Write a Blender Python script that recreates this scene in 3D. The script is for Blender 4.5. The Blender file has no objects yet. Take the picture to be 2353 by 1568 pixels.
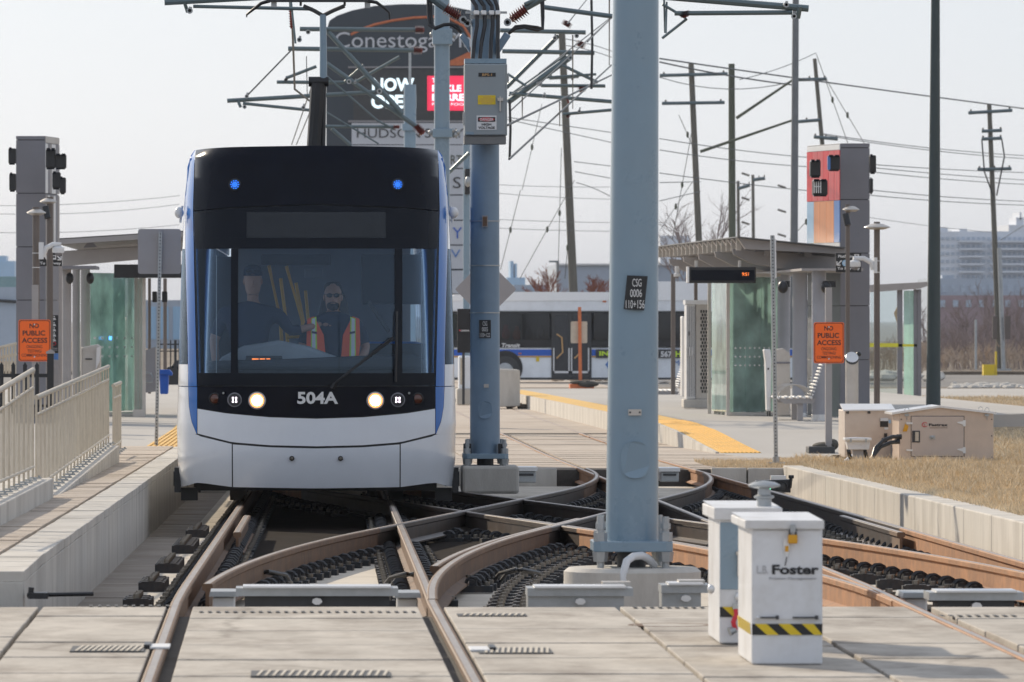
import bpy, bmesh, math, random
from mathutils import Vector, Matrix
random.seed(7)
R = math.radians
SC = bpy.context.scene
COL = SC.collection
# ------------------------------------------------------------------ camera, sky, sun, exposure
F = 16340.0; VX = 639.0; HY = 736.0; CH = 1.58      # focal length and horizon measured on the photograph (2353 wide)
cam_d = bpy.data.cameras.new('camera'); cam = bpy.data.objects.new('camera', cam_d); COL.objects.link(cam)
cam.location = (0, 0, CH); cam.rotation_euler = (R(90), 0, 0)
cam_d.sensor_width = 36; cam_d.lens = F / 2353 * 36
cam_d.shift_x = (1176.5 - VX) / 2353; cam_d.shift_y = -(784 - HY) / 2353
cam_d.clip_start = 1; cam_d.clip_end = 20000
cam_d.dof.use_dof = True; cam_d.dof.focus_distance = 66; cam_d.dof.aperture_fstop = 13
SC.camera = cam
SUN_EL, SUN_AZ = R(25), R(-31)
world = bpy.data.worlds.new('World'); SC.world = world; world.use_nodes = True
wn = world.node_tree; bg = wn.nodes['Background']
sky = wn.nodes.new('ShaderNodeTexSky'); sky.sky_type = 'NISHITA'; sky.sun_disc = False
sky.sun_elevation = SUN_EL; sky.sun_rotation = SUN_AZ; sky.altitude = 300
sky.air_density = 1.0; sky.dust_density = 1.0; sky.ozone_density = 2.0
hs = wn.nodes.new('ShaderNodeHueSaturation'); hs.inputs['Saturation'].default_value = .5; wn.links.new(sky.outputs[0], hs.inputs['Color'])
hz = wn.nodes.new('ShaderNodeMix'); hz.data_type = 'RGBA'; hz.inputs[0].default_value = .6; hz.inputs[7].default_value = (6.6, 7.2, 8.4, 1)   # even high haze over the clear sky
wn.links.new(hs.outputs[0], hz.inputs[6]); wn.links.new(hz.outputs[2], bg.inputs[0]); bg.inputs[1].default_value = 0.107
sd = bpy.data.lights.new('sun', 'SUN'); sd.energy = 4.1; sd.angle = R(0.6); sd.color = (1.0, 0.86, 0.67)
sun = bpy.data.objects.new('sun', sd); COL.objects.link(sun)
to_sun = Vector((math.sin(SUN_AZ) * math.cos(SUN_EL), math.cos(SUN_AZ) * math.cos(SUN_EL), math.sin(SUN_EL)))
sun.rotation_euler = to_sun.to_track_quat('Z', 'Y').to_euler()
vs = SC.view_settings; vs.view_transform = 'Standard'; vs.look = 'None'; vs.exposure = 0.07; vs.gamma = 1; vs.use_curve_mapping = False
SC.cycles.max_bounces = 8; SC.cycles.transparent_max_bounces = 24; SC.cycles.volume_bounces = 0
# ------------------------------------------------------------------ measuring helpers
GP_T = [(-400, 0), (42, 0), (107, -.44), (244, -.57), (600, -.7), (9000, -.7)]
def G(Y):
    for (a, ga), (b, gb) in zip(GP_T, GP_T[1:]):
        if Y <= b: return ga + (gb - ga) * (Y - a) / (b - a)
    return -.7
def P(x, y, Y): return Vector(((x - VX) * Y / F, Y, CH - (y - HY) * Y / F))
def GPt(x, y, h=0.0):
    Y = 100.0
    for _ in range(60):
        Y = .5 * Y + .5 * F * (CH - G(Y) - h) / (y - HY)
    return P(x, y, Y)
def cL(Y): return .149 + max(0, min(Y, 107) - 40) * .0078
def cR(Y): return cL(Y) + 4.07
# ------------------------------------------------------------------ materials
MATS = {}
def pm(name, col, rough=.6, metal=0.0, var=.12, scale=4.0, bump=0.0, bscale=60.0, dirt=None, dirt_amt=0.0, dscale=1.2,
       coat=0.0, emit=None, estr=0.0, spec=.5, stretch=(1, 1, 1), alpha=1.0, cracks=False):
    m = bpy.data.materials.new(name); m.use_nodes = True; nt = m.node_tree; N = nt.nodes; L = nt.links
    b = N['Principled BSDF']
    tc = N.new('ShaderNodeTexCoord'); mp = N.new('ShaderNodeMapping'); mp.inputs['Scale'].default_value = stretch
    L.new(tc.outputs['Object'], mp.inputs[0])
    n1 = N.new('ShaderNodeTexNoise'); n1.inputs['Scale'].default_value = scale; n1.inputs['Detail'].default_value = 6
    n1.inputs['Roughness'].default_value = .65
    L.new(mp.outputs[0], n1.inputs['Vector'])
    mr = N.new('ShaderNodeMapRange'); mr.inputs[1].default_value = .3; mr.inputs[2].default_value = .7
    mr.inputs[3].default_value = 1 - var; mr.inputs[4].default_value = 1 + var
    L.new(n1.outputs[0], mr.inputs[0])
    mx = N.new('ShaderNodeMix'); mx.data_type = 'RGBA'; mx.blend_type = 'MULTIPLY'; mx.inputs[0].default_value = 1
    mx.inputs[6].default_value = (*col, 1); L.new(mr.outputs[0], mx.inputs[7])
    out = mx.outputs[2]
    if dirt is not None:
        n2 = N.new('ShaderNodeTexNoise'); n2.inputs['Scale'].default_value = dscale; n2.inputs['Detail'].default_value = 8
        n2.inputs['Roughness'].default_value = .7
        L.new(mp.outputs[0], n2.inputs['Vector'])
        cr = N.new('ShaderNodeMapRange'); cr.inputs[1].default_value = .45; cr.inputs[2].default_value = .72
        cr.inputs[3].default_value = 0; cr.inputs[4].default_value = dirt_amt
        L.new(n2.outputs[0], cr.inputs[0])
        m2 = N.new('ShaderNodeMix'); m2.data_type = 'RGBA'; L.new(cr.outputs[0], m2.inputs[0])
        L.new(out, m2.inputs[6]); m2.inputs[7].default_value = (*dirt, 1); out = m2.outputs[2]
    if cracks:
        wv = N.new('ShaderNodeTexNoise'); wv.inputs['Scale'].default_value = 2.2; wv.inputs['Detail'].default_value = 7; L.new(tc.outputs['Object'], wv.inputs[0])
        ad = N.new('ShaderNodeMix'); ad.data_type = 'RGBA'; ad.inputs[0].default_value = .22; L.new(tc.outputs['Object'], ad.inputs[6]); L.new(wv.outputs['Color'], ad.inputs[7])
        vo = N.new('ShaderNodeTexVoronoi'); vo.feature = 'DISTANCE_TO_EDGE'; vo.inputs['Scale'].default_value = .4; L.new(ad.outputs[2], vo.inputs['Vector'])
        c1 = N.new('ShaderNodeMapRange'); c1.inputs[1].default_value = .002; c1.inputs[2].default_value = .012; c1.inputs[3].default_value = .35; c1.inputs[4].default_value = 0; L.new(vo.outputs['Distance'], c1.inputs[0])
        m3 = N.new('ShaderNodeMix'); m3.data_type = 'RGBA'; L.new(c1.outputs[0], m3.inputs[0]); L.new(out, m3.inputs[6]); m3.inputs[7].default_value = (.09, .07, .055, 1)
        sp = N.new('ShaderNodeTexNoise'); sp.inputs['Scale'].default_value = 9; sp.inputs['Detail'].default_value = 3; L.new(tc.outputs['Object'], sp.inputs[0])
        c2 = N.new('ShaderNodeMapRange'); c2.inputs[1].default_value = .66; c2.inputs[2].default_value = .74; c2.inputs[4].default_value = .55; L.new(sp.outputs[0], c2.inputs[0])
        m4 = N.new('ShaderNodeMix'); m4.data_type = 'RGBA'; L.new(c2.outputs[0], m4.inputs[0]); L.new(m3.outputs[2], m4.inputs[6]); m4.inputs[7].default_value = (.13, .09, .06, 1); out = m4.outputs[2]
    L.new(out, b.inputs['Base Color'])
    b.inputs['Metallic'].default_value = metal; b.inputs['Specular IOR Level'].default_value = spec
    rr = N.new('ShaderNodeMapRange'); rr.inputs[3].default_value = max(0.02, rough - .08); rr.inputs[4].default_value = min(1, rough + .1)
    L.new(n1.outputs[0], rr.inputs[0]); L.new(rr.outputs[0], b.inputs['Roughness'])
    if coat: b.inputs['Coat Weight'].default_value = coat; b.inputs['Coat Roughness'].default_value = .06
    if bump:
        n3 = N.new('ShaderNodeTexNoise'); n3.inputs['Scale'].default_value = bscale; n3.inputs['Detail'].default_value = 5
        L.new(mp.outputs[0], n3.inputs['Vector'])
        bp = N.new('ShaderNodeBump'); bp.inputs['Strength'].default_value = bump; bp.inputs['Distance'].default_value = .01
        L.new(n3.outputs[0], bp.inputs['Height']); L.new(bp.outputs[0], b.inputs['Normal'])
    if emit is not None:
        b.inputs['Emission Color'].default_value = (*emit, 1); b.inputs['Emission Strength'].default_value = estr
    MATS[name] = m; return m
def glassmat(name, tint, gloss=1.0, dif=0.0, difc=(.3, .4, .4), ior=1.5):
    m = bpy.data.materials.new(name); m.use_nodes = True; nt = m.node_tree; N = nt.nodes; L = nt.links
    N.remove(N['Principled BSDF']); out = N['Material Output']
    t = N.new('ShaderNodeBsdfTransparent'); t.inputs[0].default_value = (*tint, 1)
    g = N.new('ShaderNodeBsdfGlossy'); g.inputs['Roughness'].default_value = .03; g.inputs[0].default_value = (gloss, gloss, gloss, 1) if name != 'tram_glass' else (gloss * .72, gloss * .9, gloss * 1.12, 1)
    d0 = N.new('ShaderNodeBsdfDiffuse'); d0.inputs[0].default_value = (*difc, 1); d1 = N.new('ShaderNodeBsdfTranslucent'); d1.inputs[0].default_value = (*difc, 1)
    d = N.new('ShaderNodeMixShader'); d.inputs[0].default_value = .5; L.new(d0.outputs[0], d.inputs[1]); L.new(d1.outputs[0], d.inputs[2])
    tc = N.new('ShaderNodeTexCoord'); nz = N.new('ShaderNodeTexNoise'); nz.inputs['Scale'].default_value = 1.5; nz.inputs['Detail'].default_value = 5
    L.new(tc.outputs['Object'], nz.inputs[0])
    mr = N.new('ShaderNodeMapRange'); mr.inputs[1].default_value = .35; mr.inputs[2].default_value = .65
    mr.inputs[3].default_value = dif * .6; mr.inputs[4].default_value = dif * 1.3; L.new(nz.outputs[0], mr.inputs[0])
    m0 = N.new('ShaderNodeMixShader'); L.new(mr.outputs[0], m0.inputs[0]); L.new(t.outputs[0], m0.inputs[1]); L.new(d.outputs[0], m0.inputs[2])
    fr = N.new('ShaderNodeFresnel'); fr.inputs[0].default_value = ior
    m1 = N.new('ShaderNodeMixShader'); L.new(fr.outputs[0], m1.inputs[0]); L.new(m0.outputs[0], m1.inputs[1]); L.new(g.outputs[0], m1.inputs[2])
    L.new(m1.outputs[0], out.inputs[0]); MATS[name] = m; return m
M_slab = pm('slab_concrete', (.47, .43, .375), .85, var=.2, scale=2.2, bump=.3, bscale=90, dirt=(.15, .115, .09), dirt_amt=.8, dscale=1.7, stretch=(1, .45, 1), cracks=True)
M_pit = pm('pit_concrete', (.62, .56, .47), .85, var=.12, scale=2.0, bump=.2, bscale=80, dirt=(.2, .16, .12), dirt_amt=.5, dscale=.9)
M_kerb = pm('kerb_concrete', (.58, .55, .50), .85, var=.12, scale=1.6, bump=.25, bscale=70, dirt=(.25, .22, .18), dirt_amt=.5, dscale=1.4, stretch=(1, 1, .35))
M_plat = pm('platform_concrete', (.44, .42, .39), .85, var=.07, scale=.35, bump=.15, bscale=60, dirt=(.28, .26, .23), dirt_amt=.45, dscale=.2, stretch=(1, .3, 1))
M_walk = pm('walk_concrete', (.50, .43, .36), .9, var=.16, scale=1.2, bump=.3, bscale=70, dirt=(.25, .18, .13), dirt_amt=.5, dscale=.7)
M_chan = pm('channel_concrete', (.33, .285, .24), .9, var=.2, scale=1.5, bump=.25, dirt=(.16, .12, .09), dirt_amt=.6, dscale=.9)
M_joint = pm('joint_dirt', (.09, .08, .07), .95, var=.3, scale=9)
M_asph = pm('asphalt', (.20, .19, .18), .95, var=.15, scale=.5, bump=.2, dirt=(.13, .12, .11), dirt_amt=.4, dscale=.1)
M_earth = pm('bare_earth', (.16, .125, .09), .95, var=.3, scale=.6, bump=.4, bscale=8, dirt=(.28, .24, .2), dirt_amt=.6, dscale=.3)
M_grassg = pm('dry_turf', (.42, .31, .18), .95, var=.25, scale=6, bump=.5, bscale=90, dirt=(.12, .085, .05), dirt_amt=.8, dscale=.9)
M_blade = pm('dry_grass', (.80, .64, .42), .8, var=.4, scale=14, dirt=(.36, .27, .15), dirt_amt=.75, dscale=.9)
M_yellow = pm('tactile_yellow', (.80, .48, .10), .6, var=.1, scale=5, dirt=(.4, .28, .12), dirt_amt=.35)
M_rustlit = pm('rail_rust_lit', (.34, .155, .06), .7, var=.3, scale=7, bump=.3, bscale=70, dirt=(.16, .07, .03), dirt_amt=.6, dscale=1.6)  # orange rust copy with sunlight on the right rails in its colour
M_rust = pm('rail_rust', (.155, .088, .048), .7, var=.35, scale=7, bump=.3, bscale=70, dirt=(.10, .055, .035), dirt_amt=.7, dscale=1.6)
M_rhead = pm('rail_head_steel', (.42, .36, .30), .36, metal=.55, var=.22, scale=9, stretch=(6, .5, 6), dirt=(.2, .12, .08), dirt_amt=.5, dscale=2)
M_clip = pm('fastener_iron', (.022, .026, .032), .55, metal=.3, var=.4, scale=20, dirt=(.11, .07, .045), dirt_amt=.5, dscale=9)
M_clipb = pm('bolt_steel', (.22, .2, .17), .5, metal=.7, var=.3, scale=30)
M_pole = pm('pole_paint', (.215, .31, .39), .28, var=.04, scale=3, dirt=(.26, .31, .34), dirt_amt=.4, dscale=.9, spec=.5, coat=.15)
M_poled = pm('pole_paint_weathered', (.19, .28, .38), .4, var=.06, scale=3, dirt=(.12, .17, .22), dirt_amt=.5, dscale=.9)
M_galv = pm('galvanised_steel', (.42, .44, .45), .42, metal=.55, var=.12, scale=9, dirt=(.25, .26, .26), dirt_amt=.4, dscale=3)
M_tube = pm('cantilever_tube', (.13, .175, .19), .4, metal=.4, var=.1, scale=6)
M_brown = pm('post_taupe', (.145, .12, .105), .45, metal=.2, var=.08, scale=4)
M_wire = pm('wire', (.07, .08, .085), .5, metal=.4)
M_cable = pm('cable_black', (.016, .017, .02), .35, var=.2)
M_ins = pm('insulator_red', (.24, .035, .022), .35, var=.2, coat=.3)
M_wood = pm('utility_pole_wood', (.165, .155, .13), .9, var=.25, scale=3, stretch=(6, 6, .4), bump=.3)
M_woodg = pm('utility_pole_green', (.105, .115, .085), .9, var=.25, scale=3, stretch=(6, 6, .4))
M_lav = pm('panel_grey', (.22, .22, .245), .5, var=.05, scale=2, dirt=(.15, .15, .16), dirt_amt=.3, metal=.15)
M_lavl = pm('beam_grey', (.36, .34, .335), .55, var=.06, scale=2, dirt=(.26, .24, .23), dirt_amt=.3)
M_alu = pm('aluminium', (.56, .53, .49), .42, metal=.6, var=.07, scale=3, dirt=(.4, .33, .27), dirt_amt=.45, dscale=2)
M_alub = pm('aluminium_bright', (.74, .74, .74), .35, metal=.5, var=.05)
M_black = pm('black_plastic', (.012, .013, .016), .38, var=.3)
M_dark = pm('dark_grey', (.05, .052, .055), .6, var=.2)
M_white = pm('white_paint', (.72, .73, .74), .35, var=.05, scale=3, dirt=(.5, .48, .45), dirt_amt=.25, coat=.2)
M_beige = pm('railing_beige', (.60, .53, .42), .5, var=.1, scale=6, dirt=(.33, .27, .2), dirt_amt=.4, dscale=4)
M_orange = pm('sign_orange', (.95, .15, .012), .5, var=.04)
M_orp = pm('post_orange', (.62, .17, .06), .6, var=.15, scale=8)
M_signw = pm('sign_white', (.75, .75, .75), .5, var=.03)
M_signg = pm('sign_back_grey', (.33, .32, .33), .55, metal=.2, var=.05)
M_red = pm('red_print', (.66, .03, .05), .5, var=.03)
M_redp = pm('panel_red', (.62, .05, .06), .35, var=.25, scale=2, stretch=(8, 8, .1))
M_orpan = pm('panel_orange', (.70, .25, .08), .35, var=.2, scale=2, stretch=(8, 8, .1))
M_blpan = pm('panel_blue', (.08, .22, .55), .35, var=.2, stretch=(8, 8, .1))
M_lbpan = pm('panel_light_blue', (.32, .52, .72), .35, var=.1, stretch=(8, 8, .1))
M_ylab = pm('label_yellow', (.78, .56, .02), .5, var=.03)
M_bin = pm('bin_blue', (.02, .12, .55), .5, var=.1)
M_box = pm('cabinet_paint', (.74, .75, .77), .42, var=.04, scale=4, dirt=(.4, .37, .32), dirt_amt=.45, dscale=3, coat=.1)
M_brass = pm('brass', (.65, .33, .03), .35, metal=.5)
M_sand = pm('sandbag_dark', (.07, .065, .055), .85, var=.3, scale=12, bump=.5, bscale=30)
M_navy = pm('navy_cloth', (.016, .026, .055), .9, var=.2, scale=12)
M_skin = pm('skin', (.42, .24, .17), .55, var=.05)
M_hair = pm('dark_hair', (.012, .009, .008), .7, var=.2)
M_vest = pm('vest_orange', (1, .13, .03), .7, var=.05)
M_vesty = pm('vest_lime', (.62, .85, .06), .6)
M_vestw = pm('vest_tape_silver', (.75, .77, .76), .4)
M_ybar = pm('grab_bar_yellow', (.80, .42, .03), .35, var=.03)
M_int = pm('interior_grey', (.20, .22, .25), .6, var=.08)
M_intd = pm('interior_dark', (.03, .035, .045), .6, var=.1)
M_glass = glassmat('tram_glass', (.88, .94, .99), .62, ior=1.5)
M_shelt = glassmat('shelter_glass', (.70, .86, .82), dif=.72, difc=(.72, .93, .88))
M_busg = glassmat('bus_glass', (.42, .45, .50))
M_tblack = pm('tram_black', (.002, .004, .011), .1, var=.2, spec=.12)
M_tblue = pm('tram_blue', (.012, .15, .52), .2, var=.03, coat=.35)
M_castshade = pm('cast_steel_shaded', (.045, .032, .026), .45, metal=.3, var=.4, scale=5, dirt=(.11, .055, .03), dirt_amt=.5, dscale=2)  # cast steel tone darkened to carry the tram's shade on the rails
M_twhite = pm('tram_silver_white', (.76, .80, .86), .2, metal=.0, var=.02, coat=.7, dirt=(.5, .5, .5), dirt_amt=.12, dscale=1.1)
M_tpillar = pm('windscreen_frit', (.003, .006, .013), .15, var=.1, spec=.15)
M_bus = pm('bus_white', (.88, .92, .96), .4, var=.03, dirt=(.5, .5, .5), dirt_amt=.3)
M_busb = pm('bus_blue', (.02, .12, .55), .4, var=.03)
M_gold = pm('bus_gold', (.6, .36, .15), .5)
def emis(name, c, s): return pm(name, c, .5, emit=c, estr=s, var=0)
M_head = emis('headlamp_lit', (1, .42, .14), 1.3)
M_headc = emis('headlamp_core', (1, .93, .86), 14.0)
M_led = emis('led_white', (1, .84, .96), 4.0)
M_ledb = emis('led_blue', (.03, .22, 1.0), 1.6)
M_ledo = emis('led_orange', (1, .22, .04), 1.6)
M_ledg = emis('led_green', (.05, 1, .45), 4.0)
M_scr = emis('screen_blue', (.1, .4, 1), 2.0)
M_scrw = emis('screen_white', (.8, .95, 1.0), 1.0)
M_scrr = emis('screen_red', (.85, .03, .09), .75)
M_amber = pm('amber_lens', (.11, .03, .015), .2, coat=.6)
M_sign = pm('pylon_charcoal', (.028, .042, .058), .5, var=.03)
M_signr = pm('pylon_panel', (.62, .64, .68), .5, var=.03)
M_twig = pm('bare_twigs', (.27, .22, .21), .9, var=.35, scale=.8)
M_twigr = pm('russet_twigs', (.27, .10, .06), .9, var=.35, scale=.8)
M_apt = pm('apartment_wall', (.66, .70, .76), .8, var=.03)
M_aptw = pm('far_window', (.40, .47, .56), .3, var=.2)
M_brick = pm('far_brick', (.33, .24, .25), .85, var=.1)
M_shed = pm('shed_grey', (.40, .46, .54), .7, var=.04)
# ------------------------------------------------------------------ objects
WM = {}
def tag(o, label=None, cat=None, group=None, kind=None):
    if label: o['label'] = label
    if cat: o['category'] = cat
    if group: o['group'] = group
    if kind: o['kind'] = kind
    return o
def E(name, label, cat, loc, group=None, rz=0.0, kind=None):
    o = bpy.data.objects.new(name, None); COL.objects.link(o); o.empty_display_size = .2
    o.location = loc; o.rotation_euler = (0, 0, rz)
    WM[o] = Matrix.Translation(Vector(loc)) @ Matrix.Rotation(rz, 4, 'Z')
    return tag(o, label, cat, group, kind)
def frame_of(d, up=Vector((0, 0, 1))):
    d = d.normalized()
    if abs(d.dot(up)) > .98: up = Vector((0, 1, 0))
    s = d.cross(up).normalized(); return s, s.cross(d).normalized()
class MB:
    def __init__(s): s.v = []; s.f = []; s.m = []; s.sm = []
    def add(s, vs, fs, mi=0, sm=False):
        b = len(s.v); s.v += [Vector(v) for v in vs]
        for f in fs: s.f.append([b + i for i in f]); s.m.append(mi); s.sm.append(sm)
        return s
    def box(s, x0, x1, y0, y1, z0, z1, mi=0, M=None):
        vs = [Vector((x, y, z)) for z in (z0, z1) for y in (y0, y1) for x in (x0, x1)]
        if M is not None: vs = [M @ v for v in vs]
        return s.add(vs, [(0, 2, 3, 1), (4, 5, 7, 6), (0, 1, 5, 4), (2, 6, 7, 3), (0, 4, 6, 2), (1, 3, 7, 5)], mi)
    def bp(s, x0, y0, x1, y1, Y, d, mi=0):     # box whose near face covers these measured bounds at distance Y
        a = P(x0, y1, Y); b = P(x1, y0, Y); return s.box(a.x, b.x, Y, Y + d, a.z, b.z, mi)
    def tube(s, pts, r, n=8, mi=0, caps=True, r2=None):
        pts = [Vector(p) for p in pts]; rings = []; k = len(pts)
        for i, p in enumerate(pts):
            d = (pts[min(i + 1, k - 1)] - pts[max(i - 1, 0)])
            sx, up = frame_of(d)
            if i and sx.dot(prev) < 0: sx, up = -sx, -up
            prev = sx
            rr = r if r2 is None else r + (r2 - r) * i / (k - 1)
            rings.append([p + (sx * math.cos(2 * math.pi * j / n) + up * math.sin(2 * math.pi * j / n)) * rr for j in range(n)])
        return s.loft(rings, mi, caps)
    def loft(s, rings, mi=0, caps=True, closed=True, sm=True):
        n = len(rings[0]); vs = [v for r in rings for v in r]; fs = []
        for i in range(len(rings) - 1):
            for j in range(n if closed else n - 1):
                a, b = i * n + j, i * n + (j + 1) % n
                fs.append((a, b, b + n, a + n))
        s.add(vs, fs, mi, sm)
        if caps and closed:
            s.add(rings[0], [tuple(range(n))[::-1]], mi); s.add(rings[-1], [tuple(range(n))], mi)
        return s
    def cyl(s, p0, p1, r0, r1=None, n=16, mi=0): return s.tube([p0, p1], r0, n, mi, True, r0 if r1 is None else r1)
    def lathe(s, c, prof, n=20, mi=0, axis='z'):
        c = Vector(c); rings = []
        for r, h in prof:
            if axis == 'z': rings.append([c + Vector((r * math.cos(2 * math.pi * j / n), r * math.sin(2 * math.pi * j / n), h)) for j in range(n)])
            else: rings.append([c + Vector((r * math.cos(2 * math.pi * j / n), -h, r * math.sin(2 * math.pi * j / n))) for j in range(n)])
        return s.loft(rings, mi)
    def prism(s, poly, y0, y1, mi=0):         # poly of (x, z), extruded along y
        n = len(poly); vs = [(x, y0, z) for x, z in poly] + [(x, y1, z) for x, z in poly]
        fs = [tuple(range(n)), tuple(range(n, 2 * n))[::-1]] + [(i, (i + 1) % n + n * 0, (i + 1) % n + n, i + n) for i in range(n)]
        return s.add(vs, fs, mi)
    def prismpx(s, poly, Y, d, mi=0): return s.prism([(P(x, y, Y).x, P(x, y, Y).z) for x, y in poly], Y, Y + d, mi)
    def prismz(s, poly, z0, z1, mi=0):
        n = len(poly); vs = [(x, y, z0) for x, y in poly] + [(x, y, z1) for x, y in poly]
        fs = [tuple(range(n))[::-1], tuple(range(n, 2 * n))] + [(i, (i + 1) % n, (i + 1) % n + n, i + n) for i in range(n)]
        return s.add(vs, fs, mi)
    def ell(s, c, rx, ry, rz, mi=0, n=14, k=9):
        c = Vector(c); rings = []
        for i in range(k + 1):
            a = math.pi * (i + .001) / (k + .002) if 0 < i < k else (.01 if i == 0 else math.pi - .01)
            rings.append([c + Vector((rx * math.sin(a) * math.cos(2 * math.pi * j / n), ry * math.sin(a) * math.sin(2 * math.pi * j / n), -rz * math.cos(a))) for j in range(n)])
        return s.loft(rings, mi)
    def build(s, name, mats, parent=None, origin=None, local=False, bevel=0.0, sharp=35):
        me = bpy.data.meshes.new(name)
        if parent is not None:
            W = WM[parent]
        else:
            o3 = Vector(origin) if origin is not None else Vector((sum(v.x for v in s.v) / len(s.v), sum(v.y for v in s.v) / len(s.v), min(v.z for v in s.v)))
            W = Matrix.Translation(o3)
        inv = W.inverted()
        vs = [tuple(v) if local else tuple(inv @ v) for v in s.v]
        me.from_pydata(vs, [], s.f); me.update()
        if not isinstance(mats, (list, tuple)): mats = [mats]
        for m in mats: me.materials.append(m)
        me.polygons.foreach_set('material_index', s.m); me.polygons.foreach_set('use_smooth', [True] * len(s.f) if any(s.sm) else [False] * len(s.f))
        bm = bmesh.new(); bm.from_mesh(me); bmesh.ops.remove_doubles(bm, verts=bm.verts, dist=1e-5)
        bmesh.ops.recalc_face_normals(bm, faces=bm.faces); bm.to_mesh(me); bm.free()
        if any(s.sm): me.set_sharp_from_angle(angle=R(sharp))
        o = bpy.data.objects.new(name, me); COL.objects.link(o)
        if parent is not None: o.parent = parent; WM[o] = W
        else: o.matrix_world = W; WM[o] = W
        if bevel:
            b = o.modifiers.new('bevel', 'BEVEL'); b.width = bevel; b.segments = 2; b.limit_method = 'ANGLE'; b.angle_limit = R(40)
        return o
def single(mb, name, mats, label, cat, group=None, origin=None, bevel=0.0):
    return tag(mb.build(name, mats, None, origin, bevel=bevel), label, cat, group)
def structure(mb, name, mats, parent=None, bevel=0.0, kind='structure'):
    o = mb.build(name, mats, parent, bevel=bevel)
    if parent is None: o['kind'] = kind
    return o
def inst(src, name, parent, mw, W=None):       # copy of a part sharing its mesh, placed by a world matrix
    o = bpy.data.objects.new(name, src.data if hasattr(src, 'data') else src); COL.objects.link(o); o.parent = parent
    o.matrix_basis = WM[parent].inverted() @ mw; return o
def copy_thing(root, loc, label, rz=0.0, group=None):
    r = root.copy(); COL.objects.link(r); r.location = loc; r.rotation_euler = (0, 0, rz)
    r['label'] = label
    if group: r['group'] = group
    def rec(a, b):
        for ch in list(a.children):
            c = ch.copy(); COL.objects.link(c); c.parent = b; rec(ch, c)
    rec(root, r); WM[r] = Matrix.Translation(Vector(loc)) @ Matrix.Rotation(rz, 4, 'Z'); return r
def text(s, x0, y0, x1, y1, Y, mat, parent, bold=0.0, name='lettering', depth=.003, shear=0.0, local=None, space=1.0):
    """flat lettering standing off the face at distance Y, fitted to measured bounds; local=(origin, ax, az) puts it on another plane"""
    cu = bpy.data.curves.new(name, 'FONT'); cu.body = s; cu.extrude = .02; cu.offset = bold; cu.shear = shear
    cu.space_character = space; cu.align_x = 'CENTER' if '\n' in s else 'LEFT'; cu.resolution_u = 3
    to = bpy.data.objects.new('t', cu); COL.objects.link(to)
    dg = bpy.context.evaluated_depsgraph_get(); me = bpy.data.meshes.new_from_object(to.evaluated_get(dg))
    bpy.data.objects.remove(to)
    xs = [v.co.x for v in me.vertices]; ys = [v.co.y for v in me.vertices]
    a, b, c, d = min(xs), max(xs), min(ys), max(ys)
    if local is None:
        p0 = P(x0, y1, Y); p1 = P(x1, y0, Y); ox, oy, oz = p0.x, Y, p0.z; w = p1.x - p0.x; h = p1.z - p0.z
        fn = lambda u, v, t: Vector((ox + u * w, oy - t, oz + v * h))
    else:
        o3, ax, az = local; nrm = ax.cross(az).normalized(); fn = lambda u, v, t: o3 + ax * u + az * v + nrm * t
    inv = WM[parent].inverted()
    for v in me.vertices:
        v.co = inv @ fn((v.co.x - a) / (b - a), (v.co.y - c) / (d - c), depth * (.5 + v.co.z / .04))
    me.materials.clear(); me.materials.append(mat)
    o = bpy.data.objects.new(name, me); COL.objects.link(o); o.parent = parent; WM[o] = WM[parent]; return o
# ================================================================== ground and setting
mb = MB()
ys = [-400, 20, 200, 600, 1500, 4000, 9000]
mb.box(-5000, 5000, -600, 9000, -1.2, -.75)
structure(mb, 'ground', M_asph)
def strip(stations, bottom=-.74, mb=None, mi=0):   # solid body whose top follows (Y, X left, X right, Z left, Z right)
    mb = mb or MB(); rings = []
    for Y, xl, xr, zl, zr in stations:
        rings.append([Vector((xl, Y, bottom)), Vector((xr, Y, bottom)), Vector((xr, Y, zr)), Vector((xl, Y, zl))])
    return mb.loft(rings, mi, True, True, sm=False)
def lin(a, b, n): return [a + (b - a) * i / n for i in range(n + 1)]
# foreground crossing slab with recessed joints
cross = E('pavement', None, None, (0, 30, 0), kind='structure')
mb = MB(); mb.box(-7, 9, 18, 39.2, -.74, -.055); mb.build('slab_bed', M_joint, cross)
cols = [(-7, -4.3), (-4.27, -1.32), (-1.295, -.615), (-.47, .77), (.915, 1.86), (1.885, 2.7), (2.725, 3.4535), (3.60, 4.84), (4.985, 6.5), (6.53, 9)]
for ci, (xa, xb) in enumerate(cols):
    off = [0, .9, .3, 0, .6, -.4, .25, 0, .5, .2][ci]
    edges = [18] + [y + off * (.6 + .4 * math.sin(ci)) for y in (21, 24, 27, 29.8, 31.6, 33.1, 34.6, 36.2, 37.7)] + [39.2]
    for ya, yb in zip(edges, edges[1:]):
        h = random.uniform(-.004, .003); mb = MB()
        mb.box(xa, xb, ya + .03, yb - (.03 if yb < 39 else 0), -.05, h)
        mb.build('slab_panel', M_slab, cross, bevel=.006)
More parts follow.
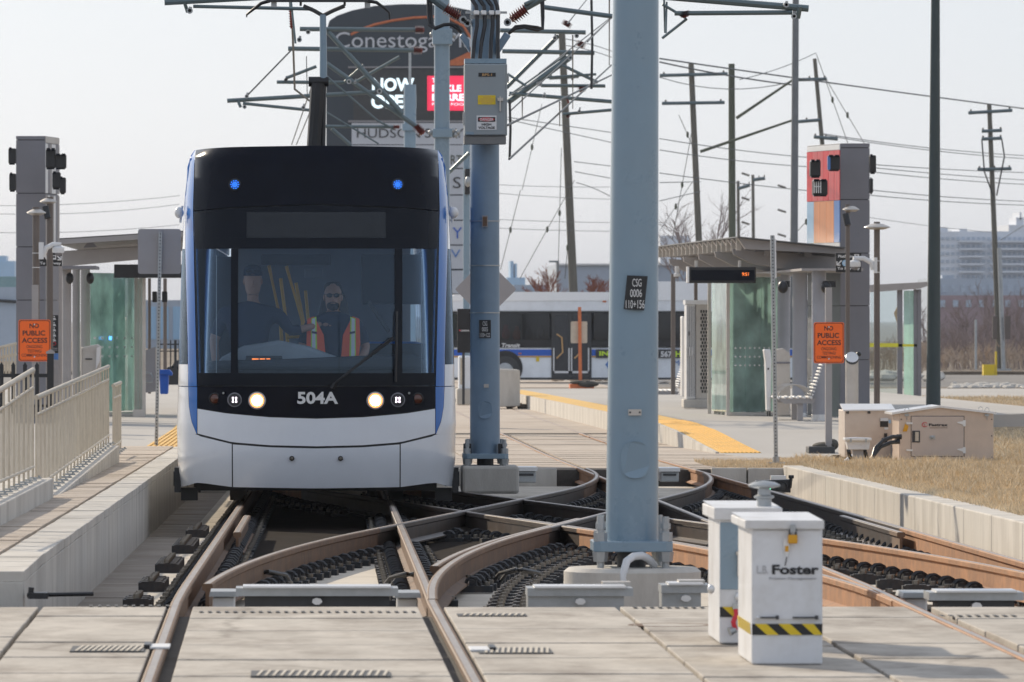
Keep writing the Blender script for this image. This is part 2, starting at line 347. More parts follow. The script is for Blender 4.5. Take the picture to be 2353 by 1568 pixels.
# slotted drains (grate bars over a dark slot)
def grate(x0, x1, y, w, label, n):
    a = GPt(x0, y); b = GPt(x1, y); t = E('drain_grate', label, 'drain', (a.x, a.y, 0), 'slotted drains in the crossing slab')
    m = MB(); m.box(a.x - .03, b.x + .03, a.y - w / 2, a.y + w / 2, -.003, .0055); m.build('slot', M_dark, t)
    for i in range(n + 1):
        xx = a.x + (b.x - a.x) * i / n; m = MB()
        m.add([(xx - .006, a.y - w / 2, .009), (xx + .008, a.y - w / 2, .009), (xx + .03, a.y + w / 2, .009), (xx + .016, a.y + w / 2, .009)], [(0, 1, 2, 3)])
        m.add([(xx - .006, a.y - w / 2, .006), (xx + .008, a.y - w / 2, .006), (xx + .008, a.y - w / 2, .009), (xx - .006, a.y - w / 2, .009)], [(0, 1, 2, 3)])
        m.build('grate_bar', M_beige, t)
grate(178, 318, 1493, .55, 'slotted drain in the slab left of the left tram rail', 11)
grate(1112, 1252, 1497, .55, 'slotted drain in the slab just right of the right tram rail', 11)
grate(1064, 1196, 1415, .3, 'short slotted drain near the slab edge right of the rail', 9)
grate(592, 880, 1550, .5, 'wide slotted drain between the two rails at the very front', 16)
for (a_, b_, y_, lab) in ((458, 965, 1408, 'row of small drain holes along the slab edge between the rails'), (1455, 1628, 1398, 'row of small drain holes in the slab left of the grey cabinets'),
                          (2160, 2345, 1417, 'row of small drain holes in the slab between the right rails'), (205, 400, 1394, 'row of small drain holes left of the left rail')):
    m = MB(); A = GPt(a_, y_); B = GPt(b_, y_); n = int((B.x - A.x) / .045)
    for i in range(n):
        xx = A.x + (B.x - A.x) * i / n; m.box(xx, xx + .02, A.y - .08, A.y + .08, .004, .0065)
    o = m.build('drain_holes', M_dark, None); tag(o, lab, 'drain', 'rows of drain holes')
for x_, y_, lab in ((367, 1489, 'pale clamp plate bolted to the left rail beside the drain'), (1100, 1495, 'pale clamp plate bolted to the right rail beside the drain')):
    c = GPt(x_, y_); t = E('rail_clamp', lab, 'clamp', (c.x, c.y, 0), 'clamp plates on the near rails'); m = MB(); m.box(c.x - .045, c.x + .05, c.y - .16, c.y + .2, .001, .012); m.build('clamp_plate', M_signw, t, bevel=.003)
    m = MB(); m.box(c.x - (.075 if x_ < 600 else -.05), c.x - (.045 if x_ < 600 else -.08), c.y - .1, c.y + .22, .001, .02); m.build('clamp_end', M_black, t)
# pit: track slab and lower channels
structure(strip([(Y, -1.6, 7.0, G(Y) - .33, G(Y) - .33) for Y in (39.2, 42, 60, 92)]), 'pit_floor', M_joint)
pf = E('pit_floor', None, None, (0, 60, -.5), kind='structure'); Y = 39.25
while Y < 91.5:
    d = random.uniform(2.2, 3.2); d = min(d, 91.9 - Y)
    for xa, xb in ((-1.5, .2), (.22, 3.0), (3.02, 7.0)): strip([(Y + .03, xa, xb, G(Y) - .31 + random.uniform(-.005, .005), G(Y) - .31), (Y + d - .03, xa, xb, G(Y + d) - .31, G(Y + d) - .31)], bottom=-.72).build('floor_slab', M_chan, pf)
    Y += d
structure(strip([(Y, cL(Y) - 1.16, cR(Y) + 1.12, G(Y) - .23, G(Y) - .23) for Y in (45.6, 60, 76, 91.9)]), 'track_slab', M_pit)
structure(strip([(Y, cL(Y) - 1.14, cL(Y) + 1.12, G(Y) - .23, G(Y) - .23) for Y in (39.25, 42, 45.59)]), 'track_slab', M_pit)
structure(strip([(Y, cR(Y) - 1.02, cR(Y) + 1.12, G(Y) - .23, G(Y) - .23) for Y in (39.25, 42, 45.59)]), 'track_slab', M_pit)
m = MB(); strip([(Y, cL(Y) - .9, cR(Y) + .95, G(Y) - .222, G(Y) - .222) for Y in (56.5, 62, 68, 79)], bottom=-.5, mb=m); structure(m, 'crossing_shade_plate', pm('shaded_bed_steel', (.02, .015, .012), .9, var=.5, scale=3, spec=.04))  # dark plate with the shade under and before the tram in its colour
# paved trackway beyond the pit
way = E('trackway_pavement', None, None, (0, 92, 0), kind='structure')
strip([(Y, -7, 9.0, G(Y) - .02, G(Y) - .02) for Y in (92, 107, 150, 260)]).build('slab_bed', M_joint, way)
yy = 92.0; Yw = []
while yy < 128: Yw.append(yy); yy += (1.0 if yy < 106 else 1.8) * random.uniform(.85, 1.15)
for a, b in zip(Yw, Yw[1:]):
    for (xa, xb) in ((-7, cL(a) - .77), (cL(a) - .62, cL(a) + .62), (cL(a) + .77, 2.7), (2.72, cR(a) - .77), (cR(a) - .62, cR(a) + .62), (cR(a) + .77, 9.0)):
        h = random.uniform(-.005, .005)
        strip([(a + .02, xa, xb, G(a) + h, G(a) + h), (b - .03, xa, xb, G(b) + h, G(b) + h)], bottom=-.7).build('slab_panel', M_walk, way)
strip([(Y, -7, cR(Y) + 6, G(Y), G(Y)) for Y in (128.4, 150, 200, 262)]).build('slab_panel', M_walk, way)
# left kerb wall of separate stones, walk strip, plinth
def xw(Y): return -1.415 + (Y - 39) * .0062
def kz(Y): return G(Y) + .185 + (Y - 39) * .0018
def strip_cap(st, th):
    m = MB(); return m.loft([[Vector((xl, Y, zl - th)), Vector((xr_, Y, zr - th)), Vector((xr_, Y, zr)), Vector((xl, Y, zl))] for Y, xl, xr_, zl, zr in st], 0, True, True, sm=False)
kerb = E('kerb', None, None, (xw(60), 60, -.3), kind='structure')
Y = 39.5
while Y < 92:
    d = random.uniform(.7, .95); h = random.uniform(-.0025, .0025); dx = random.uniform(-.002, .002)
    strip_cap([(Y + .018, xw(Y) - .25 + dx, xw(Y) + dx, kz(Y) + h, kz(Y) + h), (Y + d - .018, xw(Y + d) - .25 + dx, xw(Y + d) + dx, kz(Y + d) + h, kz(Y + d) + h)], .06).build('kerb_stone', M_kerb, kerb, bevel=.004)
    Y += d
strip([(Y_, xw(Y_) - .24, xw(Y_) - .012, kz(Y_) - .02, kz(Y_) - .02) for Y_ in (39.8, 66, 92)]).build('kerb_core', M_joint, kerb)
Y = 39.5
while Y < 92:
    d = 3.0; strip([(Y + .01, xw(Y) - .2, xw(Y) - .001, kz(Y) - .062, kz(Y) - .062), (Y + d - .012, xw(Y + d) - .2, xw(Y + d) - .001, kz(Y + d) - .062, kz(Y + d) - .062)]).build('wall_panel', M_kerb, kerb, bevel=.006); Y += d
walk = E('walkway', None, None, (-2, 60, 0), kind='structure')
def xp(Y): return -1.92 + (Y - 49) * .0056
Y = 39.5
while Y < 92:
    d = random.uniform(.8, 1.1); h = random.uniform(-.003, .003)
    strip([(Y + .02, -2.4, xw(Y) - .28, kz(Y) + h, kz(Y) + h), (Y + d - .02, -2.4, xw(Y + d) - .28, kz(Y + d) + h, kz(Y + d) + h)], bottom=-.2).build('paving_slab', M_walk, walk)
    Y += d
strip([(Y_, -2.4, xw(Y_) - .25, kz(Y_) - .03, kz(Y_) - .03) for Y_ in (39.8, 66, 92)]).build('bed', M_joint, walk)
def plinth(Ya, Yb, za, zb):
    n = int((Yb - Ya) / 1.6)
    for i in range(n):
        a = Ya + (Yb - Ya) * i / n; b = Ya + (Yb - Ya) * (i + 1) / n; za_ = za + (zb - za) * i / n; zb_ = za + (zb - za) * (i + 1) / n
        strip([(a + .006, xp(a) - .42, xp(a), za_, za_), (b - .006, xp(b) - .42, xp(b), zb_, zb_)], bottom=-.3).build('kerb_stone', M_kerb, pl, bevel=.01)
pl = E('kerb_plinth', None, None, (-2, 60, 0), kind='structure')
plinth(40, 59, .33, .27); plinth(59.02, 78.6, .09, .195)
structure(strip([(39.5, -9, -2.43, .0, .0), (60, -9, -2.43, .0, .0), (92, -9, -2.43, -.1, -.1)]), 'walkway', M_plat)
# platforms
structure(strip([(86.9, -9, xw(86.9) - .3, -.1, -.1), (94, -9, -1.16, -.12, -.12), (110, -9, -1.02, -.13, -.13), (190, -9, -1.02, -.15, -.15)]), 'platform', M_plat)
def xe(Y):
    T = [(100, 6.9), (107, 6.67), (116, 6.37), (133, 6.17), (173, 5.82), (182, 5.7)]
    for (a, u), (b, v) in zip(T, T[1:]):
        if Y <= b: return u + (v - u) * (Y - a) / (b - a)
    return 5.7
def zp(Y):
    T = [(103, -.41), (107, -.425), (109, -.37), (114, -.2), (118, -.135), (130, -.13), (182, -.22)]
    if Y < 103: return -.41
    for (a, u), (b, v) in zip(T, T[1:]):
        if Y <= b: return u + (v - u) * (Y - a) / (b - a)
    return -.22
YP = [103, 107, 108, 109, 111, 114, 116, 118, 122, 133, 150, 173, 182]
structure(strip([(Y, xe(Y) + (.0 if Y > 106.9 else .0), 15 if Y > 125 else 9.7, zp(Y), zp(Y)) for Y in YP]), 'platform', M_plat)
pk = E('platform_kerb', None, None, (6, 130, -.5), kind='structure')
Y = 107.4
while Y < 181:
    d = 2.4; strip([(Y + .01, xe(Y) - .05, xe(Y) - .004, zp(Y) + .002, zp(Y) + .002), (Y + d - .012, xe(Y + d) - .05, xe(Y + d) - .004, zp(Y + d) + .002, zp(Y + d) + .002)]).build('kerb_stone', M_kerb, pk); Y += d
tac = E('tactile_paving', None, None, (6.5, 120, 0), kind='structure')
Y = 107.1
while Y < 181:
    d = 1.2 if Y < 122 else 2.4
    strip([(Y + .01, xe(Y) + .0, xe(Y) + .61, zp(Y) + .006, zp(Y) + .006), (Y + d - .01, xe(Y + d), xe(Y + d) + .61, zp(Y + d) + .006, zp(Y + d) + .006)], bottom=-.5).build('tactile_tile', M_yellow, tac)
    if Y < 121:
        for k in range(9):
            o_ = .05 + k * .065
            strip([(Y, xe(Y) + o_, xe(Y) + o_ + .028, zp(Y) + .016, zp(Y) + .016), (Y + d, xe(Y + d) + o_, xe(Y + d) + o_ + .028, zp(Y + d) + .016, zp(Y + d) + .016)], bottom=-.5).build('tactile_rib', M_yellow, tac)
    Y += d
Y = 94.3
while Y < 120:
    xl = -1.16 + (Y - 94) * .0088 if Y < 110 else -1.02
    strip([(Y + .01, xl - .62, xl - .01, -.113, -.113), (Y + 1.19, xl - .62, xl - .01, -.113, -.113)], bottom=-.3).build('tactile_tile', M_yellow, tac)
    for k in range(8):
        strip([(Y, xl - .6 + k * .07, xl - .565 + k * .07, -.103, -.103), (Y + 1.2, xl - .6 + k * .07, xl - .565 + k * .07, -.103, -.103)], bottom=-.3).build('tactile_rib', M_yellow, tac)
    Y += 1.2
# right retaining wall of the pit and the turf behind it
def xr(Y): return 5.71 + (Y - 54.5) * .0219
def wz(Y): return .03 - (Y - 54.5) * .0088 if Y < 92 else -.30
rw = E('retaining_wall', None, None, (6, 60, -.5), kind='structure')
Y = 39.3; cnt = 0
while Y < 92:
    d = 3.05 if Y + 3.05 < 92 else 92.01 - Y
    strip([(Y + .012, xr(Y), xr(Y) + .3, wz(Y), wz(Y)), (Y + d - .012, xr(Y + d), xr(Y + d) + .3, wz(Y + d), wz(Y + d))]).build('wall_panel', M_kerb, rw, bevel=.012)
    Y += d
strip([(Y_, xr(Y_) + .01, xr(Y_) + .29, wz(Y_) - .03, wz(Y_) - .03) for Y_ in (39.6, 54, 70, 91.9)]).build('wall_core', M_joint, rw)
ew = E('end_wall', None, None, (4, 91.9, -.6), kind='structure')
for xa, xb in ((-1.0, .05), (.07, 2.0), (2.02, 3.6), (5.6, 6.05), (6.07, 6.83)):
    m = MB(); m.box(xa, xb, 91.86, 91.995, -.7, G(92) + random.uniform(.0, .01)); m.build('wall_panel', M_kerb, ew, bevel=.01)
structure(strip([(39.3, xr(39.3) + .31, 30, wz(39.3) - .02, .1), (54, xr(54) + .31, 30, wz(54) - .02, .1), (92, xr(92) + .31, 32, wz(92) - .015, -.28), (96, xr(96) + .31, 32, -.34, -.3), (101, xr(101) + .9, 34, -.405, -.36)]), 'lawn', M_grassg)
structure(strip([(92.05, 5.62, 6.85, -.335, -.335), (95, 6.0, 6.9, -.36, -.36), (97.5, 6.5, 7.4, -.385, -.385)]), 'lawn', M_grassg)
structure(strip([(101.05, 6.9, 40, -.395, -.37), (102.95, 6.9, 40, -.41, -.38)]), 'footpath', M_slab)
structure(strip([(103.0, 9.75, 44, -.40, -.35), (124.9, 9.75, 48, -.36, -.2), (130, 15.1, 50, -.33, -.1), (182, 15.1, 60, -.40, -.35)]), 'lawn', M_grassg)
structure(strip([(182.1, -9, 70, -.43, -.43), (214, -9, 80, -.48, -.48)]), 'footpath', M_plat)
structure(strip([(214.1, -20, 90, -.52, -.52), (226, -20, 90, -.55, -.55)]), 'verge', M_earth)
structure(strip([(226.1, -120, 120, -.56, -.56), (281, -120, 120, -.58, -.58)]), 'road', M_asph)
structure(strip([(281.1, -150, 150, -.45, -.45), (460, -200, 200, .2, .2)]), 'verge', M_earth)
# road edge line on the curve
m = MB(); pts = [P(2222 + 30 * (1 - math.cos(t)) * (1 if t < 1.57 else 1) , 885 - 20 * math.sin(t), 230 + t * 14) for t in (0, .5, 1, 1.5)]
# dry grass blades
def blades(name, n, fn, hmin, hmax, kind='stuff', w=.006):
    vs = []; fs = []
    for i in range(n):
        x, y, z = fn(); a = random.uniform(0, 6.28); h = random.uniform(hmin, hmax); lx, ly = random.gauss(0, .5) * h, random.gauss(0, .5) * h
        ca, sa = math.cos(a) * w, math.sin(a) * w; b = len(vs)
        vs += [(x - ca, y - sa, z - .01), (x + ca, y + sa, z - .01), (x + lx, y + ly, z + h)]; fs.append((b, b + 1, b + 2))
    me = bpy.data.meshes.new(name); me.from_pydata(vs, [], fs); me.materials.append(M_blade)
    o = bpy.data.objects.new(name, me); COL.objects.link(o); o['kind'] = kind; return o
def g1():
    while 1:
        Y = 45 + 56 * random.random() ** .9; x = xr(Y) + .31 + random.random() * (F / Y * 0 + (2450 - VX) * Y / F - xr(Y))
        if x > xr(Y) + .31: break
    t = (x - xr(Y)) / (30 - xr(Y)); z = wz(Y) - .02 if Y < 92 else -.30 - (Y - 92) * .011
    return x, Y, z + t * .06
blades('grass', 90000, g1, .02, .06, w=.007)
def g2():
    Y = random.uniform(103, 181); xl = 9.9 if Y < 126 else 15.2; x = xl + random.random() * ((2420 - VX) * Y / F - xl + 1)
    return x, Y, -.39 + (x - xl) * .002
blades('grass', 26000, g2, .03, .10, w=.012)
def g3():
    Y = random.uniform(45, 92); return xr(Y) + random.uniform(.22, .40), Y, wz(Y) - .01
blades('grass', 7000, g3, .03, .09, w=.007)
tf = [(random.uniform(45, 101), random.random()) for _ in range(420)]
def g4():
    Y, u = random.choice(tf); x = xr(Y) + .45 + u * ((2420 - VX) * Y / F - xr(Y)); z = (wz(Y) - .02 if Y < 92 else -.30 - (Y - 92) * .011) + (x - xr(Y)) / (30 - xr(Y)) * .06
    return x + random.gauss(0, .06), Y + random.gauss(0, .25), z
blades('grass', 16000, g4, .05, .13, w=.008)
blades('grass', 5000, lambda: (random.uniform(5.7, 7.2), random.uniform(92.2, 97.6), -.35), .02, .06)
# ================================================================== rails
PROF = [(-.07, -.18), (.07, -.18), (.07, -.168), (.011, -.145), (.011, -.048), (.0315, -.034), (.032, -.005), (.025, 0), (.015, .0012), (-.018, .0012), (-.025, 0), (-.032, -.005), (-.0315, -.034), (-.011, -.048), (-.011, -.145), (-.07, -.168)]
def rail(name, label, pts, group, rust=None):
    rings = []; k = len(pts); m = MB(); o3 = pts[0]
    for i, p in enumerate(pts):
        d = pts[min(i + 1, k - 1)] - pts[max(i - 1, 0)]; s_ = Vector((d.y, -d.x, 0)).normalized()
        rings.append([p + s_ * a + Vector((0, 0, b)) for a, b in PROF])
    n = len(PROF)
    for i in range(k - 1):
        for j in range(n):
            a, b = i * n + j, i * n + (j + 1) % n
            m.f.append([a, b, b + n, a + n]); m.m.append(1 if j == 8 else (2 if 57.0 < pts[i].y < 78 and pts[i].x > .4 - (pts[i].y - 57) * .03 else 0)); m.sm.append(False)  # rail faces near the tram get the shade-darkened tone by position
    m.v = [v for r in rings for v in r]
    m.f += [list(range(n))[::-1], [(k - 1) * n + j for j in range(n)]]; m.m += [0, 0]; m.sm += [False, False]
    t = E(name, label, 'rail', tuple(pts[0]), group)
    m.build('rail_bar', [rust or M_rust, M_rhead, M_castshade], t); return t
def path(fx, Y0, Y1, dz, n): return [Vector((fx(Y), Y, G(Y) + dz)) for Y in lin(Y0, Y1, n)]
def ec(Y):                       # crossover offset, symmetric about Y = 65
    t = Y - 39.0
    if t <= 0: return 0.0
    if t > 26: return 4.07 - ec(130.0 - Y)
    return .0034 * t * t if t < 17 else .9826 + .1172 * (t - 17)
RG = 'rails of the two tracks and the double crossover'
H = .7175
rails = []
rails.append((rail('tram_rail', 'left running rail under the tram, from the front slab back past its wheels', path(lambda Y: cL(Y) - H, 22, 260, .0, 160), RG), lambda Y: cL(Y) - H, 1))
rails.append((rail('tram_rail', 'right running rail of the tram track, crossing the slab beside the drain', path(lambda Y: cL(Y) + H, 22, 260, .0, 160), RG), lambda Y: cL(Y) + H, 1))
rails.append((rail('tram_rail', 'left running rail of the empty right track, passing behind the grey cabinets', path(lambda Y: cR(Y) - H, 22, 260, .0, 160), RG, M_rustlit), lambda Y: cR(Y) - H, 1))
rails.append((rail('tram_rail', 'rail nearest the right retaining wall', path(lambda Y: cR(Y) + H, 22, 260, .0, 160), RG, M_rustlit), lambda Y: cR(Y) + H, 1))
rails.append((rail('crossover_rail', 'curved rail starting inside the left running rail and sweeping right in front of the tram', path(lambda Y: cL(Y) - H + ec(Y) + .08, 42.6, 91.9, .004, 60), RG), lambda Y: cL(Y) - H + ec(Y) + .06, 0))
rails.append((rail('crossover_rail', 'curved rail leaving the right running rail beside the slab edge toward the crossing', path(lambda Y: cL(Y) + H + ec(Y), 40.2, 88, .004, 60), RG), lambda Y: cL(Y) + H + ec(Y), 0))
rails.append((rail('crossover_rail', 'orange lit curved rail from the right track passing behind the big pole', path(lambda Y: cR(Y) - H - ec(Y), 40.2, 88, -.004, 60), RG, M_rustlit), lambda Y: cR(Y) - H - ec(Y), 0))
rails.append((rail('crossover_rail', 'orange lit curved rail starting beside the rail along the retaining wall', path(lambda Y: cR(Y) + H - ec(Y) - .08, 42.6, 91.9, -.004, 60), RG, M_rustlit), lambda Y: cR(Y) + H - ec(Y) - .06, 0))
# double nosed guard rails beside the curved rails
for lab, fx in (('guard rail hugging the curved rail left of the big pole', lambda Y: cL(Y) + H + ec(Y) - .105), ('guard rail hugging the curved rail right of the big pole', lambda Y: cR(Y) - H - ec(Y) + .105)):
    rail('guard_rail', lab, path(fx, 47, 62, -.012, 20), RG)
for lab, fx in (('guard rail beside the left running rail in front of the tram', lambda Y: cL(Y) - H + .115), ('guard rail beside the rail along the right wall', lambda Y: cR(Y) + H - .115)):
    rail('guard_rail', lab, path(fx, 56.5, 63, -.008, 8), RG)
# rail fasteners: base plate, two hoop clips, anchor bolts
m = MB()
m.box(-.24, .24, -.075, .075, -.228, -.182, 0)
for sx in (-1, 1):
    m.cyl((sx * .2, 0, -.182), (sx * .2, 0, -.155), .021, n=6, mi=1)
    for yy in (-.035, .035):
        m.tube([(sx * (.105 + .05 * math.cos(a)), yy, -.17 + .045 * math.sin(a)) for a in (-.3, .4, 1.1, 1.8, 2.5, 3.2)], .0115, 5, 0)
    m.box(min(sx * .08, sx * .13), max(sx * .08, sx * .13), -.05, .05, -.19, -.14, 0)
proto_bm = m.build('rail_fastener', [M_clip, M_clipb], rails[0][0], local=True)
fast_me = proto_bm.data; bpy.data.objects.remove(proto_bm)
for ri, (t, fx, main) in enumerate(rails):
    Y = 39.75 + .07 * ri; k = 0
    while Y < 91.5:
        if main or Y > 43.5 and Y < 88:
            dx = (fx(Y + .2) - fx(Y - .2)) / .4
            x = fx(Y)
            near = min([abs(x - g(Y)) for j, (q, g, mm) in enumerate(rails) if j != ri] + [9])
            if near > .28 or (main and near > .12):
                o = bpy.data.objects.new('rail_fastener', fast_me); COL.objects.link(o); o.parent = t
                mw = Matrix.Translation((x, Y, G(Y) + [0, .003, -.002, .004, -.004, .0055, -.0055, .0015][ri])) @ Matrix.Rotation(-math.atan(dx), 4, 'Z') @ Matrix.Scale(random.uniform(.96, 1.04), 4, Vector((0, 0, 1)))
                o.matrix_basis = WM[t].inverted() @ mw
        k += 1; Y += .62
# wide outer anchor plates set beside the rails, stepping away from the camera
m = MB(); m.box(-.09, .09, -.055, .055, -.23, -.165, 0); m.box(-.07, .07, -.045, .045, -.165, -.158, 0); m.cyl((0, 0, -.16), (0, 0, -.13), .024, n=6, mi=1)
pb = m.build('anchor_block', [M_clip, M_clipb], rails[0][0], local=True); blk = pb.data; bpy.data.objects.remove(pb)
def anchors(ri, side, Ya, Yb, step, off=.36):
    t, fx, _ = rails[ri]; Y = Ya
    while Y < Yb:
        o = bpy.data.objects.new('anchor_block', blk); COL.objects.link(o); o.parent = t
        mw = Matrix.Translation((fx(Y) + side * off, Y, G(Y) + .002)) @ (Matrix.Identity(4) if side > 0 else Matrix.Rotation(math.pi, 4, 'Z'))
        o.matrix_basis = WM[t].inverted() @ mw; Y += step
for seg in ((39.9, 43), (44.9, 45.6), (48.5, 49.8), (53, 55), (58.5, 61), (64, 66)): anchors(0, -1, seg[0], seg[1], .31); anchors(0, -1, seg[0] + .1, seg[1] - .3, .31, .54) if seg[0] < 41 else None
anchors(5, 1, 40.2, 56, .62, .40); anchors(5, 1, 40.5, 55, .62, .54); anchors(5, 1, 56.2, 62, 1.24, .42)
anchors(1, -1, 40.4, 42.2, .62, .38); anchors(1, -1, 43.4, 46, .9, .40); anchors(4, 1, 44, 47, 1.0, .42)
anchors(1, 1, 49, 55, 1.2, .38); anchors(7, -1, 44, 52, 1.24, .4); anchors(2, 1, 41, 46, .62, .4); anchors(3, -1, 48, 70, .62, .38)
# cable loops bonding the rails
for i, (x, y, lab) in enumerate(((1180, 1325, 'bright cable loop under the curved rail left of the big pole'), (600, 1330, 'cable loop inside the curved rail end left of the grey cover'), (930, 1335, 'cable loop beside the right running rail near the slab edge'), (2225, 1330, 'pair of cable loops beside the orange lit rail at the right'))):
    c = GPt(x, y, -.15); m = MB()
    for k in (0, .05): m.tube([c + Vector((-.16 + k, 0, -.06)), c + Vector((-.1 + k, -.2, .03)), c + Vector((.0 + k, -.3, .06)), c + Vector((.12 + k, -.1, .03)), c + Vector((.17 + k, .2, -.06))], .014, 7)
    single(m, 'bonding_cable', M_cable if i != 3 else M_galv, lab, 'cable', 'bonding cables between rails', origin=c)
# drain sumps and grey channel covers near the slab edge
def sump(x, y, w, lab):
    c = GPt(x, y, -.1); t = E('drain_sump', lab, 'drain', (c.x, c.y, -.3), 'grey sumps beside the rails')
    m = MB(); m.box(c.x - w / 2, c.x + w / 2, c.y - .2, c.y + .15, -.3, -.035); m.build('sump_body', M_white, t, bevel=.01)
    m = MB(); m.prism([(c.x - w * .66, -.03), (c.x + w * .66, -.03), (c.x + w * .6, .0), (c.x - w * .6, .0)], c.y - .26, c.y + .2); m.build('sump_lid', M_galv, t)
sump(515, 1395, .13, 'grey drain sump just right of the left running rail'); sump(935, 1398, .12, 'grey drain sump just left of the right running rail'); sump(2098, 1398, .13, 'grey drain sump beside the left rail of the right track')
def cover(x0, x1, y0, y1, lab, nm='channel_cover', cat='cover', h=.12, Yc=None, low=False):
    a = GPt(x0, y1, -.12); Yc = Yc or a.y; t = E(nm, lab, cat, (P((x0 + x1) / 2, y1, Yc).x, Yc, -.28), 'channel covers across the pit')
    L_ = P(x0, y0, Yc).x; R_ = P(x1, y0, Yc).x; zt = P(x0, y0, Yc).z
    m = MB(); m.prism([(L_, zt - .045), (R_, zt - .045), (R_, zt), (L_, zt)], Yc, Yc + .35); m.build('cover_body', M_galv, t); m = MB(); m.box(L_ + (.05 if not low else .004), R_ - .05, Yc + .04, Yc + .33, -.31, zt - .046); m.build('underside', M_galv if low else M_dark, t); m = MB(); m.prism([((L_ + R_) / 2 + .03 * math.cos(a), zt - .075 + .02 * math.sin(a)) for a in lin(0, 6.0, 7)], Yc - .02, Yc + .04); m.build('clasp', M_alub, t)
    m = MB(); m.box(L_ + .04, R_ - .04, Yc - .03, Yc + .3, zt + .001, zt + .012); m.build('lid_plate', M_alub, t); return t
cover(542, 915, 1352, 1385, 'long grey cover plate between the tram rails beyond the front slab', Yc=40.6)
cover(1212, 1455, 1352, 1380, 'grey cable tray cover in front of the big pole, left piece', Yc=40.2, low=True)
cover(1520, 1632, 1345, 1378, 'grey cable tray cover in front of the big pole, right piece', Yc=40.4, low=True)
cover(2135, 2353, 1362, 1398, 'grey cover plate between the rails of the right track', Yc=40.4)
# small switch machines in the far corners of the pit
def machine(x0, y0, x1, y1, Y, lab):
    t = E('switch_machine', lab, 'track machine', P((x0 + x1) / 2, y1, Y), 'switch machines in the pit')
    m = MB(); m.bp(x0, y0 + (y1 - y0) * .25, x1, y1, Y, .6); m.build('housing', M_galv, t, bevel=.015)
    m = MB(); m.bp(x0 - 3, y0, x1 + 3, y0 + (y1 - y0) * .25, Y - .03, .66); m.build('lid', M_alub, t)
    m = MB(); m.bp(x0 + 6, y0 + (y1 - y0) * .4, x1 - 6, y0 + (y1 - y0) * .55, Y - .02, .02); m.build('handle', M_dark, t)
machine(1175, 1074, 1232, 1110, 84, 'pale switch machine beside the far pole pedestal'); machine(1518, 1076, 1560, 1108, 84, 'switch machine right of the big pole at the far end')
m = MB(); c = GPt(1150, 1168, -.14); m.cyl(c - Vector((.08, 0, 0)), c + Vector((.09, .03, .02)), .035, .05, 12)
single(m, 'paper_cup', M_alub, 'dented pale cup lying inside the shaded rail diamond', 'cup')
# pole pedestals are built with the poles; signal lamp in the pit
t = E('ground_signal', 'low black two lens signal with green light at foot of right wall', 'signal', P(1780, 1135, 82)); 
m = MB(); m.prismpx([(1737, 1105), (1817, 1102), (1817, 1133), (1737, 1123)], 82, .25); m.build('housing', M_black, t, bevel=.01)
m = MB(); m.bp(1772, 1094, 1806, 1103, 82.02, .2); m.build('top_plate', M_alub, t)
for x, ma, nm in ((1762, M_ledg, 'green_lens'), (1796, M_dark, 'dark_lens')):
    m = MB(); c = P(x, 1119, 82); m.lathe(c, [(.05, -.005), (.048, .02), (.02, .03), (.002, .032)], 16, axis='y'); m.build(nm, ma, t)
    m = MB(); m.tube([c + Vector((.062 * math.cos(a), -.03, .062 * math.sin(a))) for a in lin(0, math.pi, 10)], .008, 6); m.build('hood', M_black, t)
m = MB(); m.tube([P(1815, 1122, 82), P(1818, 1096, 82)], .02, 8); m.tube([P(1812, 1096, 82), P(1824, 1096, 82)], .02, 8); m.build('aim_bracket', M_black, t)
# rod and black wrench like bar at lower left
m = MB(); m.tube([P(62, 1368, 39.6), P(215, 1365, 39.6)], .012, 8); m.tube([P(70, 1376, 39.5), P(72, 1350, 39.5)], .016, 8); m.box(P(66, 1370, 39.5).x, P(110, 1370, 39.5).x, 39.45, 39.6, P(0, 1376, 39.5).z, P(0, 1362, 39.5).z)
single(m, 'track_rod', M_black, 'black track rod lying at the slab edge by the left kerb', 'rod')
# rust stain patch kept in the slab material; thin rusty disc added for the rust stain at 1530,1437
m = MB(); c = GPt(1540, 1437); m.lathe((c.x, c.y, -.004), [(.22, 0), (.22, .0065), (.20, .0068), (.19, .005)], 28); m.build
o = m.build('rust_stain_disc', M_rust, None); tag(o, 'round rusty stain disc in the slab left of the grey cabinets', 'cover')
# ================================================================== tram
TY = 67.0; TG = G(TY)
tram = E('tram', 'blue and silver tram numbered 504A with lit headlamps on the left track', 'tram', ((726.6 - VX) / 244, TY, TG), rz=-.0078)
def tl(x, y): return (x - 726.6) / 244, (736 - y) / 244 + CH - TG
WT = [(.15, 1.275), (.18, 1.285), (.43, 1.326), (.74, 1.334), (1.13, 1.322), (1.49, 1.314), (1.9, 1.302), (2.31, 1.289), (2.55, 1.277), (2.92, 1.26), (3.29, 1.215), (3.36, 1.175), (3.45, 1.10)]
def pw(T, x):
    if x <= T[0][0]: return T[0][1]
    for (a, u), (b, v) in zip(T, T[1:]):
        if x <= b: return u + (v - u) * (x - a) / (b - a)
    return T[-1][1]
def face(lx, lz, off=0.0):
    q = min(abs(lx) / pw(WT, lz), .9985); n = 2.7
    D = 1.05 * (1 - (1 - q ** n) ** (1 / n))
    if lz > 1.12: D += .22 * ((lz - 1.12) / 2.28) ** 1.7
    if lz > 3.2: D += 1.3 * (lz - 3.2) ** 1.8
    if lz < .55: D += .45 * (.55 - lz) ** 1.6
    return Vector((lx, D + off, lz))
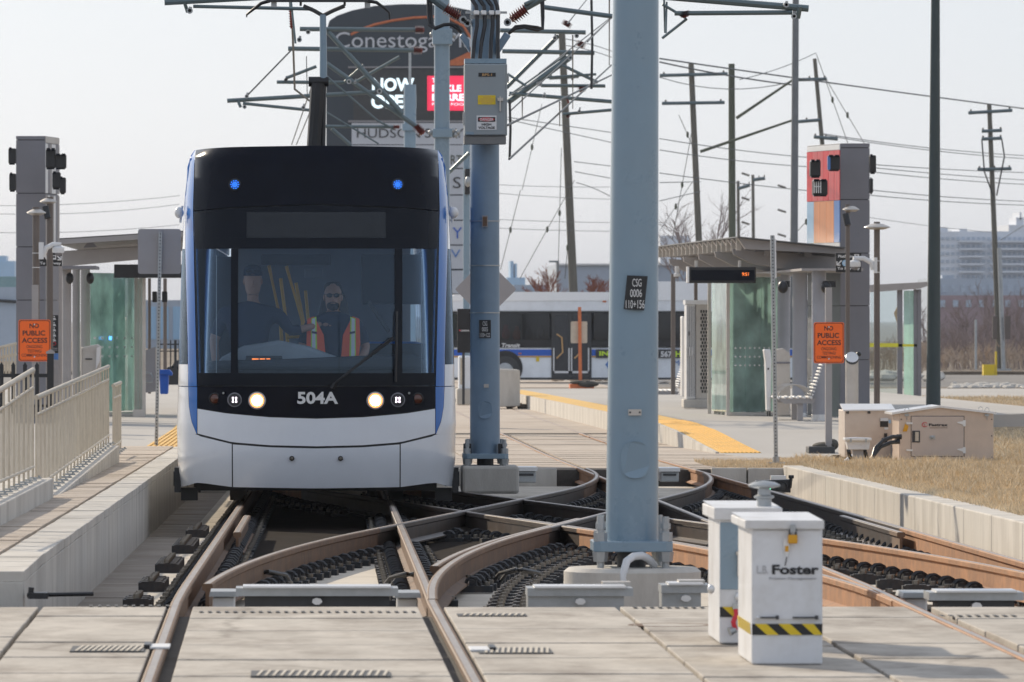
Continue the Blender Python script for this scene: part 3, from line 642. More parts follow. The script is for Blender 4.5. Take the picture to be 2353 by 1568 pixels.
def patch(name, mat, xl, xr, yt, yb, off=0.0, nu=26, nv=12, thick=.018, parent=None, sides=('L',), mirror=False):
    f = lambda t, k: t if isinstance(t, (int, float)) else pw(t, k)
    res = []
    for s_ in ((1, -1) if mirror else (1,)):
        m = MB(); front = []; back = []
        for j in range(nv + 1):
            t = j / nv
            for i in range(nu + 1):
                s = i / nu; xm = (f(xl, 700) + f(xr, 700)) / 2
                y = f(yt, xm) + (f(yb, xm) - f(yt, xm)) * t
                x = f(xl, y) + (f(xr, y) - f(xl, y)) * s
                y = f(yt, x) + (f(yb, x) - f(yt, x)) * t
                lx, lz = tl(x, y); front.append(face(lx * s_, lz, off)); back.append(face(lx * s_, lz, off + thick))
        k = nu + 1; N_ = len(front)
        fs = [(j * k + i, j * k + i + 1, (j + 1) * k + i + 1, (j + 1) * k + i) for j in range(nv) for i in range(nu)]
        m.add(front + back, fs + [tuple(N_ + a for a in q[::-1]) for q in fs], 0, True)
        rim = [i for i in range(nu)] + [j * k + nu for j in range(nv)] + [nv * k + i for i in range(nu, 0, -1)] + [j * k for j in range(nv, 0, -1)]
        for a, b in zip(rim, rim[1:] + rim[:1]): m.f.append([a, b, N_ + b, N_ + a]); m.m.append(0); m.sm.append(False)
        res.append(m.build(name, mat, parent or tram, local=True, sharp=30))
    return res
WL = [(339, 443.6), (480, 440.8), (620, 444), (888, 450.8)]
WR = [(k, 2 * 726.6 - v) for k, v in WL]
shr = lambda T, d: [(a, b + d) for a, b in T]
patch('roof_fascia', M_tblack, shr(WL, 1), shr(WR, -1), [(443, 338.5), (520, 335.5), (735, 333), (930, 335.5), (1010, 338.5)], [(441, 482), (530, 475.5), (726, 468.5), (923, 475.5), (1012, 482)], nv=16)
WTOP = [(441, 484.5), (530, 478), (726, 471), (923, 478), (1012, 484.5)]
ws = patch('windscreen', M_glass, shr(WL, 1.5), shr(WR, -1.5), WTOP, 887, nu=40, nv=16, thick=.012)[0]
patch('destination_display', pm('display_film', (.010, .015, .022), .10, bump=1.0, bscale=4, spec=.35), 566.4, 886.8, 487.2, 545.9, off=-.0035, nu=24, nv=6, thick=.002, parent=ws)
def frit(xl, xr, yt, yb, nu=8, nv=10): patch('windscreen_border', M_tpillar, xl, xr, yt, yb, off=-.004, nu=nu, nv=nv, thick=.002, parent=ws)
patch('windscreen_border', M_tpillar, shr(WL, 1.8), shr(WR, -1.8), 546.5, 571, off=-.004, nu=40, nv=4, thick=.002, parent=ws)
patch('windscreen_border', M_tpillar, shr(WL, 1.8), shr(WR, -1.8), shr(WTOP, .3), 484.4 + 2, off=-.004, nu=40, nv=3, thick=.002, parent=ws)
frit(shr(WL, 1.8), 566, 486.6, 546.4, 12, 4); frit(2 * 726.6 - 566, shr(WR, -1.8), 486.6, 546.4, 12, 4)
patch('windscreen_border', M_tpillar, shr(WL, 1.8), shr(WR, -1.8), 858, 886.6, off=-.004, nu=40, nv=4, thick=.002, parent=ws)
for xa, xb in ((530, 546), (908, 925)): patch('windscreen_pillar', M_tpillar, xa, xb, 571.1, 857.9, off=-.0045, nu=3, nv=12, thick=.03, parent=ws)
frit(shr(WL, 1.8), shr(WL, 5.5), 571.1, 857.9, 2, 12); frit(shr(WR, -5.5), shr(WR, -1.8), 571.1, 857.9, 2, 12)
A1 = [(451, 939.5), (520, 950), (620, 958.5), (726.6, 961.8), (833, 958.5), (933, 950), (1002, 939.5)]
A2 = [(451, 1000), (533, 1019.5), (620, 1026), (726.6, 1028.5), (833, 1026), (920, 1019.5), (1002, 1000)]
band = patch('headlamp_band', M_tblack, 452, 1001.2, 889.5, shr(A1, -1.2), nu=36, nv=6)[0]
patch('bumper_panel', M_twhite, 452.2, 1001, shr(A1, 1.0), shr(A2, -2.4), nu=36, nv=8, off=-.006)
patch('lower_panel', M_twhite, 534.6, 918.6, shr(A2, 2.6), [(533, 1121), (726, 1123.5), (919, 1121)], nu=30, nv=10)
patch('bumper_gap', M_black, 452, 1001, shr(A2, -4), shr(A2, 4), off=.02, nu=30, nv=2)
SIL = [(889, 404.3), (986, 401.3), (1060, 403.3), (1125, 412.6)]
BL = [(889, 430), (935, 432), (970, 438), (999.5, 450.5)]
patch('corner_fender', M_twhite, SIL, shr(BL, -.6), 890.5, 999.6, nu=14, nv=12, mirror=True)
patch('corner_fender', M_twhite, SIL, [(999, 532), (1125, 532)], [(401, 999.7), (451, 999.7), (455, 1003.5), (533, 1021.5)], [(412.6, 1125), (427, 1120), (449, 1112.5), (470, 1113.5), (533, 1121)], nu=18, nv=12, mirror=True)
patch('blue_corner', M_tblue, BL, 451, 890, 999, nu=6, nv=10, off=-.003, mirror=True)
patch('fascia_gap', M_black, 430, 532, 1000, 1022, off=.03, nu=8, nv=2, mirror=True)
BU = [(339, 441.5), (345, 437), (352, 432), (380, 424.6), (450, 420.4), (571, 421.5), (700, 426), (800, 429), (889, 430)]
patch('blue_corner', M_tblue, BU, shr(WL, -.4), 338.5, 888.6, nu=6, nv=40, off=-.004, mirror=True)
S1 = [(450, 419.2), (540, 415.4), (600, 412.4), (700, 409.3), (800, 406.4), (889, 404.4)]
patch('side_window', M_glass, S1, shr(BU, -.6), 571, 838, nu=5, nv=20, off=.004, mirror=True)
patch('side_wrap', M_twhite, S1, shr(BU, -.6), 450, 570.4, nu=5, nv=10, off=0, mirror=True)
patch('side_wrap', M_twhite, S1, shr(BU, -.6), 838.6, 888.6, nu=5, nv=6, off=0, mirror=True)
patch('backing', M_black, 452, 1001, 886, 1110, off=.045, nu=30, nv=8)
patch('backing', M_black, 446, 1007, 345, 480, off=.045, nu=30, nv=8)
text('504A', 683, 900.5, 776.8, 928.8, TY - .012, M_signw, band, bold=.032, depth=.012)
# lamps
def lamp(x, y, r, mat, name, ring=M_galv, core=None, hood=0.02):
    lx, lz = tl(x, y); c = face(lx, lz, -.004); rr = r / 244
    m = MB(); m.lathe(c, [(rr * 1.16, -.004), (rr * 1.16, .018), (rr * .98, .022), (rr * .96, .0)], 28, axis='y'); o = m.build(name, ring, tram, local=True)
    m = MB(); m.lathe(c, [(rr * .97, -.002), (rr * .93, .010), (rr * .6, .018), (.001, .021)], 28, axis='y'); m.build('lens', mat, o, local=True)
    if core:
        m = MB()
        for dx, dz, q in core[1]: m.lathe(c + Vector((dx * rr, -.012, dz * rr)), [(rr * q, 0), (rr * q * .8, .012), (.0005, .014)], 12, axis='y')
        m.build('glow_core', core[0], o, local=True)
for s_ in (-1, 1):
    X = lambda v: 726.6 + s_ * v
    lamp(X(136), 921, 17.5, M_head, 'headlamp', core=(M_headc, [(0, 0, .74)]))
    lamp(X(188), 919.5, 14.5, M_dark, 'daytime_lamp', ring=M_lav, core=(M_led, [(-.25, .3, .17), (.25, .3, .17), (-.25, -.3, .17), (.25, -.3, .17), (-.25, .0, .13), (.25, .0, .13)]))
    lamp(X(234), 917, 12, M_amber, 'indicator_lamp', ring=M_black)
    lamp(X(214), 904, 3, M_signw, 'washer_cap', ring=M_black)
    lamp(X(188), 423, 12.5, M_black, 'blue_marker_lamp', ring=M_black, core=(M_ledb, [(.72 * math.cos(k * math.pi / 5) * u, .72 * math.sin(k * math.pi / 5) * u, .125) for u in (.5, 1) for k in range(10)] + [(0, 0, .18)]))
    lamp(X(56), 1054, 5, M_clipb, 'screw_cap', ring=M_dark)
# wiper
m = MB(); w1, w2 = face(*tl(763, 886), -.05), face(*tl(903, 775), -.06)
m.tube([w1, w2], .011, 6); m.tube([face(*tl(790, 866), -.06), face(*tl(905, 779), -.07)], .008, 6)
m.tube([face(*tl(912, 716), -.03), face(*tl(911, 790), -.045), face(*tl(909, 878), -.03)], .012, 6); m.tube([face(*tl(763, 893), -.05), face(*tl(770, 880), -.05)], .022, 8)
m.build('wiper', M_black, tram, local=True)
# body behind the nose
L1 = 29.0; d0 = 1.02
def side(z0, z1, mat, name, y0=d0, y1=L1, n=6, off=0.0, parent=None):
    for s_ in (-1, 1):
        zs = lin(z0, z1, n); m = MB(); rings = []
        for y in (y0, y1): rings.append([Vector((s_ * (pw(WT, z) + off), y, z)) for z in zs] + [Vector((s_ * (pw(WT, z) + off - .03), y, z)) for z in zs[::-1]])
        m.loft(rings, 0, True); m.build(name, mat, parent or tram, local=True)
side(.30, 1.22, M_twhite, 'side_panel'); side(2.62, 3.3, M_tblue, 'side_panel')
side(1.22, 2.62, M_glass, 'side_window', d0, 1.25)
y = 1.3
while y < L1 - 2: side(1.25, 2.60, M_glass, 'side_window', y, y + 1.7, off=-.005); side(1.25, 2.60, M_tblack, 'side_pillar', y + 1.71, y + 1.95); y += 1.96
m = MB(); rings = []
for yy in (1.25, L1): rings.append([Vector((x_, yy, z_)) for x_, z_ in ((-1.17, 3.28), (-1.1, 3.36), (0, 3.385), (1.1, 3.36), (1.17, 3.28), (1.1, 3.24), (0, 3.26), (-1.1, 3.24))])
m.loft(rings, 0, True); m.build('roof', M_tblack, tram, local=True)
m = MB(); m.box(-1.2, 1.2, L1 - .1, L1, .3, 3.3); m.build('end_wall', M_int, tram, local=True)
m = MB(); m.box(-1.25, 1.25, 1.1, L1, .33, .38); m.build('floor', M_intd, tram, local=True)
m = MB(); m.box(-1.15, 1.15, .95, L1, .12, .32); m.box(-.6, .6, .35, 1.0, .16, .30); m.build('underframe', M_black, tram, local=True)
for s_ in (-1, 1):
    for yy in (2.0, 3.8):
        m = MB(); m.cyl((s_ * .70, yy, .30), (s_ * .84, yy, .30), .30, n=28); m.build('wheel', M_dark, tram, local=True)
    m = MB(); m.box(s_ * 1.30 - .07, s_ * 1.30 + .07, 1.1, 1.6, .16, .30); m.box(s_ * 1.33 - .03, s_ * 1.33 + .03, 1.05, 1.2, .10, .34); m.box(s_ * 1.22 - .08, s_ * 1.22 + .08, 1.2, 1.4, .02, .14); m.build('step_sensor', M_black, tram, local=True)
    m = MB(); m.ell(face(s_ * 1.255, 2.775) + Vector((s_ * .055, -.05, .0)), .045, .05, .055); m.cyl(face(s_ * 1.25, 2.84) + Vector((s_ * .03, -.03, 0)), face(s_ * 1.25, 2.84) + Vector((s_ * .05, -.03, -.16)), .012); m.build('camera_pod', M_white, tram, local=True)
for x, r, h in ((548, .05, .03), (755, .085, .04), (930, .08, .03), (640, .02, .02)):
    lx, lz = tl(x, 333); m = MB(); m.lathe((lx, 1.0, 3.37), [(r, -.05), (r, 0), (r * .7, h), (.002, h * 1.1)], 16); m.build('roof_aerial', M_black, tram, local=True)
# interior (all inside the cab and saloon)
def ip(name, mat, x0, y0, x1, y1, Y, d): m = MB(); m.bp(x0, y0, x1, y1, Y, d); return m.build(name, mat, tram, bevel=.01)
m = MB(); m.box(-1.12, 1.12, .62, 1.05, .5, 1.3); m.prism([(-1.1, 1.28), (1.1, 1.28), (1.1, 1.36), (.9, 1.43), (-.3, 1.38), (-1.1, 1.36)], .45, .8); m.build('dashboard', M_intd, tram, local=True, bevel=.03)
m = MB(); m.prismpx([(480, 858), (510, 820), (560, 795), (640, 782), (710, 796), (790, 826), (850, 858)], 67.78, .25); m.build('dash_cowl', pm('cowl_grey', (.30, .31, .32), .6), tram, bevel=.04)
m = MB(); m.prismpx([(556, 858), (566, 818), (648, 818), (652, 858)], 67.62, .12); dsp = m.build('dash_display', M_black, tram)
m = MB()
for a, b, c_ in ((579, 594, 824), (597, 609, 824), (612, 621, 824), (590, 598, 839), (600, 604, 839), (607, 618, 839), (621, 631, 839)): m.bp(a, c_, b, c_ + 3.4, 67.608, .01)
m.build('display_digits', M_ledo, dsp)
m = MB(); m.box(-.68, .68, .46, .9, 2.50, 2.80); m.build('destination_box', M_intd, tram, local=True)
m = MB(); m.box(-1.1, 1.1, .9, 1.4, 2.45, 3.2); m.build('cab_ceiling', M_intd, tram, local=True)
m = MB(); m.box(-1.15, 1.15, 1.4, L1, 2.75, 3.2); m.build('saloon_ceiling', M_int, tram, local=True)
ip('cab_partition', M_intd, 830, 585, 1010, 700, 69.6, .05); ip('cab_partition', M_intd, 440, 590, 545, 1100, 69.8, .04)
ip('cab_partition', M_intd, 600, 585, 760, 610, 69.6, .05); ip('cab_partition', M_intd, 830, 790, 1010, 1100, 69.6, .05); ip('locker', M_int, 700, 618, 742, 640, 72, .4)
for x0, x1, y0, y1, Y_ in ((668, 700, 612, 862, 71.5), (690, 705, 650, 862, 73), (712, 716, 668, 862, 76), (628, 650, 610, 862, 70.6), (655, 664, 640, 862, 73.5)):
    m = MB(); m.tube([P(x0 - 10, y0, Y_), P(x1 - 5, (y0 + y1) / 2, Y_), P(x1, y1, Y_)], .018, 8); m.build('grab_bar', M_ybar, tram)
for y_ in (800, 822, 776): m = MB(); m.tube([P(660, y_, 72.5), P(700, y_ - 3, 72.5)], .016, 8); m.build('grab_bar', M_ybar, tram)
for k in range(7):
    for s_ in (-1, 1):
        m = MB(); m.box(s_ * .85 - .3, s_ * .85 + .3, 4.5 + k * 1.9, 4.6 + k * 1.9, .7, 1.5); m.box(s_ * .85 - .3, s_ * .85 + .3, 4.1 + k * 1.9, 4.5 + k * 1.9, .7, .8); m.build('passenger_seat', M_tblue, tram, local=True, bevel=.03)
# driver seat and mirror arm inside
m = MB(); m.prismpx([(728, 860), (726, 745), (738, 690), (752, 662), (784, 662), (798, 690), (806, 745), (804, 860)], 68.75, .12); m.build('driver_seat', M_black, tram, bevel=.02)
m = MB(); m.tube([P(848, 694, 67.9), P(893, 762, 67.8)], .022, 8); m.build('mirror_arm', M_black, tram)
for x, y0, y1 in ((496, 586, 860), (970, 590, 860)):
    m = MB(); lx, lz = tl(x, y0); lx2, lz2 = tl(x, y1); m.tube([face(lx, lz, .05), face(lx2, lz2, .05)], .004, 5); m.build('side_wiper_wire', M_galv, tram, local=True)
# pantograph
PY = 70.5
pan = lambda x, y, dy=0: P(x, y, PY + dy)
m = MB(); m.tube([pan(722, 340), pan(727, 260), pan(731, 192)], .075, 10); m.tube([pan(741, 340), pan(742, 260), pan(743, 192)], .03, 8); m.tube([pan(717, 330), pan(724, 250), pan(722, 200), pan(735, 182)], .012, 6)
pg = m.build('pantograph_lower_arm', M_black, tram)
m = MB(); m.tube([pan(709, 188), pan(755, 188)], .05, 16); m.build('knuckle', M_black, pg)
m = MB(); m.tube([pan(743, 196), pan(743, 110), pan(742, 34)], .038, 12, r2=.032); ua = m.build('pantograph_upper_arm', M_pole, tram)
m = MB(); m.tube([pan(741, 36), pan(722, 25), pan(697, 14)], .02, 8); m.tube([pan(743, 36), pan(765, 25), pan(792, 14)], .02, 8); m.tube([pan(691, 14), pan(691, 4)], .012); m.tube([pan(792, 14), pan(792, 4)], .012); m.build('head_frame', M_dark, ua)
m = MB(); m.box(pan(614, 4).x, pan(850, 4).x, PY - .06, PY + .06, pan(0, 5).z, pan(0, 0).z)
m.tube([pan(620, 2), pan(600, 8), pan(582, 22), pan(567, 34), pan(567, 40)], .02, 8, r2=.008); m.tube([pan(845, 2), pan(865, 6), pan(885, 20), pan(895, 30), pan(895, 46)], .02, 8, r2=.008); m.build('collector_bar', M_black, ua)
m = MB(); m.box(pan(623, 0).x, pan(636, 0).x, PY, PY + .1, pan(0, 16).z, pan(0, 0).z); m.box(pan(838, 0).x, pan(851, 0).x, PY, PY + .1, pan(0, 18).z, pan(0, 0).z); m.build('spring_box', M_galv, ua)
# ================================================================== people
def skin_mesh(name, pts, edges, mat, parent, sub=1):
    me = bpy.data.meshes.new(name); me.from_pydata([tuple(p[0]) for p in pts], edges, [])
    ob = bpy.data.objects.new('tmp', me); COL.objects.link(ob)
    ob.modifiers.new('s', 'SKIN')
    for i, p in enumerate(pts):
        sv = me.skin_vertices[0].data[i]; r = p[1]; sv.radius = (r, r) if not isinstance(r, tuple) else r
    me.skin_vertices[0].data[0].use_root = True
    sb = ob.modifiers.new('b', 'SUBSURF'); sb.levels = sub; sb.render_levels = sub
    dg = bpy.context.evaluated_depsgraph_get(); m2 = bpy.data.meshes.new_from_object(ob.evaluated_get(dg))
    bpy.data.objects.remove(ob)
    inv = WM[parent].inverted()
    for v in m2.vertices: v.co = inv @ v.co
    for p in m2.polygons: p.use_smooth = True
    m2.materials.clear(); m2.materials.append(mat)
    o = bpy.data.objects.new(name, m2); COL.objects.link(o); o.parent = parent; WM[o] = WM[parent]; return o
def head(t, c, sx, look=0.0):
    m = MB(); rings = []
    for h, w, d, o_ in ((-.125, .035, .04, -.01), (-.115, .05, .06, -.02), (-.085, .062, .078, -.012), (-.04, .070, .088, 0), (0, .074, .094, 0), (.045, .076, .096, .004), (.085, .068, .086, .008), (.112, .045, .06, .01), (.122, .012, .015, .01)):
        rings.append([c + Vector((sx * w * 1.12 * math.cos(a), d * 1.05 * math.sin(a) + o_, h * 1.12)) for a in [2 * math.pi * j / 18 for j in range(18)]])
    m.loft(rings, 0, True)
    m.ell(c + Vector((look, -.103, -.02)), .013, .02, .025); m.ell(c + Vector((-.083, 0, -.01)), .012, .02, .032); m.ell(c + Vector((.083, 0, -.01)), .012, .02, .032)
    m.ell(c + Vector((look, -.094, -.066)), .026, .012, .007)
    m.tube([c + Vector((0, .01, -.09)), c + Vector((0, .03, -.22))], .055, 12)
    return m.build('head', M_skin, t)
def hand(m, w, d, s=1.0):
    d = d.normalized(); sx, up = frame_of(d)
    m.ell(w + d * .045, .04 * s, .045 * s, .022 * s, n=10, k=6)
    for k, (o_, l) in enumerate(((-.03, .065), (-.01, .078), (.012, .074), (.032, .056))):
        b = w + d * .075 + sx * o_; m.tube([b, b + d * l * .5, b + d * l * .85 - up * .02, b + d * l - up * .045], .0095, 7, r2=.007)
    b = w + d * .03 - sx * .038; m.tube([b, b - sx * .025 + d * .03, b - sx * .025 + d * .065], .011, 7, r2=.008)
# standing man in navy
HYp = 68.35
q = lambda x, y, dy=0: P(x, y, HYp + dy)
st = E('person', 'standing man in navy shirt and dark cap reaching toward the seated driver', 'person', (q(583, 800).x, HYp, TG + .4))
pts = [(q(578, 905), .17), (q(575, 850), .175), (q(573, 790), .185), (q(574, 735), .175), (q(582, 695, .02), .06), (q(583, 672, .02), .055),
       (q(515, 722, .05), .085), (q(492, 780, .05), .062), (q(496, 840, -.05), .045), (q(505, 880, -.15), .035),
       (q(640, 722), .08), (q(668, 762, -.05), .058), (q(712, 752, -.02), .042), (q(738, 744, .12), .032),
       (q(550, 990), .10), (q(548, 1070), .07), (q(548, 1085), .07), (q(606, 990), .10), (q(608, 1070), .07)]
ed = [(0, 1), (1, 2), (2, 3), (3, 4), (4, 5), (3, 6), (6, 7), (7, 8), (8, 9), (3, 10), (10, 11), (11, 12), (12, 13), (0, 14), (14, 15), (0, 17), (17, 18)]
pts.pop(16); ed = [(a, b) if b < 16 else (a - (a > 16), b - 1) for a, b in ed]
skin_mesh('body', [(p, r * .84) for p, r in pts], ed, M_skin, st)
skin_mesh('shirt', [pts[i] for i in (0, 1, 2, 3)] + [(pts[4][0], .07)] + [pts[6], pts[7]] + [pts[10], pts[11], (pts[12][0].lerp(pts[11][0], .4), .056)], [(0, 1), (1, 2), (2, 3), (3, 4), (3, 5), (5, 6), (3, 7), (7, 8), (8, 9)], M_navy, st)
skin_mesh('trousers', [(pts[0][0], .18), (pts[14][0], .115), (pts[15][0], .085), (pts[16][0], .115), (pts[17][0], .085)], [(0, 1), (1, 2), (0, 3), (3, 4)], M_intd, st)
hc = q(581, 645, .02); head(st, hc, 1.0)
m = MB(); m.lathe(hc + Vector((0, 0, .045)), [(.092, 0), (.094, .04), (.078, .085), (.04, .105), (.004, .11)], 18); m.prismz([(hc.x - .075, hc.y - .06), (hc.x + .075, hc.y - .06), (hc.x + .055, hc.y - .17), (hc.x - .055, hc.y - .17)], hc.z + .045, hc.z + .058); m.build('cap', M_navy, st)
m = MB(); m.box(hc.x - .066, hc.x - .008, hc.y - .125, hc.y - .115, hc.z + .075, hc.z + .10); m.box(hc.x + .008, hc.x + .066, hc.y - .125, hc.y - .115, hc.z + .075, hc.z + .10); m.build('sunglasses_on_cap', M_tblack, st)
m = MB(); hand(m, q(738, 744, .12), Vector((1, .1, -.25))); m.build('hand', M_skin, st)
m = MB(); hand(m, q(505, 880, -.15), Vector((.2, -.3, -1))); m.build('hand', M_skin, st)
# seated driver
HYp = 68.55
dr = E('person', 'seated driver with dark beard, sunglasses and orange safety vest', 'person', (q(765, 860).x, HYp, TG + .4))
pts = [(q(766, 880), .17), (q(766, 835), .155), (q(766, 785), .165), (q(766, 745), .15), (q(766, 715, .02), .058), (q(766, 700, .02), .055),
       (q(708, 748), .072), (q(694, 800, -.05), .055), (q(712, 845, -.35), .042), (q(730, 850, -.5), .032),
       (q(824, 748), .072), (q(842, 800, -.05), .055), (q(822, 845, -.35), .042), (q(804, 850, -.5), .032),
       (q(738, 885, -.35), .09), (q(736, 960, -.42), .065), (q(794, 885, -.35), .09), (q(796, 960, -.42), .065)]
ed = [(0, 1), (1, 2), (2, 3), (3, 4), (4, 5), (3, 6), (6, 7), (7, 8), (8, 9), (3, 10), (10, 11), (11, 12), (12, 13), (0, 14), (14, 15), (0, 16), (16, 17)]
skin_mesh('body', [(p, r * .84) for p, r in pts], ed, M_skin, dr)
skin_mesh('shirt', [pts[i] for i in (0, 1, 2, 3)] + [(pts[4][0], .066), pts[6], pts[7], pts[10], pts[11]], [(0, 1), (1, 2), (2, 3), (3, 4), (3, 5), (5, 6), (3, 7), (7, 8)], M_navy, dr)
skin_mesh('trousers', [(pts[0][0], .18), (pts[14][0], .11), (pts[15][0], .08), (pts[16][0], .11), (pts[17][0], .08)], [(0, 1), (1, 2), (0, 3), (3, 4)], M_intd, dr)
hc = q(765, 682, .0); head(dr, hc, .96)
m = MB(); m.lathe(hc + Vector((0, .02, .04)), [(.080, -.02), (.088, .03), (.084, .07), (.06, .098), (.004, .105)], 18); m.build('hair', M_hair, dr)
m = MB(); m.ell(hc + Vector((0, -.05, -.088)), .063, .06, .05); m.build('beard', M_hair, dr)
m = MB()
for s_ in (-1, 1): m.ell(hc + Vector((s_ * .034, -.107, .012)), .028, .009, .022)
m.box(hc.x - .085, hc.x + .085, hc.y - .107, hc.y - .10, hc.z + .02, hc.z + .026); m.build('sunglasses', M_black, dr)
vy = HYp - .19
for pl_, ma, nm in (([(706, 733), (722, 727), (744, 770), (752, 862), (712, 862), (704, 790)], M_vest, 'vest_panel'), ([(826, 733), (810, 727), (788, 770), (780, 862), (820, 862), (828, 790)], M_vest, 'vest_panel')):
    m = MB(); m.prismpx(pl_, vy, .03); vo = m.build(nm, ma, dr, bevel=.008)
    a = 1 if pl_[0][0] < 766 else -1; cx = 766
    m = MB(); m.prismpx([(cx - a * 51, 732), (cx - a * 39, 728), (cx - a * 36, 862), (cx - a * 52, 862)], vy - .006, .006); m.build('lime_strip', M_vesty, vo)
    m = MB(); m.prismpx([(cx - a * 49, 733), (cx - a * 42, 731), (cx - a * 40, 862), (cx - a * 49, 862)], vy - .010, .004); m.build('silver_tape', M_vestw, vo)
    m = MB(); m.prismpx([(cx - a * 50, 761), (cx - a * 38, 763), (cx - a * 38, 768), (cx - a * 50, 766)], vy - .013, .003); m.build('strap', M_black, vo)
m = MB(); hand(m, pts[9][0], Vector((.3, -.9, -.2))); hand(m, pts[13][0], Vector((-.3, -.9, -.2))); m.build('hand', M_skin, dr)
# ================================================================== traction poles
def pole_base(t, xc, yf, w, Y, r, zt, pedw, pedtop, pedbot, bolts=True):
    """flange, anchor bolts and stub under a traction pole; yf flange top/bottom, all measured at distance Y"""
    c = P(xc, 0, Y); ft, fb = P(0, yf[0], Y).z, P(0, yf[1], Y).z; hw = w / 2 * Y / F
    m = MB(); m.prismz([(c.x - hw, Y - hw + .04), (c.x - hw + .04, Y - hw), (c.x + hw - .04, Y - hw), (c.x + hw, Y - hw + .04), (c.x + hw, Y + hw), (c.x - hw, Y + hw)], fb, ft); m.build('flange', M_pole, t, bevel=.006)
    pt = P(0, pedtop, Y).z
    for sx in (-.82, -.74, .74, .82):
        yy = -.8 if abs(sx) > .8 else .75
        x = c.x + sx * hw
        m = MB(); m.cyl((x, Y + yy * hw, pt - .05), (x, Y + yy * hw, ft + .15), .022, n=10); m.cyl((x, Y + yy * hw, ft), (x, Y + yy * hw, ft + .055), .042, n=6); m.cyl((x, Y + yy * hw, ft + .075), (x, Y + yy * hw, ft + .11), .030, n=6)
        m.cyl((x, Y + yy * hw, fb - .06), (x, Y + yy * hw, fb), .042, .05, n=6); m.build('anchor_bolt', M_galv, t)
    m = MB(); m.cyl((c.x, Y, pt - .02), (c.x, Y, fb), r * .55, n=20); m.build('stub', M_dark, t)
t6 = E('catenary_pole', 'thick pale blue grey steel pole with plate CSG 0006 between the tracks', 'pole', (P(1452, 0, 43.6).x, 43.6, G(43.6)), 'catenary poles')
Y6 = 43.6; c6 = P(1456, 0, Y6).x
m = MB(); m.tube([(P(1452, 1258, Y6).x, Y6, P(0, 1258, Y6).z), (P(1456, 700, Y6).x, Y6, P(0, 700, Y6).z), (P(1461.5, -60, Y6).x, Y6, P(0, -60, Y6).z), (P(1466, -900, Y6).x, Y6, P(0, -900, Y6).z)], .1625, 40, r2=.128)
m.build('shaft', M_pole, t6)
pole_base(t6, 1451, (1242, 1266), 182, Y6, .16, 0, 310, 1304, 1378)
m = MB(); rings = []
for z, e in ((-.3, 0), (P(0, 1312, Y6).z, 0), (P(0, 1303, Y6).z, .03)): rings.append([Vector((P(1452, 0, Y6).x + (.42 - e) * math.cos(a), Y6 - .05 + (.42 - e) * math.sin(a), z)) for a in [2 * math.pi * j / 40 for j in range(40)]])
m.loft(rings); single(m, 'pole_pedestal', M_kerb, 'round pale concrete pedestal under the thick near pole', 'pedestal')
def oval(x0, x1, y0, y1, xc, Y, r, mat, t, name, off=.004, th=.012):
    """oval cover plate bent round a round pole"""
    c = P(xc, 0, Y).x; m = MB(); n = 24; fr = []; bk = []
    for i in range(n):
        a = 2 * math.pi * i / n; px = (x0 + x1) / 2 + (x1 - x0) / 2 * math.copysign(abs(math.cos(a)) ** .7, math.cos(a)); py = (y0 + y1) / 2 + (y1 - y0) / 2 * math.copysign(abs(math.sin(a)) ** .8, math.sin(a))
        dx = P(px, 0, Y).x - c; z = P(0, py, Y).z; dx = max(-r * .97, min(r * .97, dx)); an = math.asin(dx / r)
        fr.append(Vector((c + (r + off + th) * math.sin(an), Y - (r + off + th) * math.cos(an), z))); bk.append(Vector((c + (r - .01) * math.sin(an), Y - (r - .01) * math.cos(an), z)))
    m.add(fr + bk, [tuple(range(n))] + [(i, (i + 1) % n, n + (i + 1) % n, n + i) for i in range(n)]); return m.build(name, mat, t, bevel=.003)
oval(1425, 1488, 1013, 1098, 1454, Y6, .162, M_pole, t6, 'hand_hole_cover')
m = MB(); m.prismpx([(1441, 633), (1488.5, 635), (1480, 714), (1433, 711)], Y6 - .175, .012); pp = m.build('number_plate', M_black, t6)
text('CSG', 1453, 641, 1474, 659, Y6 - .176, M_signw, pp, depth=.002); text('0006', 1448, 665, 1475, 683, Y6 - .176, M_signw, pp, depth=.002); text('110+156', 1438, 690, 1481, 709, Y6 - .176, M_signw, pp, depth=.002)
m = MB(); m.bp(1444, 941, 1474, 955, Y6 - .172, .01); tp = m.build('tag_plate', M_alu, t6)
m = MB(); m.bp(1446, 946, 1450, 950, Y6 - .176, .004); m.bp(1468, 946, 1472, 950, Y6 - .176, .004); m.build('rivet', M_dark, tp)
m = MB(); m.tube([P(1432, 1352, Y6 - .45), P(1433, 1318, Y6 - .45), P(1440, 1290, Y6 - .42), P(1455, 1279, Y6 - .35), P(1475, 1277, Y6 - .28), P(1490, 1284, Y6 - .22), P(1503, 1300, Y6 - .15)], .024, 14)
single(m, 'conduit', M_white, 'white curved conduit rising out of the near pole pedestal', 'pipe')
for x0, x1, y0, y1, yy in ((1395, 1452, 1332, 1345, 40.9),): pass
for (x0, x1, y0, y1) in ((1385, 1450, 1338, 1352), (1560, 1620, 1334, 1346)):
    m = MB(); m.bp(x0, y0, x1, y1, 40.5, .2); o = single(m, 'junction_box', M_alu, 'small flat junction box on the %s cable tray cover' % ('left' if x0 < 1500 else 'right'), 'box')
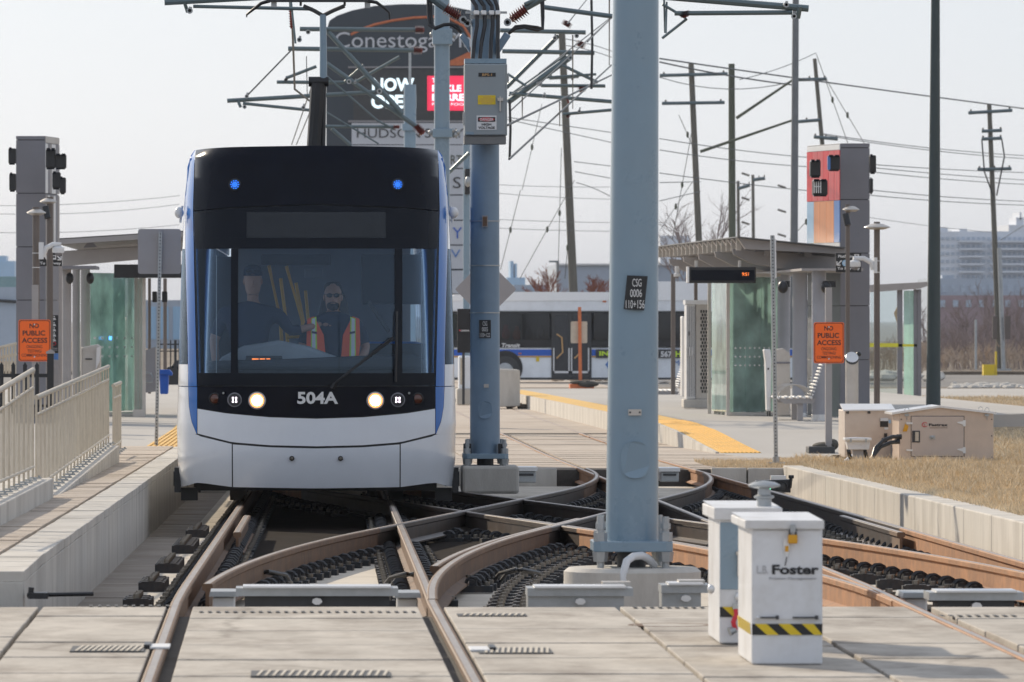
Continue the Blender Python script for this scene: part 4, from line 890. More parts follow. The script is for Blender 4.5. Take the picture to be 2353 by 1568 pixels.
# ---- pole 5 with its disconnect switch cabinet
Y5 = 75.0
t5 = E('catenary_pole', 'blue grey steel pole with plate CSG 0005 carrying the grey switch cabinet', 'pole', (P(1114, 0, Y5).x, Y5, G(Y5)), 'catenary poles')
m = MB(); m.tube([P(1114.5, 1050, Y5), P(1114.2, 500, Y5), P(1114, -60, Y5), P(1113.5, -300, Y5)], .158, 32, r2=.142); m.build('shaft', M_poled, t5)
m = MB(); pole_base(t5, 1115, (1042, 1054), 104, Y5, .16, 0, 120, 1072, 1130)
for x in (1070, 1078, 1150, 1158):
    m = MB(); m.bp(x - 5, 1020, x + 5, 1043, Y5 - .2, .1); m.build('bolt_cover', M_black, t5)
m = MB(); m.bp(1062, 1071, 1193, 1135, Y5 - .35, .75); single(m, 'pole_pedestal', M_kerb, 'square shaded concrete pedestal under the far pole beside the tram', 'pedestal', bevel=.03)
oval(1098, 1130, 922, 992-30, 1114, Y5, .155, M_poled, t5, 'hand_hole_cover')
m = MB(); m.bp(1101, 735.5, 1128, 777, Y5 - .165, .012); pp = m.build('number_plate', M_black, t5)
text('CSG', 1109, 739, 1119.5, 749, Y5 - .166, M_signw, pp, depth=.002); text('0005', 1107.5, 752, 1121, 762, Y5 - .166, M_signw, pp, depth=.002); text('110+122', 1103, 765.5, 1126, 775, Y5 - .166, M_signw, pp, depth=.002)
m = MB(); m.bp(1112, 883, 1123, 891, Y5 - .165, .01); m.build('tag_plate', M_alu, t5)
for y in (508.5, 610.5, 719): m = MB(); m.lathe((P(1114, 0, Y5).x, Y5, P(0, y, Y5).z), [(.1595, -.006), (.1605, -.006), (.1605, .006), (.1595, .006)], 32); m.build('strap_band', M_galv, t5)
m = MB(); m.bp(1107.5, 495.5, 1121, 522, Y5 - .18, .02); rf = m.build('reflector_frame', M_signg, t5)
m = MB(); m.bp(1109.5, 498, 1119, 519.5, Y5 - .188, .01); m.build('reflector', M_rust, rf)
cb = E('switch_cabinet', 'grey high voltage switch cabinet mounted on the pole beside the tram', 'cabinet', P(1116, 332, Y5 - .35))
YC = Y5 - .55
m = MB(); m.bp(1068, 135, 1164, 146, YC + .04, .3); m.build('top_flashing', M_pole, cb)
m = MB(); m.bp(1067.5, 147, 1165.5, 312, YC, .36); bd = m.build('cabinet_body', M_poled if 0 else pm('cabinet_grey', (.30, .34, .36), .5, var=.03, dirt=(.25, .27, .28), dirt_amt=.3), cb, bevel=.01)
m = MB(); m.bp(1069, 148.5, 1161, 310, YC - .014, .012); dr_ = m.build('cabinet_door', MATS['cabinet_grey'], cb, bevel=.006)
m = MB(); m.bp(1067, 314, 1163, 331, YC + .01, .34); m.build('cabinet_skirt', pm('skirt_brown_grey', (.19, .19, .185), .6), cb)
yl = YC - .016
def dec(x0, y0, x1, y1, Y, mat, par, nm='decal', th=.003): m = MB(); m.bp(x0, y0, x1, y1, Y - th, th); return m.build(nm, mat, par)
d = dec(1099.5, 167.5, 1139, 176.5, yl, M_black, dr_, 'name_plate'); text('BPS-1', 1108, 169.3, 1130.5, 175, yl - .004, M_gold, d, bold=.02, depth=.002)
d = dec(1098, 219.3, 1138.6, 240.5, yl, M_ylab, dr_, 'warning_label'); m = MB()
for k, (a, b) in enumerate(((1110, 1129), (1102, 1135), (1101, 1136), (1106, 1131))): m.bp(a, 222.5 + k * 4.6, b, 223.8 + k * 4.6, yl - .005, .002)
m.build('small_print', M_gold, d)
d = dec(1095, 265.8, 1141, 298.8, yl, M_signw, dr_, 'danger_label'); e = dec(1098.3, 269.5, 1138, 280, yl - .004, M_black, d); m = MB(); m.lathe(P(1118, 274.7, yl - .01), [(.083, 0), (.083, .002), (.001, .0025)], 24, axis='y')
for v in m.v: v.z = P(0, 274.7, yl).z + (v.z - P(0, 274.7, yl).z) * .24
m.build('red_oval', M_red, d)
text('DANGER', 1103, 271.8, 1134, 278, yl - .0135, M_signw, d, bold=.02, depth=.002); text('HIGH', 1107, 283.5, 1129, 289, yl - .004, M_black, d, bold=.03, depth=.002); text('VOLTAGE', 1099, 291, 1137, 296.6, yl - .004, M_black, d, bold=.03, depth=.002)
m = MB(); m.bp(1147.5, 222, 1151, 256.5, YC - .05, .03); m.bp(1143, 225, 1156, 233, YC - .045, .03); m.build('door_handle', M_alu, dr_, bevel=.004)
m = MB(); m.bp(1064, 258, 1067.4, 288, YC + .05, .1); m.build('hinge', M_galv, cb); m = MB(); m.bp(1166, 170, 1169.5, 190, YC + .05, .1); m.build('hinge', M_galv, cb)
m = MB(); m.bp(1070, 303, 1089, 309.5, YC - .02, .004); m.build('decal', M_pole, dr_)
# cables down into the cabinet, clamp bracket
br = E('cable_bracket', 'clamp bar with four cable clamps round the pole above the switch cabinet', 'bracket', P(1116, 33, Y5 - .2))
m = MB(); m.bp(1070, 26.5, 1165, 31.5, Y5 - .26, .05); m.bp(1080, 34, 1149, 44, Y5 - .22, .03); m.build('clamp_bar', M_galv, br)
for x in (1095, 1112, 1130, 1144):
    m = MB(); m.bp(x - 6, 24, x + 6, 35, Y5 - .36, .10); m.build('cable_clamp', M_alub, br, bevel=.01)
for k, (x0, x1, x2) in enumerate(((1083, 1096, 1086), (1100, 1114, 1102), (1118, 1132, 1127), (1135, 1144.5, 1145))):
    m = MB(); m.tube([P(x0 - 10, -60, Y5 - .2), P(x0 - 3, -10, Y5 - .25), P(x0 + 2, 0, Y5 - .28), P(x1 - 2, 14, Y5 - .3), P(x1, 28, Y5 - .32), P(x1, 60, Y5 - .34), P((x1 + x2) / 2 - 1, 95, Y5 - .4), P(x2, 140, Y5 - .45), P(x2, 148, Y5 - .42)], .021, 10)
    single(m, 'power_cable', M_cable, ['leftmost', 'second from left', 'third from left', 'rightmost'][k] + ' black cable entering the top of the pole cabinet', 'cable', 'black cables into the switch cabinet')
for k, pl_ in enumerate(([(1056, 84), (1064, 74), (1078, 92), (1080, 122)], [(1174, 83), (1160, 73), (1148, 92), (1147, 124)])):
    m = MB(); m.prismpx(pl_, Y5 - .25, .18); single(m, 'cable_duct', M_poled, ['sloping duct on the left side of the cabinet pole', 'sloping duct on the right side of the cabinet pole'][k], 'duct', 'cable ducts', bevel=.01)
for k in range(2):
    for dx in (0, 7):
        m = MB()
        pts = [P(983 + dx, -40, Y5), P(984 + dx, 30, Y5), P(986 + dx, 58, Y5 - .1), P(1000, 67 - dx * .4, Y5 - .15), P(1020, 58 - dx * .2, Y5 - .2), P(1036, 57 - dx * .2, Y5 - .2), P(1050, 66 - dx, Y5 - .2), P(1060, 76, Y5 - .2)] if k == 0 else \
              [P(1243 + dx * .6, -40, Y5), P(1246 + dx * .3, 40, Y5), P(1247, 66, Y5 - .1), P(1234, 70 - dx, Y5 - .15), P(1205, 63 - dx * .5, Y5 - .2), P(1185, 66 - dx * .7, Y5 - .2), P(1168, 78, Y5 - .2)]
        m.tube(pts, .016, 8)
        single(m, 'feeder_cable', M_cable, ('left' if k == 0 else 'right') + (' inner' if dx else ' outer') + ' black feeder cable looping down to the cabinet pole', 'cable', 'looping feeder cables')
def insulator(m, a, b, r, n=7):
    a, b = Vector(a), Vector(b); d = (b - a) / (2 * n); pts = []
    for k in range(n):
        p = a + d * 2 * k; m.cyl(p, p + d, r, r * .55, 12); m.cyl(p + d, p + 2 * d, r * .5, r * .5, 10)
def arm(name, label, segs, Y, r=.03, ins=(), group='overhead cantilevers', cat='cantilever', fit=()):
    """segs: tubes as (x0,y0,x1,y1[,scale]); ins: red insulators; fit: small fittings"""
    s0 = segs[0]; t = E(name, label, cat, P((s0[0] + s0[2]) / 2, (s0[1] + s0[3]) / 2, Y), group)
    for s_ in segs:
        k = s_[4] if len(s_) > 4 else 1; m = MB(); m.tube([P(s_[0], s_[1], Y + random.uniform(-.05, .05)), P(s_[2], s_[3], Y + random.uniform(-.05, .05))], r * k * .85, 8); m.build('tube', M_tube, t)
    for s_ in ins:
        m = MB(); insulator(m, P(s_[0], s_[1], Y), P(s_[2], s_[3], Y), r * (s_[4] if len(s_) > 4 else 1.9)); m.build('insulator', M_ins, t)
    for x, y in fit:
        m = MB(); m.lathe(P(x, y, Y - .04), [(.9 * r, 0), (.9 * r, .05), (.5 * r, .05), (.48 * r, 0)], 12, axis='y'); m.tube([P(x, y, Y), P(x + 2, y - 9, Y)], r * .5, 6); m.build('fitting', M_galv, t)
    return t
arm('overhead_cantilever', 'long upper left arm above the tram roof reaching in from the sky edge', [(378, 6, 600, -6), (444, 15, 718, 21, .6), (424, 6, 431, 28, .6), (668, -5, 679, 100, .35)], 73, .036, fit=((436, 25),))
arm('overhead_cantilever', 'arm with red insulator reaching left from the cabinet pole top', [(940, -40, 1024, 19, 1.0)], Y5, .045, [(1024, 19, 1056, 40, 1.6)], fit=((1064, 46), (1074, 54)))
arm('overhead_cantilever', 'arm with red insulator reaching right from the cabinet pole top', [(1290, -28, 1204, 20, 1.0), (1206, 10, 1255, -12, .5)], Y5, .045, [(1208, 22, 1174, 46, 1.6)], fit=((1166, 52),))
# ---- poles further back
def pole(name, label, x0, x1, ytop, ybot, Y, mat=M_pole, group='catenary poles', taper=.9, n=20, lean=0, cat='pole', xt=None):
    t = E(name, label, cat, P((x0 + x1) / 2, ybot, Y), group); r = (x1 - x0) / 2 * Y / F; xt = (x0 + x1) / 2 if xt is None else xt
    m = MB(); m.tube([P((x0 + x1) / 2, ybot, Y), P(((x0 + x1) / 2 + xt) / 2, (ytop + ybot) / 2, Y), P(xt, ytop, Y)], r, n, r2=r * taper); m.build('shaft', mat, t); return t
Y4 = 128
t = pole('catenary_pole', 'tall pale pole rising behind the right end of the tram roof', 997, 1034, -120, 905, Y4, taper=.95)
for y0, y1 in ((66, 103), (296, 317)):
    m = MB(); m.bp(994, y0, 1039.5, y1, Y4 - .2, .4); m.build('clamp_collar', M_pole, t, bevel=.02)
for x, y in ((993, 80), (1042, 82), (990, 305), (1040, 300), (1046, 310), (1052, 304)):
    m = MB(); m.ell(P(x, y, Y4), .05, .05, .05); m.tube([P(x, y, Y4), P(x + 5, y + 9, Y4)], .02); m.build('fitting', M_galv, t)
arm('overhead_cantilever', 'upper level tube left of the tall pale pole, crossing the pylon lettering', [(689, 67, 955, 69)], Y4, .048, [(955, 69, 975, 69, 1.7)], fit=((708, 74),))
arm('overhead_cantilever', 'second level tube left of the tall pale pole, below the pylon name', [(662, 112, 951, 116)], Y4, .048, [(951, 116, 971, 116, 1.7)])
arm('overhead_cantilever', 'upper sloping brace crossing the pylon screen down to the tall pale pole', [(754, 74, 925, 262)], Y4, .055, [(955, 290, 972, 308, 1.6)], fit=((872, 210),))
arm('overhead_cantilever', 'lower sloping brace over the pylon screen ending at a red insulator', [(750, 146, 955, 290), (790, 170, 800, 190, .6)], Y4, .05, [(957, 292, 975, 306, 1.5)], fit=((802, 188),))
arm('overhead_cantilever', 'thin rod falling right across the pylon face', [(750, 175, 868, 278), (868, 278, 905, 297)], Y4, .022)
arm('overhead_cantilever', 'short rod rising right over the word NOW', [(817, 189, 918, 131, 1.2)], Y4, .03, fit=((816, 190),))
arm('overhead_cantilever', 'short level steady arm beside the pantograph knuckle', [(636, 189, 790, 190), (790, 190, 835, 150, .7)], Y4, .038, fit=((657, 184),))
arm('overhead_cantilever', 'long lowest left arm behind the pantograph', [(522, 232, 862, 212, 1.1), (558, 238, 716, 254, .8), (547, 232, 553, 247, .8)], Y4, .042, fit=((567, 222), (697, 248), (562, 246)))
arm('overhead_cantilever', 'short brace left of the pantograph arm', [(657, 180, 727, 153)], Y4, .035, fit=((657, 184),))
arm('overhead_cantilever', 'level tube just above the tram roof in front of the store panel', [(747, 291, 905, 292)], Y4, .035, [(905, 292, 918, 292, 1.5)])
arm('overhead_cantilever', 'rod falling toward the tram roof over the store panel', [(762, 296, 806, 334, 1.2), (750, 258, 870, 331, .5)], Y4, .035)
arm('overhead_cantilever', 'insulated hanger left of the pantograph with stacked red discs', [(667, 0, 668, 25, .6)], 76, .03, [(668, 25, 670, 66, .9)], fit=((688, 92),))
Y3 = 212
t = pole('catenary_pole', 'short pale capped pole in front of the pylon screen', 928, 956, 195, 860, Y3, taper=1)
m = MB(); m.bp(924, 285, 961, 300, Y3 - .3, .6); m.build('clamp_collar', M_pole, t)
m = MB(); m.tube([P(942, 195, Y3), P(942, 100, Y3)], .04, 6); m.build('mast_rod', M_galv, t)
t = pole('catenary_pole', 'slim pale pole with signal between the pylon and the cabinet pole', 1064, 1080, 328, 850, 160, taper=1)
m = MB(); m.bp(1068, 388, 1080, 447, 159.6, .3); m.build('signal_box', M_black, t, bevel=.02)
m = MB(); m.ell(P(1075, 418, 159.5), .07, .08, .12); m.build('signal_hood', M_galv, t)
arm('overhead_cantilever', 'sloping brace between the slim pole and the tram roof corner', [(1022, 406, 1078, 352)], 158, .05)
# right hand side arms behind the cabinet pole
YR = 132
arm('overhead_cantilever', 'top level tube right of the cabinet pole', [(1149, 70, 1346, 75)], YR, .048, [(1300, 60, 1306, 50, 2.2)], fit=((1325, 83),))
arm('overhead_cantilever', 'second level tube right of the cabinet pole', [(1154, 118, 1366, 122)], YR, .048, [(1332, 108, 1338, 96, 2.2)])
arm('overhead_cantilever', 'steep brace rising from the cabinet to the leaning wood pole', [(1163, 202, 1283, 82)], YR, .048, fit=((1275, 88),))
arm('overhead_cantilever', 'long pale brace rising right behind the cabinet', [(1166, 236, 1313, 130, 1.2)], YR, .055, fit=((1310, 133), (1240, 193)))
arm('overhead_cantilever', 'thin upper rod beside the long pale brace', [(1170, 219, 1300, 127), (1166, 170, 1212, 200, 1.4)], YR, .02)
arm('overhead_cantilever', 'steady arm with red bell insulator left of the near pole', [(1243, 197, 1391, 198)], YR, .038, [(1336, 200, 1337, 212, 2.4)], fit=((1236, 192),))
arm('overhead_cantilever', 'rod falling right to the steady arm', [(1288, 148, 1374, 190)], YR, .035)
arm('overhead_cantilever', 'small level rod behind the steady arm', [(1248, 179, 1370, 171)], YR, .028, fit=((1315, 182),))
arm('overhead_cantilever', 'long shallow tube from cabinet to the near pole', [(1170, 215, 1406, 234)], YR, .042, [(1303, 226, 1308, 240, 0.8)], fit=((1250, 222),))
arm('overhead_cantilever', 'lowest short tube left of the near pole', [(1292, 263, 1406, 253)], YR, .034, [(1304, 264, 1307, 270, 1.8)], fit=((1331, 256),))
arm('overhead_cantilever', 'upper tube running from feeder loop to the near pole', [(1243, 16, 1407, 38)], 90, .036)
arm('overhead_cantilever', 'upper right arm reaching out past the near pole', [(1520, -8, 1858, 20, 1.3), (1550, 31, 1820, 29, .9), (1838, 15, 1833, 42, 1.0)], 60, .026, [(1572, 27, 1576, 40, 2.0)], fit=((1806, 12), (1824, 38)))
arm('overhead_cantilever', 'small loop of rods right beside the near pole top', [(1522, 88, 1578, 44, .7), (1522, 10, 1576, 42, .7), (1532, 5, 1530, 76, .5), (1526, 0, 1528, 76, .5)], 60, .02)
for (x, y0, y1) in ((1171, 230, 366), (1359, 0, 205)):
    m = MB(); m.tube([P(x, y0, 100), P(x + 2, (y0 + y1) / 2, 100), P(x, y1, 100)], .018, 6); single(m, 'drop_cable', M_cable, 'dark drop cable hanging %s' % ('right of the switch cabinet' if x < 1300 else 'between the cabinet and the near pole'), 'cable', 'drop cables')
# ================================================================== wires
def wire(label, pts, Y0, Y1, r=.012, group='overhead wires', sag=0, name='overhead_wire', mat=None):
    n = len(pts)
    if n == 2 and sag: 
        (xa, ya), (xb, yb) = pts; pts = [(xa + (xb - xa) * t, ya + (yb - ya) * t + sag * 4 * t * (1 - t)) for t in lin(0, 1, 8)]; n = len(pts)
    m = MB(); m.tube([P(x, y, Y0 + (Y1 - Y0) * i / (n - 1)) for i, (x, y) in enumerate(pts)], r, 5); return single(m, name, mat or M_wire, label, 'wire', group)
wn_ = ['thin wire from ring on lowest left arm up to the tubes above', 'thin catenary wire falling left below the pantograph arm', 'second thin catenary wire falling left below the pantograph arm', 'drooping wire from hanger to steady arm left of the pantograph', 'short thin wire beside the pantograph arm']
wire(wn_[0], [(567, 221), (668, 117)], 128, 128, .014); wire(wn_[1], [(714, 205), (670, 333)], 128, 160, .012); wire(wn_[2], [(726, 225), (681, 333)], 128, 160, .012)
wire(wn_[3], [(670, 23), (674, 120), (677, 205), (715, 235)], 90, 110, .016); wire(wn_[4], [(704, 130), (706, 220)], 120, 120, .008)
R_ = [((1170, 366), (1405, 150)), ((1166, 288), (1405, 173)), ((1240, 168), (1407, 38)), ((1304, 55), (1352, -5)), ((1350, 96), (1407, 40)), ((1174, 254), (1407, 40)), ((1170, 220), (1245, 178)), ((1316, 82), (1316, 250)), ((1400, 0), (1400, 150)), ((1200, 224), (1200, 272)), ((1286, 235), (1286, 290))]
for k, (a, b) in enumerate(R_):
    lab = ['contact wire sweeping up right behind the cabinet', 'second contact wire below the steady arm', 'thin rising wire meeting the near pole top', 'short wire above the wood pole insulator', 'short steep wire into the near pole', 'long steep wire from cabinet foot to near pole top', 'short low wire beside the cabinet', 'vertical dropper below the top tube ring', 'vertical dropper beside the near pole', 'dropper right of the cabinet bottom', 'dropper in the gap left of the near pole'][k]
    wire(lab, [a, b], 90, 140, .016 if k < 2 else .010, 'catenary wires right of the cabinet')
U = [((1516, 135), (2353, 250), 2, 'thick utility cable running from the near pole top to the far right edge'), ((1516, 143), (1824, 196), 4, 'utility wire just below the thick cable'), ((1700, 183), (1875, 122), 6, 'drooping wire up to the leaning pole top'),
     ((1516, 178), (1820, 188), 22, 'sagging wire behind the crossarm pole'), ((1516, 319), (1878, 364), 4, 'upper pair wire behind the grey signal pillar'), ((1516, 345), (1880, 385), 5, 'second pair wire behind the grey signal pillar'), ((1516, 398), (1880, 441), 2, 'third level wire left of the signal pillar'),
     ((1893, 308), (2353, 358), 6, 'upper wire right of the signal pillar'), ((1900, 312), (2353, 365), 6, 'doubled upper wire right of the signal pillar'), ((2000, 378), (2353, 397), 2, 'middle wire right of the signal pillar'), ((2000, 385), (2353, 414), 2, 'second middle wire right of the signal pillar'), ((2000, 395), (2353, 424), 3, 'third middle wire right of the signal pillar'),
     ((2000, 437), (2353, 463), 3, 'lower wire right of the signal pillar'), ((2000, 449), (2353, 472), 3, 'second lower wire right of the signal pillar'), ((1998, 500), (2290, 535), 3, 'faint low wire right of the signal pillar'), ((1166, 275), (1406, 328), 0, 'utility wire between the cabinet and near pole, lower'), ((1166, 270), (1406, 305), 0, 'utility wire between the cabinet and near pole, upper'),
     ((1320, 372), (1403, 382), 0, 'wire off the leaning pole to the near pole, upper'), ((1322, 395), (1403, 410), 0, 'wire off the leaning pole to the near pole, middle'), ((1325, 420), (1403, 452), -3, 'wire off the leaning pole to the near pole, lower'), ((1148, 425), (1403, 430), 2, 'faint far wire behind the leaning pole, upper'), ((1148, 445), (1403, 458), 2, 'faint far wire behind the leaning pole, second'), ((1148, 505), (1403, 512), 1, 'faint far wire behind the leaning pole, third'),
     ((1148, 525), (1403, 532), 1, 'faint far wire behind the leaning pole, fourth'), ((1300, 90), (1405, 118), -3, 'wire off the leaning pole top, upper'), ((1302, 105), (1405, 132), -3, 'wire off the leaning pole top, lower'), ((0, 473), (412, 450), 6, 'faint distant wire left of the tram, upper'), ((0, 492), (412, 470), 8, 'faint distant wire left of the tram, middle'), ((0, 535), (412, 517), 6, 'faint distant wire left of the tram, lower'),
     ((1516, 420), (1610, 418), 0, 'short wire left of the crossarm pole, upper'), ((1516, 462), (1610, 440), 0, 'short wire left of the crossarm pole, lower'), ((2300, 552), (2353, 518), 0, 'dark guy wire rising right of the far pole')]
for a, b, sg, lab in U: wire(lab, [a, b], 235, 300 if b[0] > 1900 else 260, .028 if 'thick' in lab else (.009 if 'faint' in lab else .015), 'utility wires against the sky', sg)
gw = [((1200, 437), (1245, 240), 'paired guy wire with clamp left of the leaning pole'), ((1196, 437), (1150, 620), 'guy wire falling to the left behind the bus'), ((1320, 415), (1195, 640), 'guy wire from the leaning pole toward the bus roof'), ((1290, 340), (1282, 640), 'hanging guy with insulators beside the leaning pole'), ((1310, 500), (1298, 640), 'second hanging guy beside the leaning pole'),
      ((1590, 300), (1545, 550), 'guy wire left of the crossarm pole'), ((1560, 265), (1600, 355), 'short brace wire on the crossarm pole'), ((1876, 125), (1950, 335), 'guy wire falling from the leaning pole top'), ((1900, 185), (1995, 345), 'second guy wire falling from the leaning pole'), ((1890, 470), (1815, 550), 'thin far guy right of the steel pole'), ((1516, 530), (1590, 420), 'thin guy crossing behind the crossarm pole')]
for a, b, lab in gw:
    o = wire(lab, [a, b], 255, 262, .013, 'guy wires'); m = MB(); c_ = ((a[0] + b[0]) / 2, (a[1] + b[1]) / 2); m.ell(P(c_[0], c_[1], 258), .05, .05, .12); mb_o = m.build('strain_insulator', M_woodg, o)
# ================================================================== utility poles
def wpole(label, xb, yb, xt, yt, w, Y, mat=M_wood, arms=(), name='utility_pole', taper=.75):
    t = E(name, label, 'pole', P(xb, yb, Y), 'utility and light poles'); r = w / 2 * Y / F
    m = MB(); m.tube([P(xb, yb, Y), P((xb + xt) / 2, (yb + yt) / 2, Y), P(xt, yt, Y)], r, 14, r2=r * taper); m.build('shaft', mat, t)
    for x0, y0, x1, y1 in arms:
        m = MB(); m.tube([P(x0, y0, Y - .2), P(x1, y1, Y - .2)], .07 * Y / 260, 6); a_ = m.build('crossarm', M_tube, t)
        for k in range(3):
            f_ = (.06, .5, .94)[k]; x = x0 + (x1 - x0) * f_; y = y0 + (y1 - y0) * f_
            m = MB(); m.cyl(P(x, y, Y - .2), P(x, y - 8, Y - .2), .05, .03, 6); m.build('insulator', M_wood, a_)
    return t
wpole('leaning wooden pole behind the bus left of the near pole', 1327, 876, 1291, 75, 21, 290, M_wood, [(1262, 180, 1330, 176)])
wpole('grey pole with two crossarms right of the near pole', 1618, 830, 1588, 147, 17, 262, M_wood, [(1516, 174, 1672, 170), (1521, 238, 1665, 236)])
t = wpole('straight green stained wooden pole with steel struts', 1684, 880, 1681, 147, 19, 250, M_woodg)
for a, b in (((1609, 349), (1820, 277)), ((1692, 272), (1822, 184))): m = MB(); m.tube([P(*a, 249), P(*b, 249)], .055, 8, r2=.04); m.build('strut', M_woodg, t)
t = wpole('tall smooth steel light pole right of the green wooden pole', 1823, 800, 1829, -80, 19, 240, M_galv if 0 else pm('steel_pole_grey', (.19, .20, .21), .6, metal=.2), taper=.75)
t = wpole('leaning pole with brackets left of the grey signal pillar', 1915, 620, 1872, 135, 12, 300, M_wood, [(1820, 184, 1900, 182), (1822, 281, 1885, 276), (1870, 315, 1925, 320)])
t = wpole('tall dark green steel light pole behind the metal boxes', 2144.5, 950, 2150, -90, 34, 133, pm('dark_green_pole', (.045, .065, .068), .55, var=.1), taper=.55)
t = wpole('far right leaning pole with ladder like crossarms', 2298, 860, 2273, 240, 14, 285, M_wood, [(2225, 260, 2326, 254), (2256, 302, 2302, 300), (2256, 320, 2302, 318), (2246, 390, 2324, 388)])
m = MB(); m.tube([P(2306, 850, 284.7), P(2296, 570, 284.7)], .09, 8); m.build('riser_pipe', M_galv, t); m = MB(); m.tube([P(2256, 320, 284.6), P(2262, 395, 284.6), P(2282, 450, 284.6)], .03, 6); m.tube([P(2302, 320, 284.6), P(2308, 360, 284.6), P(2290, 450, 284.6)], .03, 6); m.build('riser_cable', M_dark, t)
m = MB(); m.bp(2284, 848, 2324, 862, 284, 1.2); m.build('pole_foot', M_galv, t)
m = MB(); m.bp(2281, 727, 2291, 780, 284.5, .1); m.bp(2310, 727, 2322, 780, 284.5, .1); m.build('sign_back', M_brown, t)
for k, (x, y0, lab) in enumerate(((1696, 416, 'short thin far pole right of the green wooden pole'), (1730, 402, 'taller thin far pole between the green and steel poles'))):
    t = wpole(lab, x + 3, 780, x, y0, 9, 420, M_wood, [(x, y0 + 18, x + 27, y0 + 10)] if k == 0 else [(x, y0 + 12, x + 28, y0 + 8)])
labs = ['highest', 'second highest', 'third highest', 'third lowest', 'second lowest', 'lowest']
for k in range(6):
    m = MB(); m.tube([P(1787 if k % 2 else 1704, 398 + k * 28, 430), P(1806 if k % 2 else 1722, 404 + k * 28, 430)], .07, 6); single(m, 'line_spacer', M_wood, labs[k] + ' of the six tiny far crossarms left of the steel light pole', 'crossarm', 'far crossarms')
# ================================================================== foreground friction cabinets
def stripes(t, x0, x1, y0, y1, Y, n, dirn, parent):
    m = MB(); m.bp(x0, y0, x1, y1, Y - .004, .004); b = m.build('warning_band', M_black, parent)
    w = (x1 - x0) / n; h = (y1 - y0)
    for k in range(n):
        a = x0 + k * w + w * .12; pts = [(a, y0), (min(a + w * .5, x1), y0), (min(a + w * .5 + h * 1.1, x1), y1), (min(a + h * 1.1, x1), y1)]
        if pts[2][0] - pts[3][0] < .5: pts = [(a, y0), (min(a + w * .5, x1), y0), (x1, y0 + (x1 - a - w * .5) / 1.1 if x1 - a - w * .5 > 0 else y1), (x1, y0 + (x1 - a) / 1.1)]
        m = MB(); m.prismpx(pts, Y - .008, .004); m.build('yellow_stripe', M_ylab, b)
def cab(name, label, x0, x1, ytop, ylid, ybot, Y, d, xl0, xl1):
    t = E(name, label, 'cabinet', P((x0 + x1) / 2, ybot, Y), 'striped trackside lubricator cabinets')
    m = MB(); m.bp(x0, ylid, x1, ybot - 4, Y, d); m.build('cabinet_body', M_box, t, bevel=.008)
    m = MB(); a = P(xl0, ylid + 2, Y); b = P(xl1, ytop, Y); m.box(a.x, b.x, Y - .03, Y + d + .02, a.z, b.z - .008); m.add([(a.x, Y - .03, b.z - .008), (b.x, Y - .03, b.z - .008), (b.x, Y + d + .02, b.z + .004), (a.x, Y + d + .02, b.z + .004)], [(0, 1, 2, 3)]); m.build('lid', M_box, t, bevel=.006)
    m = MB(); m.bp(x0 + 12, ybot - 5, x0 + 30, ybot, Y + .02, .1); m.bp(x1 - 24, ybot - 5, x1 - 6, ybot, Y + .02, .1); m.bp(x0 + 4, ybot - 4, x1 - 4, ybot - 1, Y + .05, d - .1); m.build('foot', M_dark, t)
    return t
YB1 = 32.6
t = cab('lubricator_cabinet', 'front grey cabinet with black and yellow band and brass padlock', 1727, 1890, 1192, 1214, 1531, YB1, .95, 1711, 1893)
m = MB(); m.bp(1731, 1219, 1886, 1424, YB1 - .006, .006); door = m.build('door', M_box, t, bevel=.002)
text('Foster', 1774, 1298, 1881.6, 1320.5, YB1 - .008, M_black, door, bold=.035, depth=.002); text('L.B.', 1739, 1300, 1765, 1319, YB1 - .008, pm('faded_print', (.48, .48, .49), .5), door, bold=.02, depth=.002)
text('Friction Management', 1768, 1326.5, 1876, 1334, YB1 - .008, pm('grey_print', (.33, .33, .34), .5), door, depth=.002)
m = MB(); m.bp(1811, 1229, 1833, 1250, YB1 - .05, .03); lk = m.build('padlock', M_brass, door, bevel=.006)
m = MB(); m.tube([P(1815, 1230, YB1 - .035), P(1815, 1219, YB1 - .035), P(1822, 1214, YB1 - .035), P(1829, 1219, YB1 - .035), P(1829, 1230, YB1 - .035)], .006, 7); m.build('shackle', M_dark, lk)
m = MB(); m.bp(1816, 1206, 1828, 1224, YB1 - .045, .02); m.build('hasp', M_galv, door)
m = MB(); m.prismpx([(1800, 1240), (1812, 1236), (1815, 1262), (1808, 1280), (1800, 1262)], YB1 - .02, .006); tg = m.build('seal_tag', M_alub, door); m = MB(); m.bp(1804, 1255, 1812, 1268, YB1 - .026, .004); m.build('seal', M_brass, tg)
m = MB(); m.tube([P(1808, 1280, YB1 - .02), P(1804, 1300, YB1 - .02)], .003, 5); m.build('tag_wire', M_dark, door)
for x0, x1 in ((1748, 1790), (1822, 1880)): m = MB(); m.bp(x0, 1418, x1, 1421.5, YB1 - .02, .016); m.bp(x1 - 7, 1415, x1, 1424, YB1 - .022, .02); m.build('hinge_bar', M_dark, door)
m = MB(); m.ell(P(1741, 1420, YB1 - .015), .008, .008, .008); m.build('bolt', M_alub, door)
stripes(t, 1728, 1890, 1434, 1459.5, YB1, 3, 1, t)
for k in range(6):
    ya = YB1 + .05 + k * .15; X = P(1727, 0, YB1).x - .004; z0, z1 = P(0, 1459, YB1).z, P(0, 1434, YB1).z
    m = MB(); m.add([(X, ya, z0), (X, ya + .08, z0), (X, ya + .13, z1), (X, ya + .05, z1), (X + .003, ya, z0), (X + .003, ya + .08, z0), (X + .003, ya + .13, z1), (X + .003, ya + .05, z1)], [(0, 1, 2, 3), (4, 5, 6, 7), (0, 1, 5, 4), (2, 3, 7, 6)]); m.build('yellow_stripe', M_ylab, t)
YB2 = 34.6
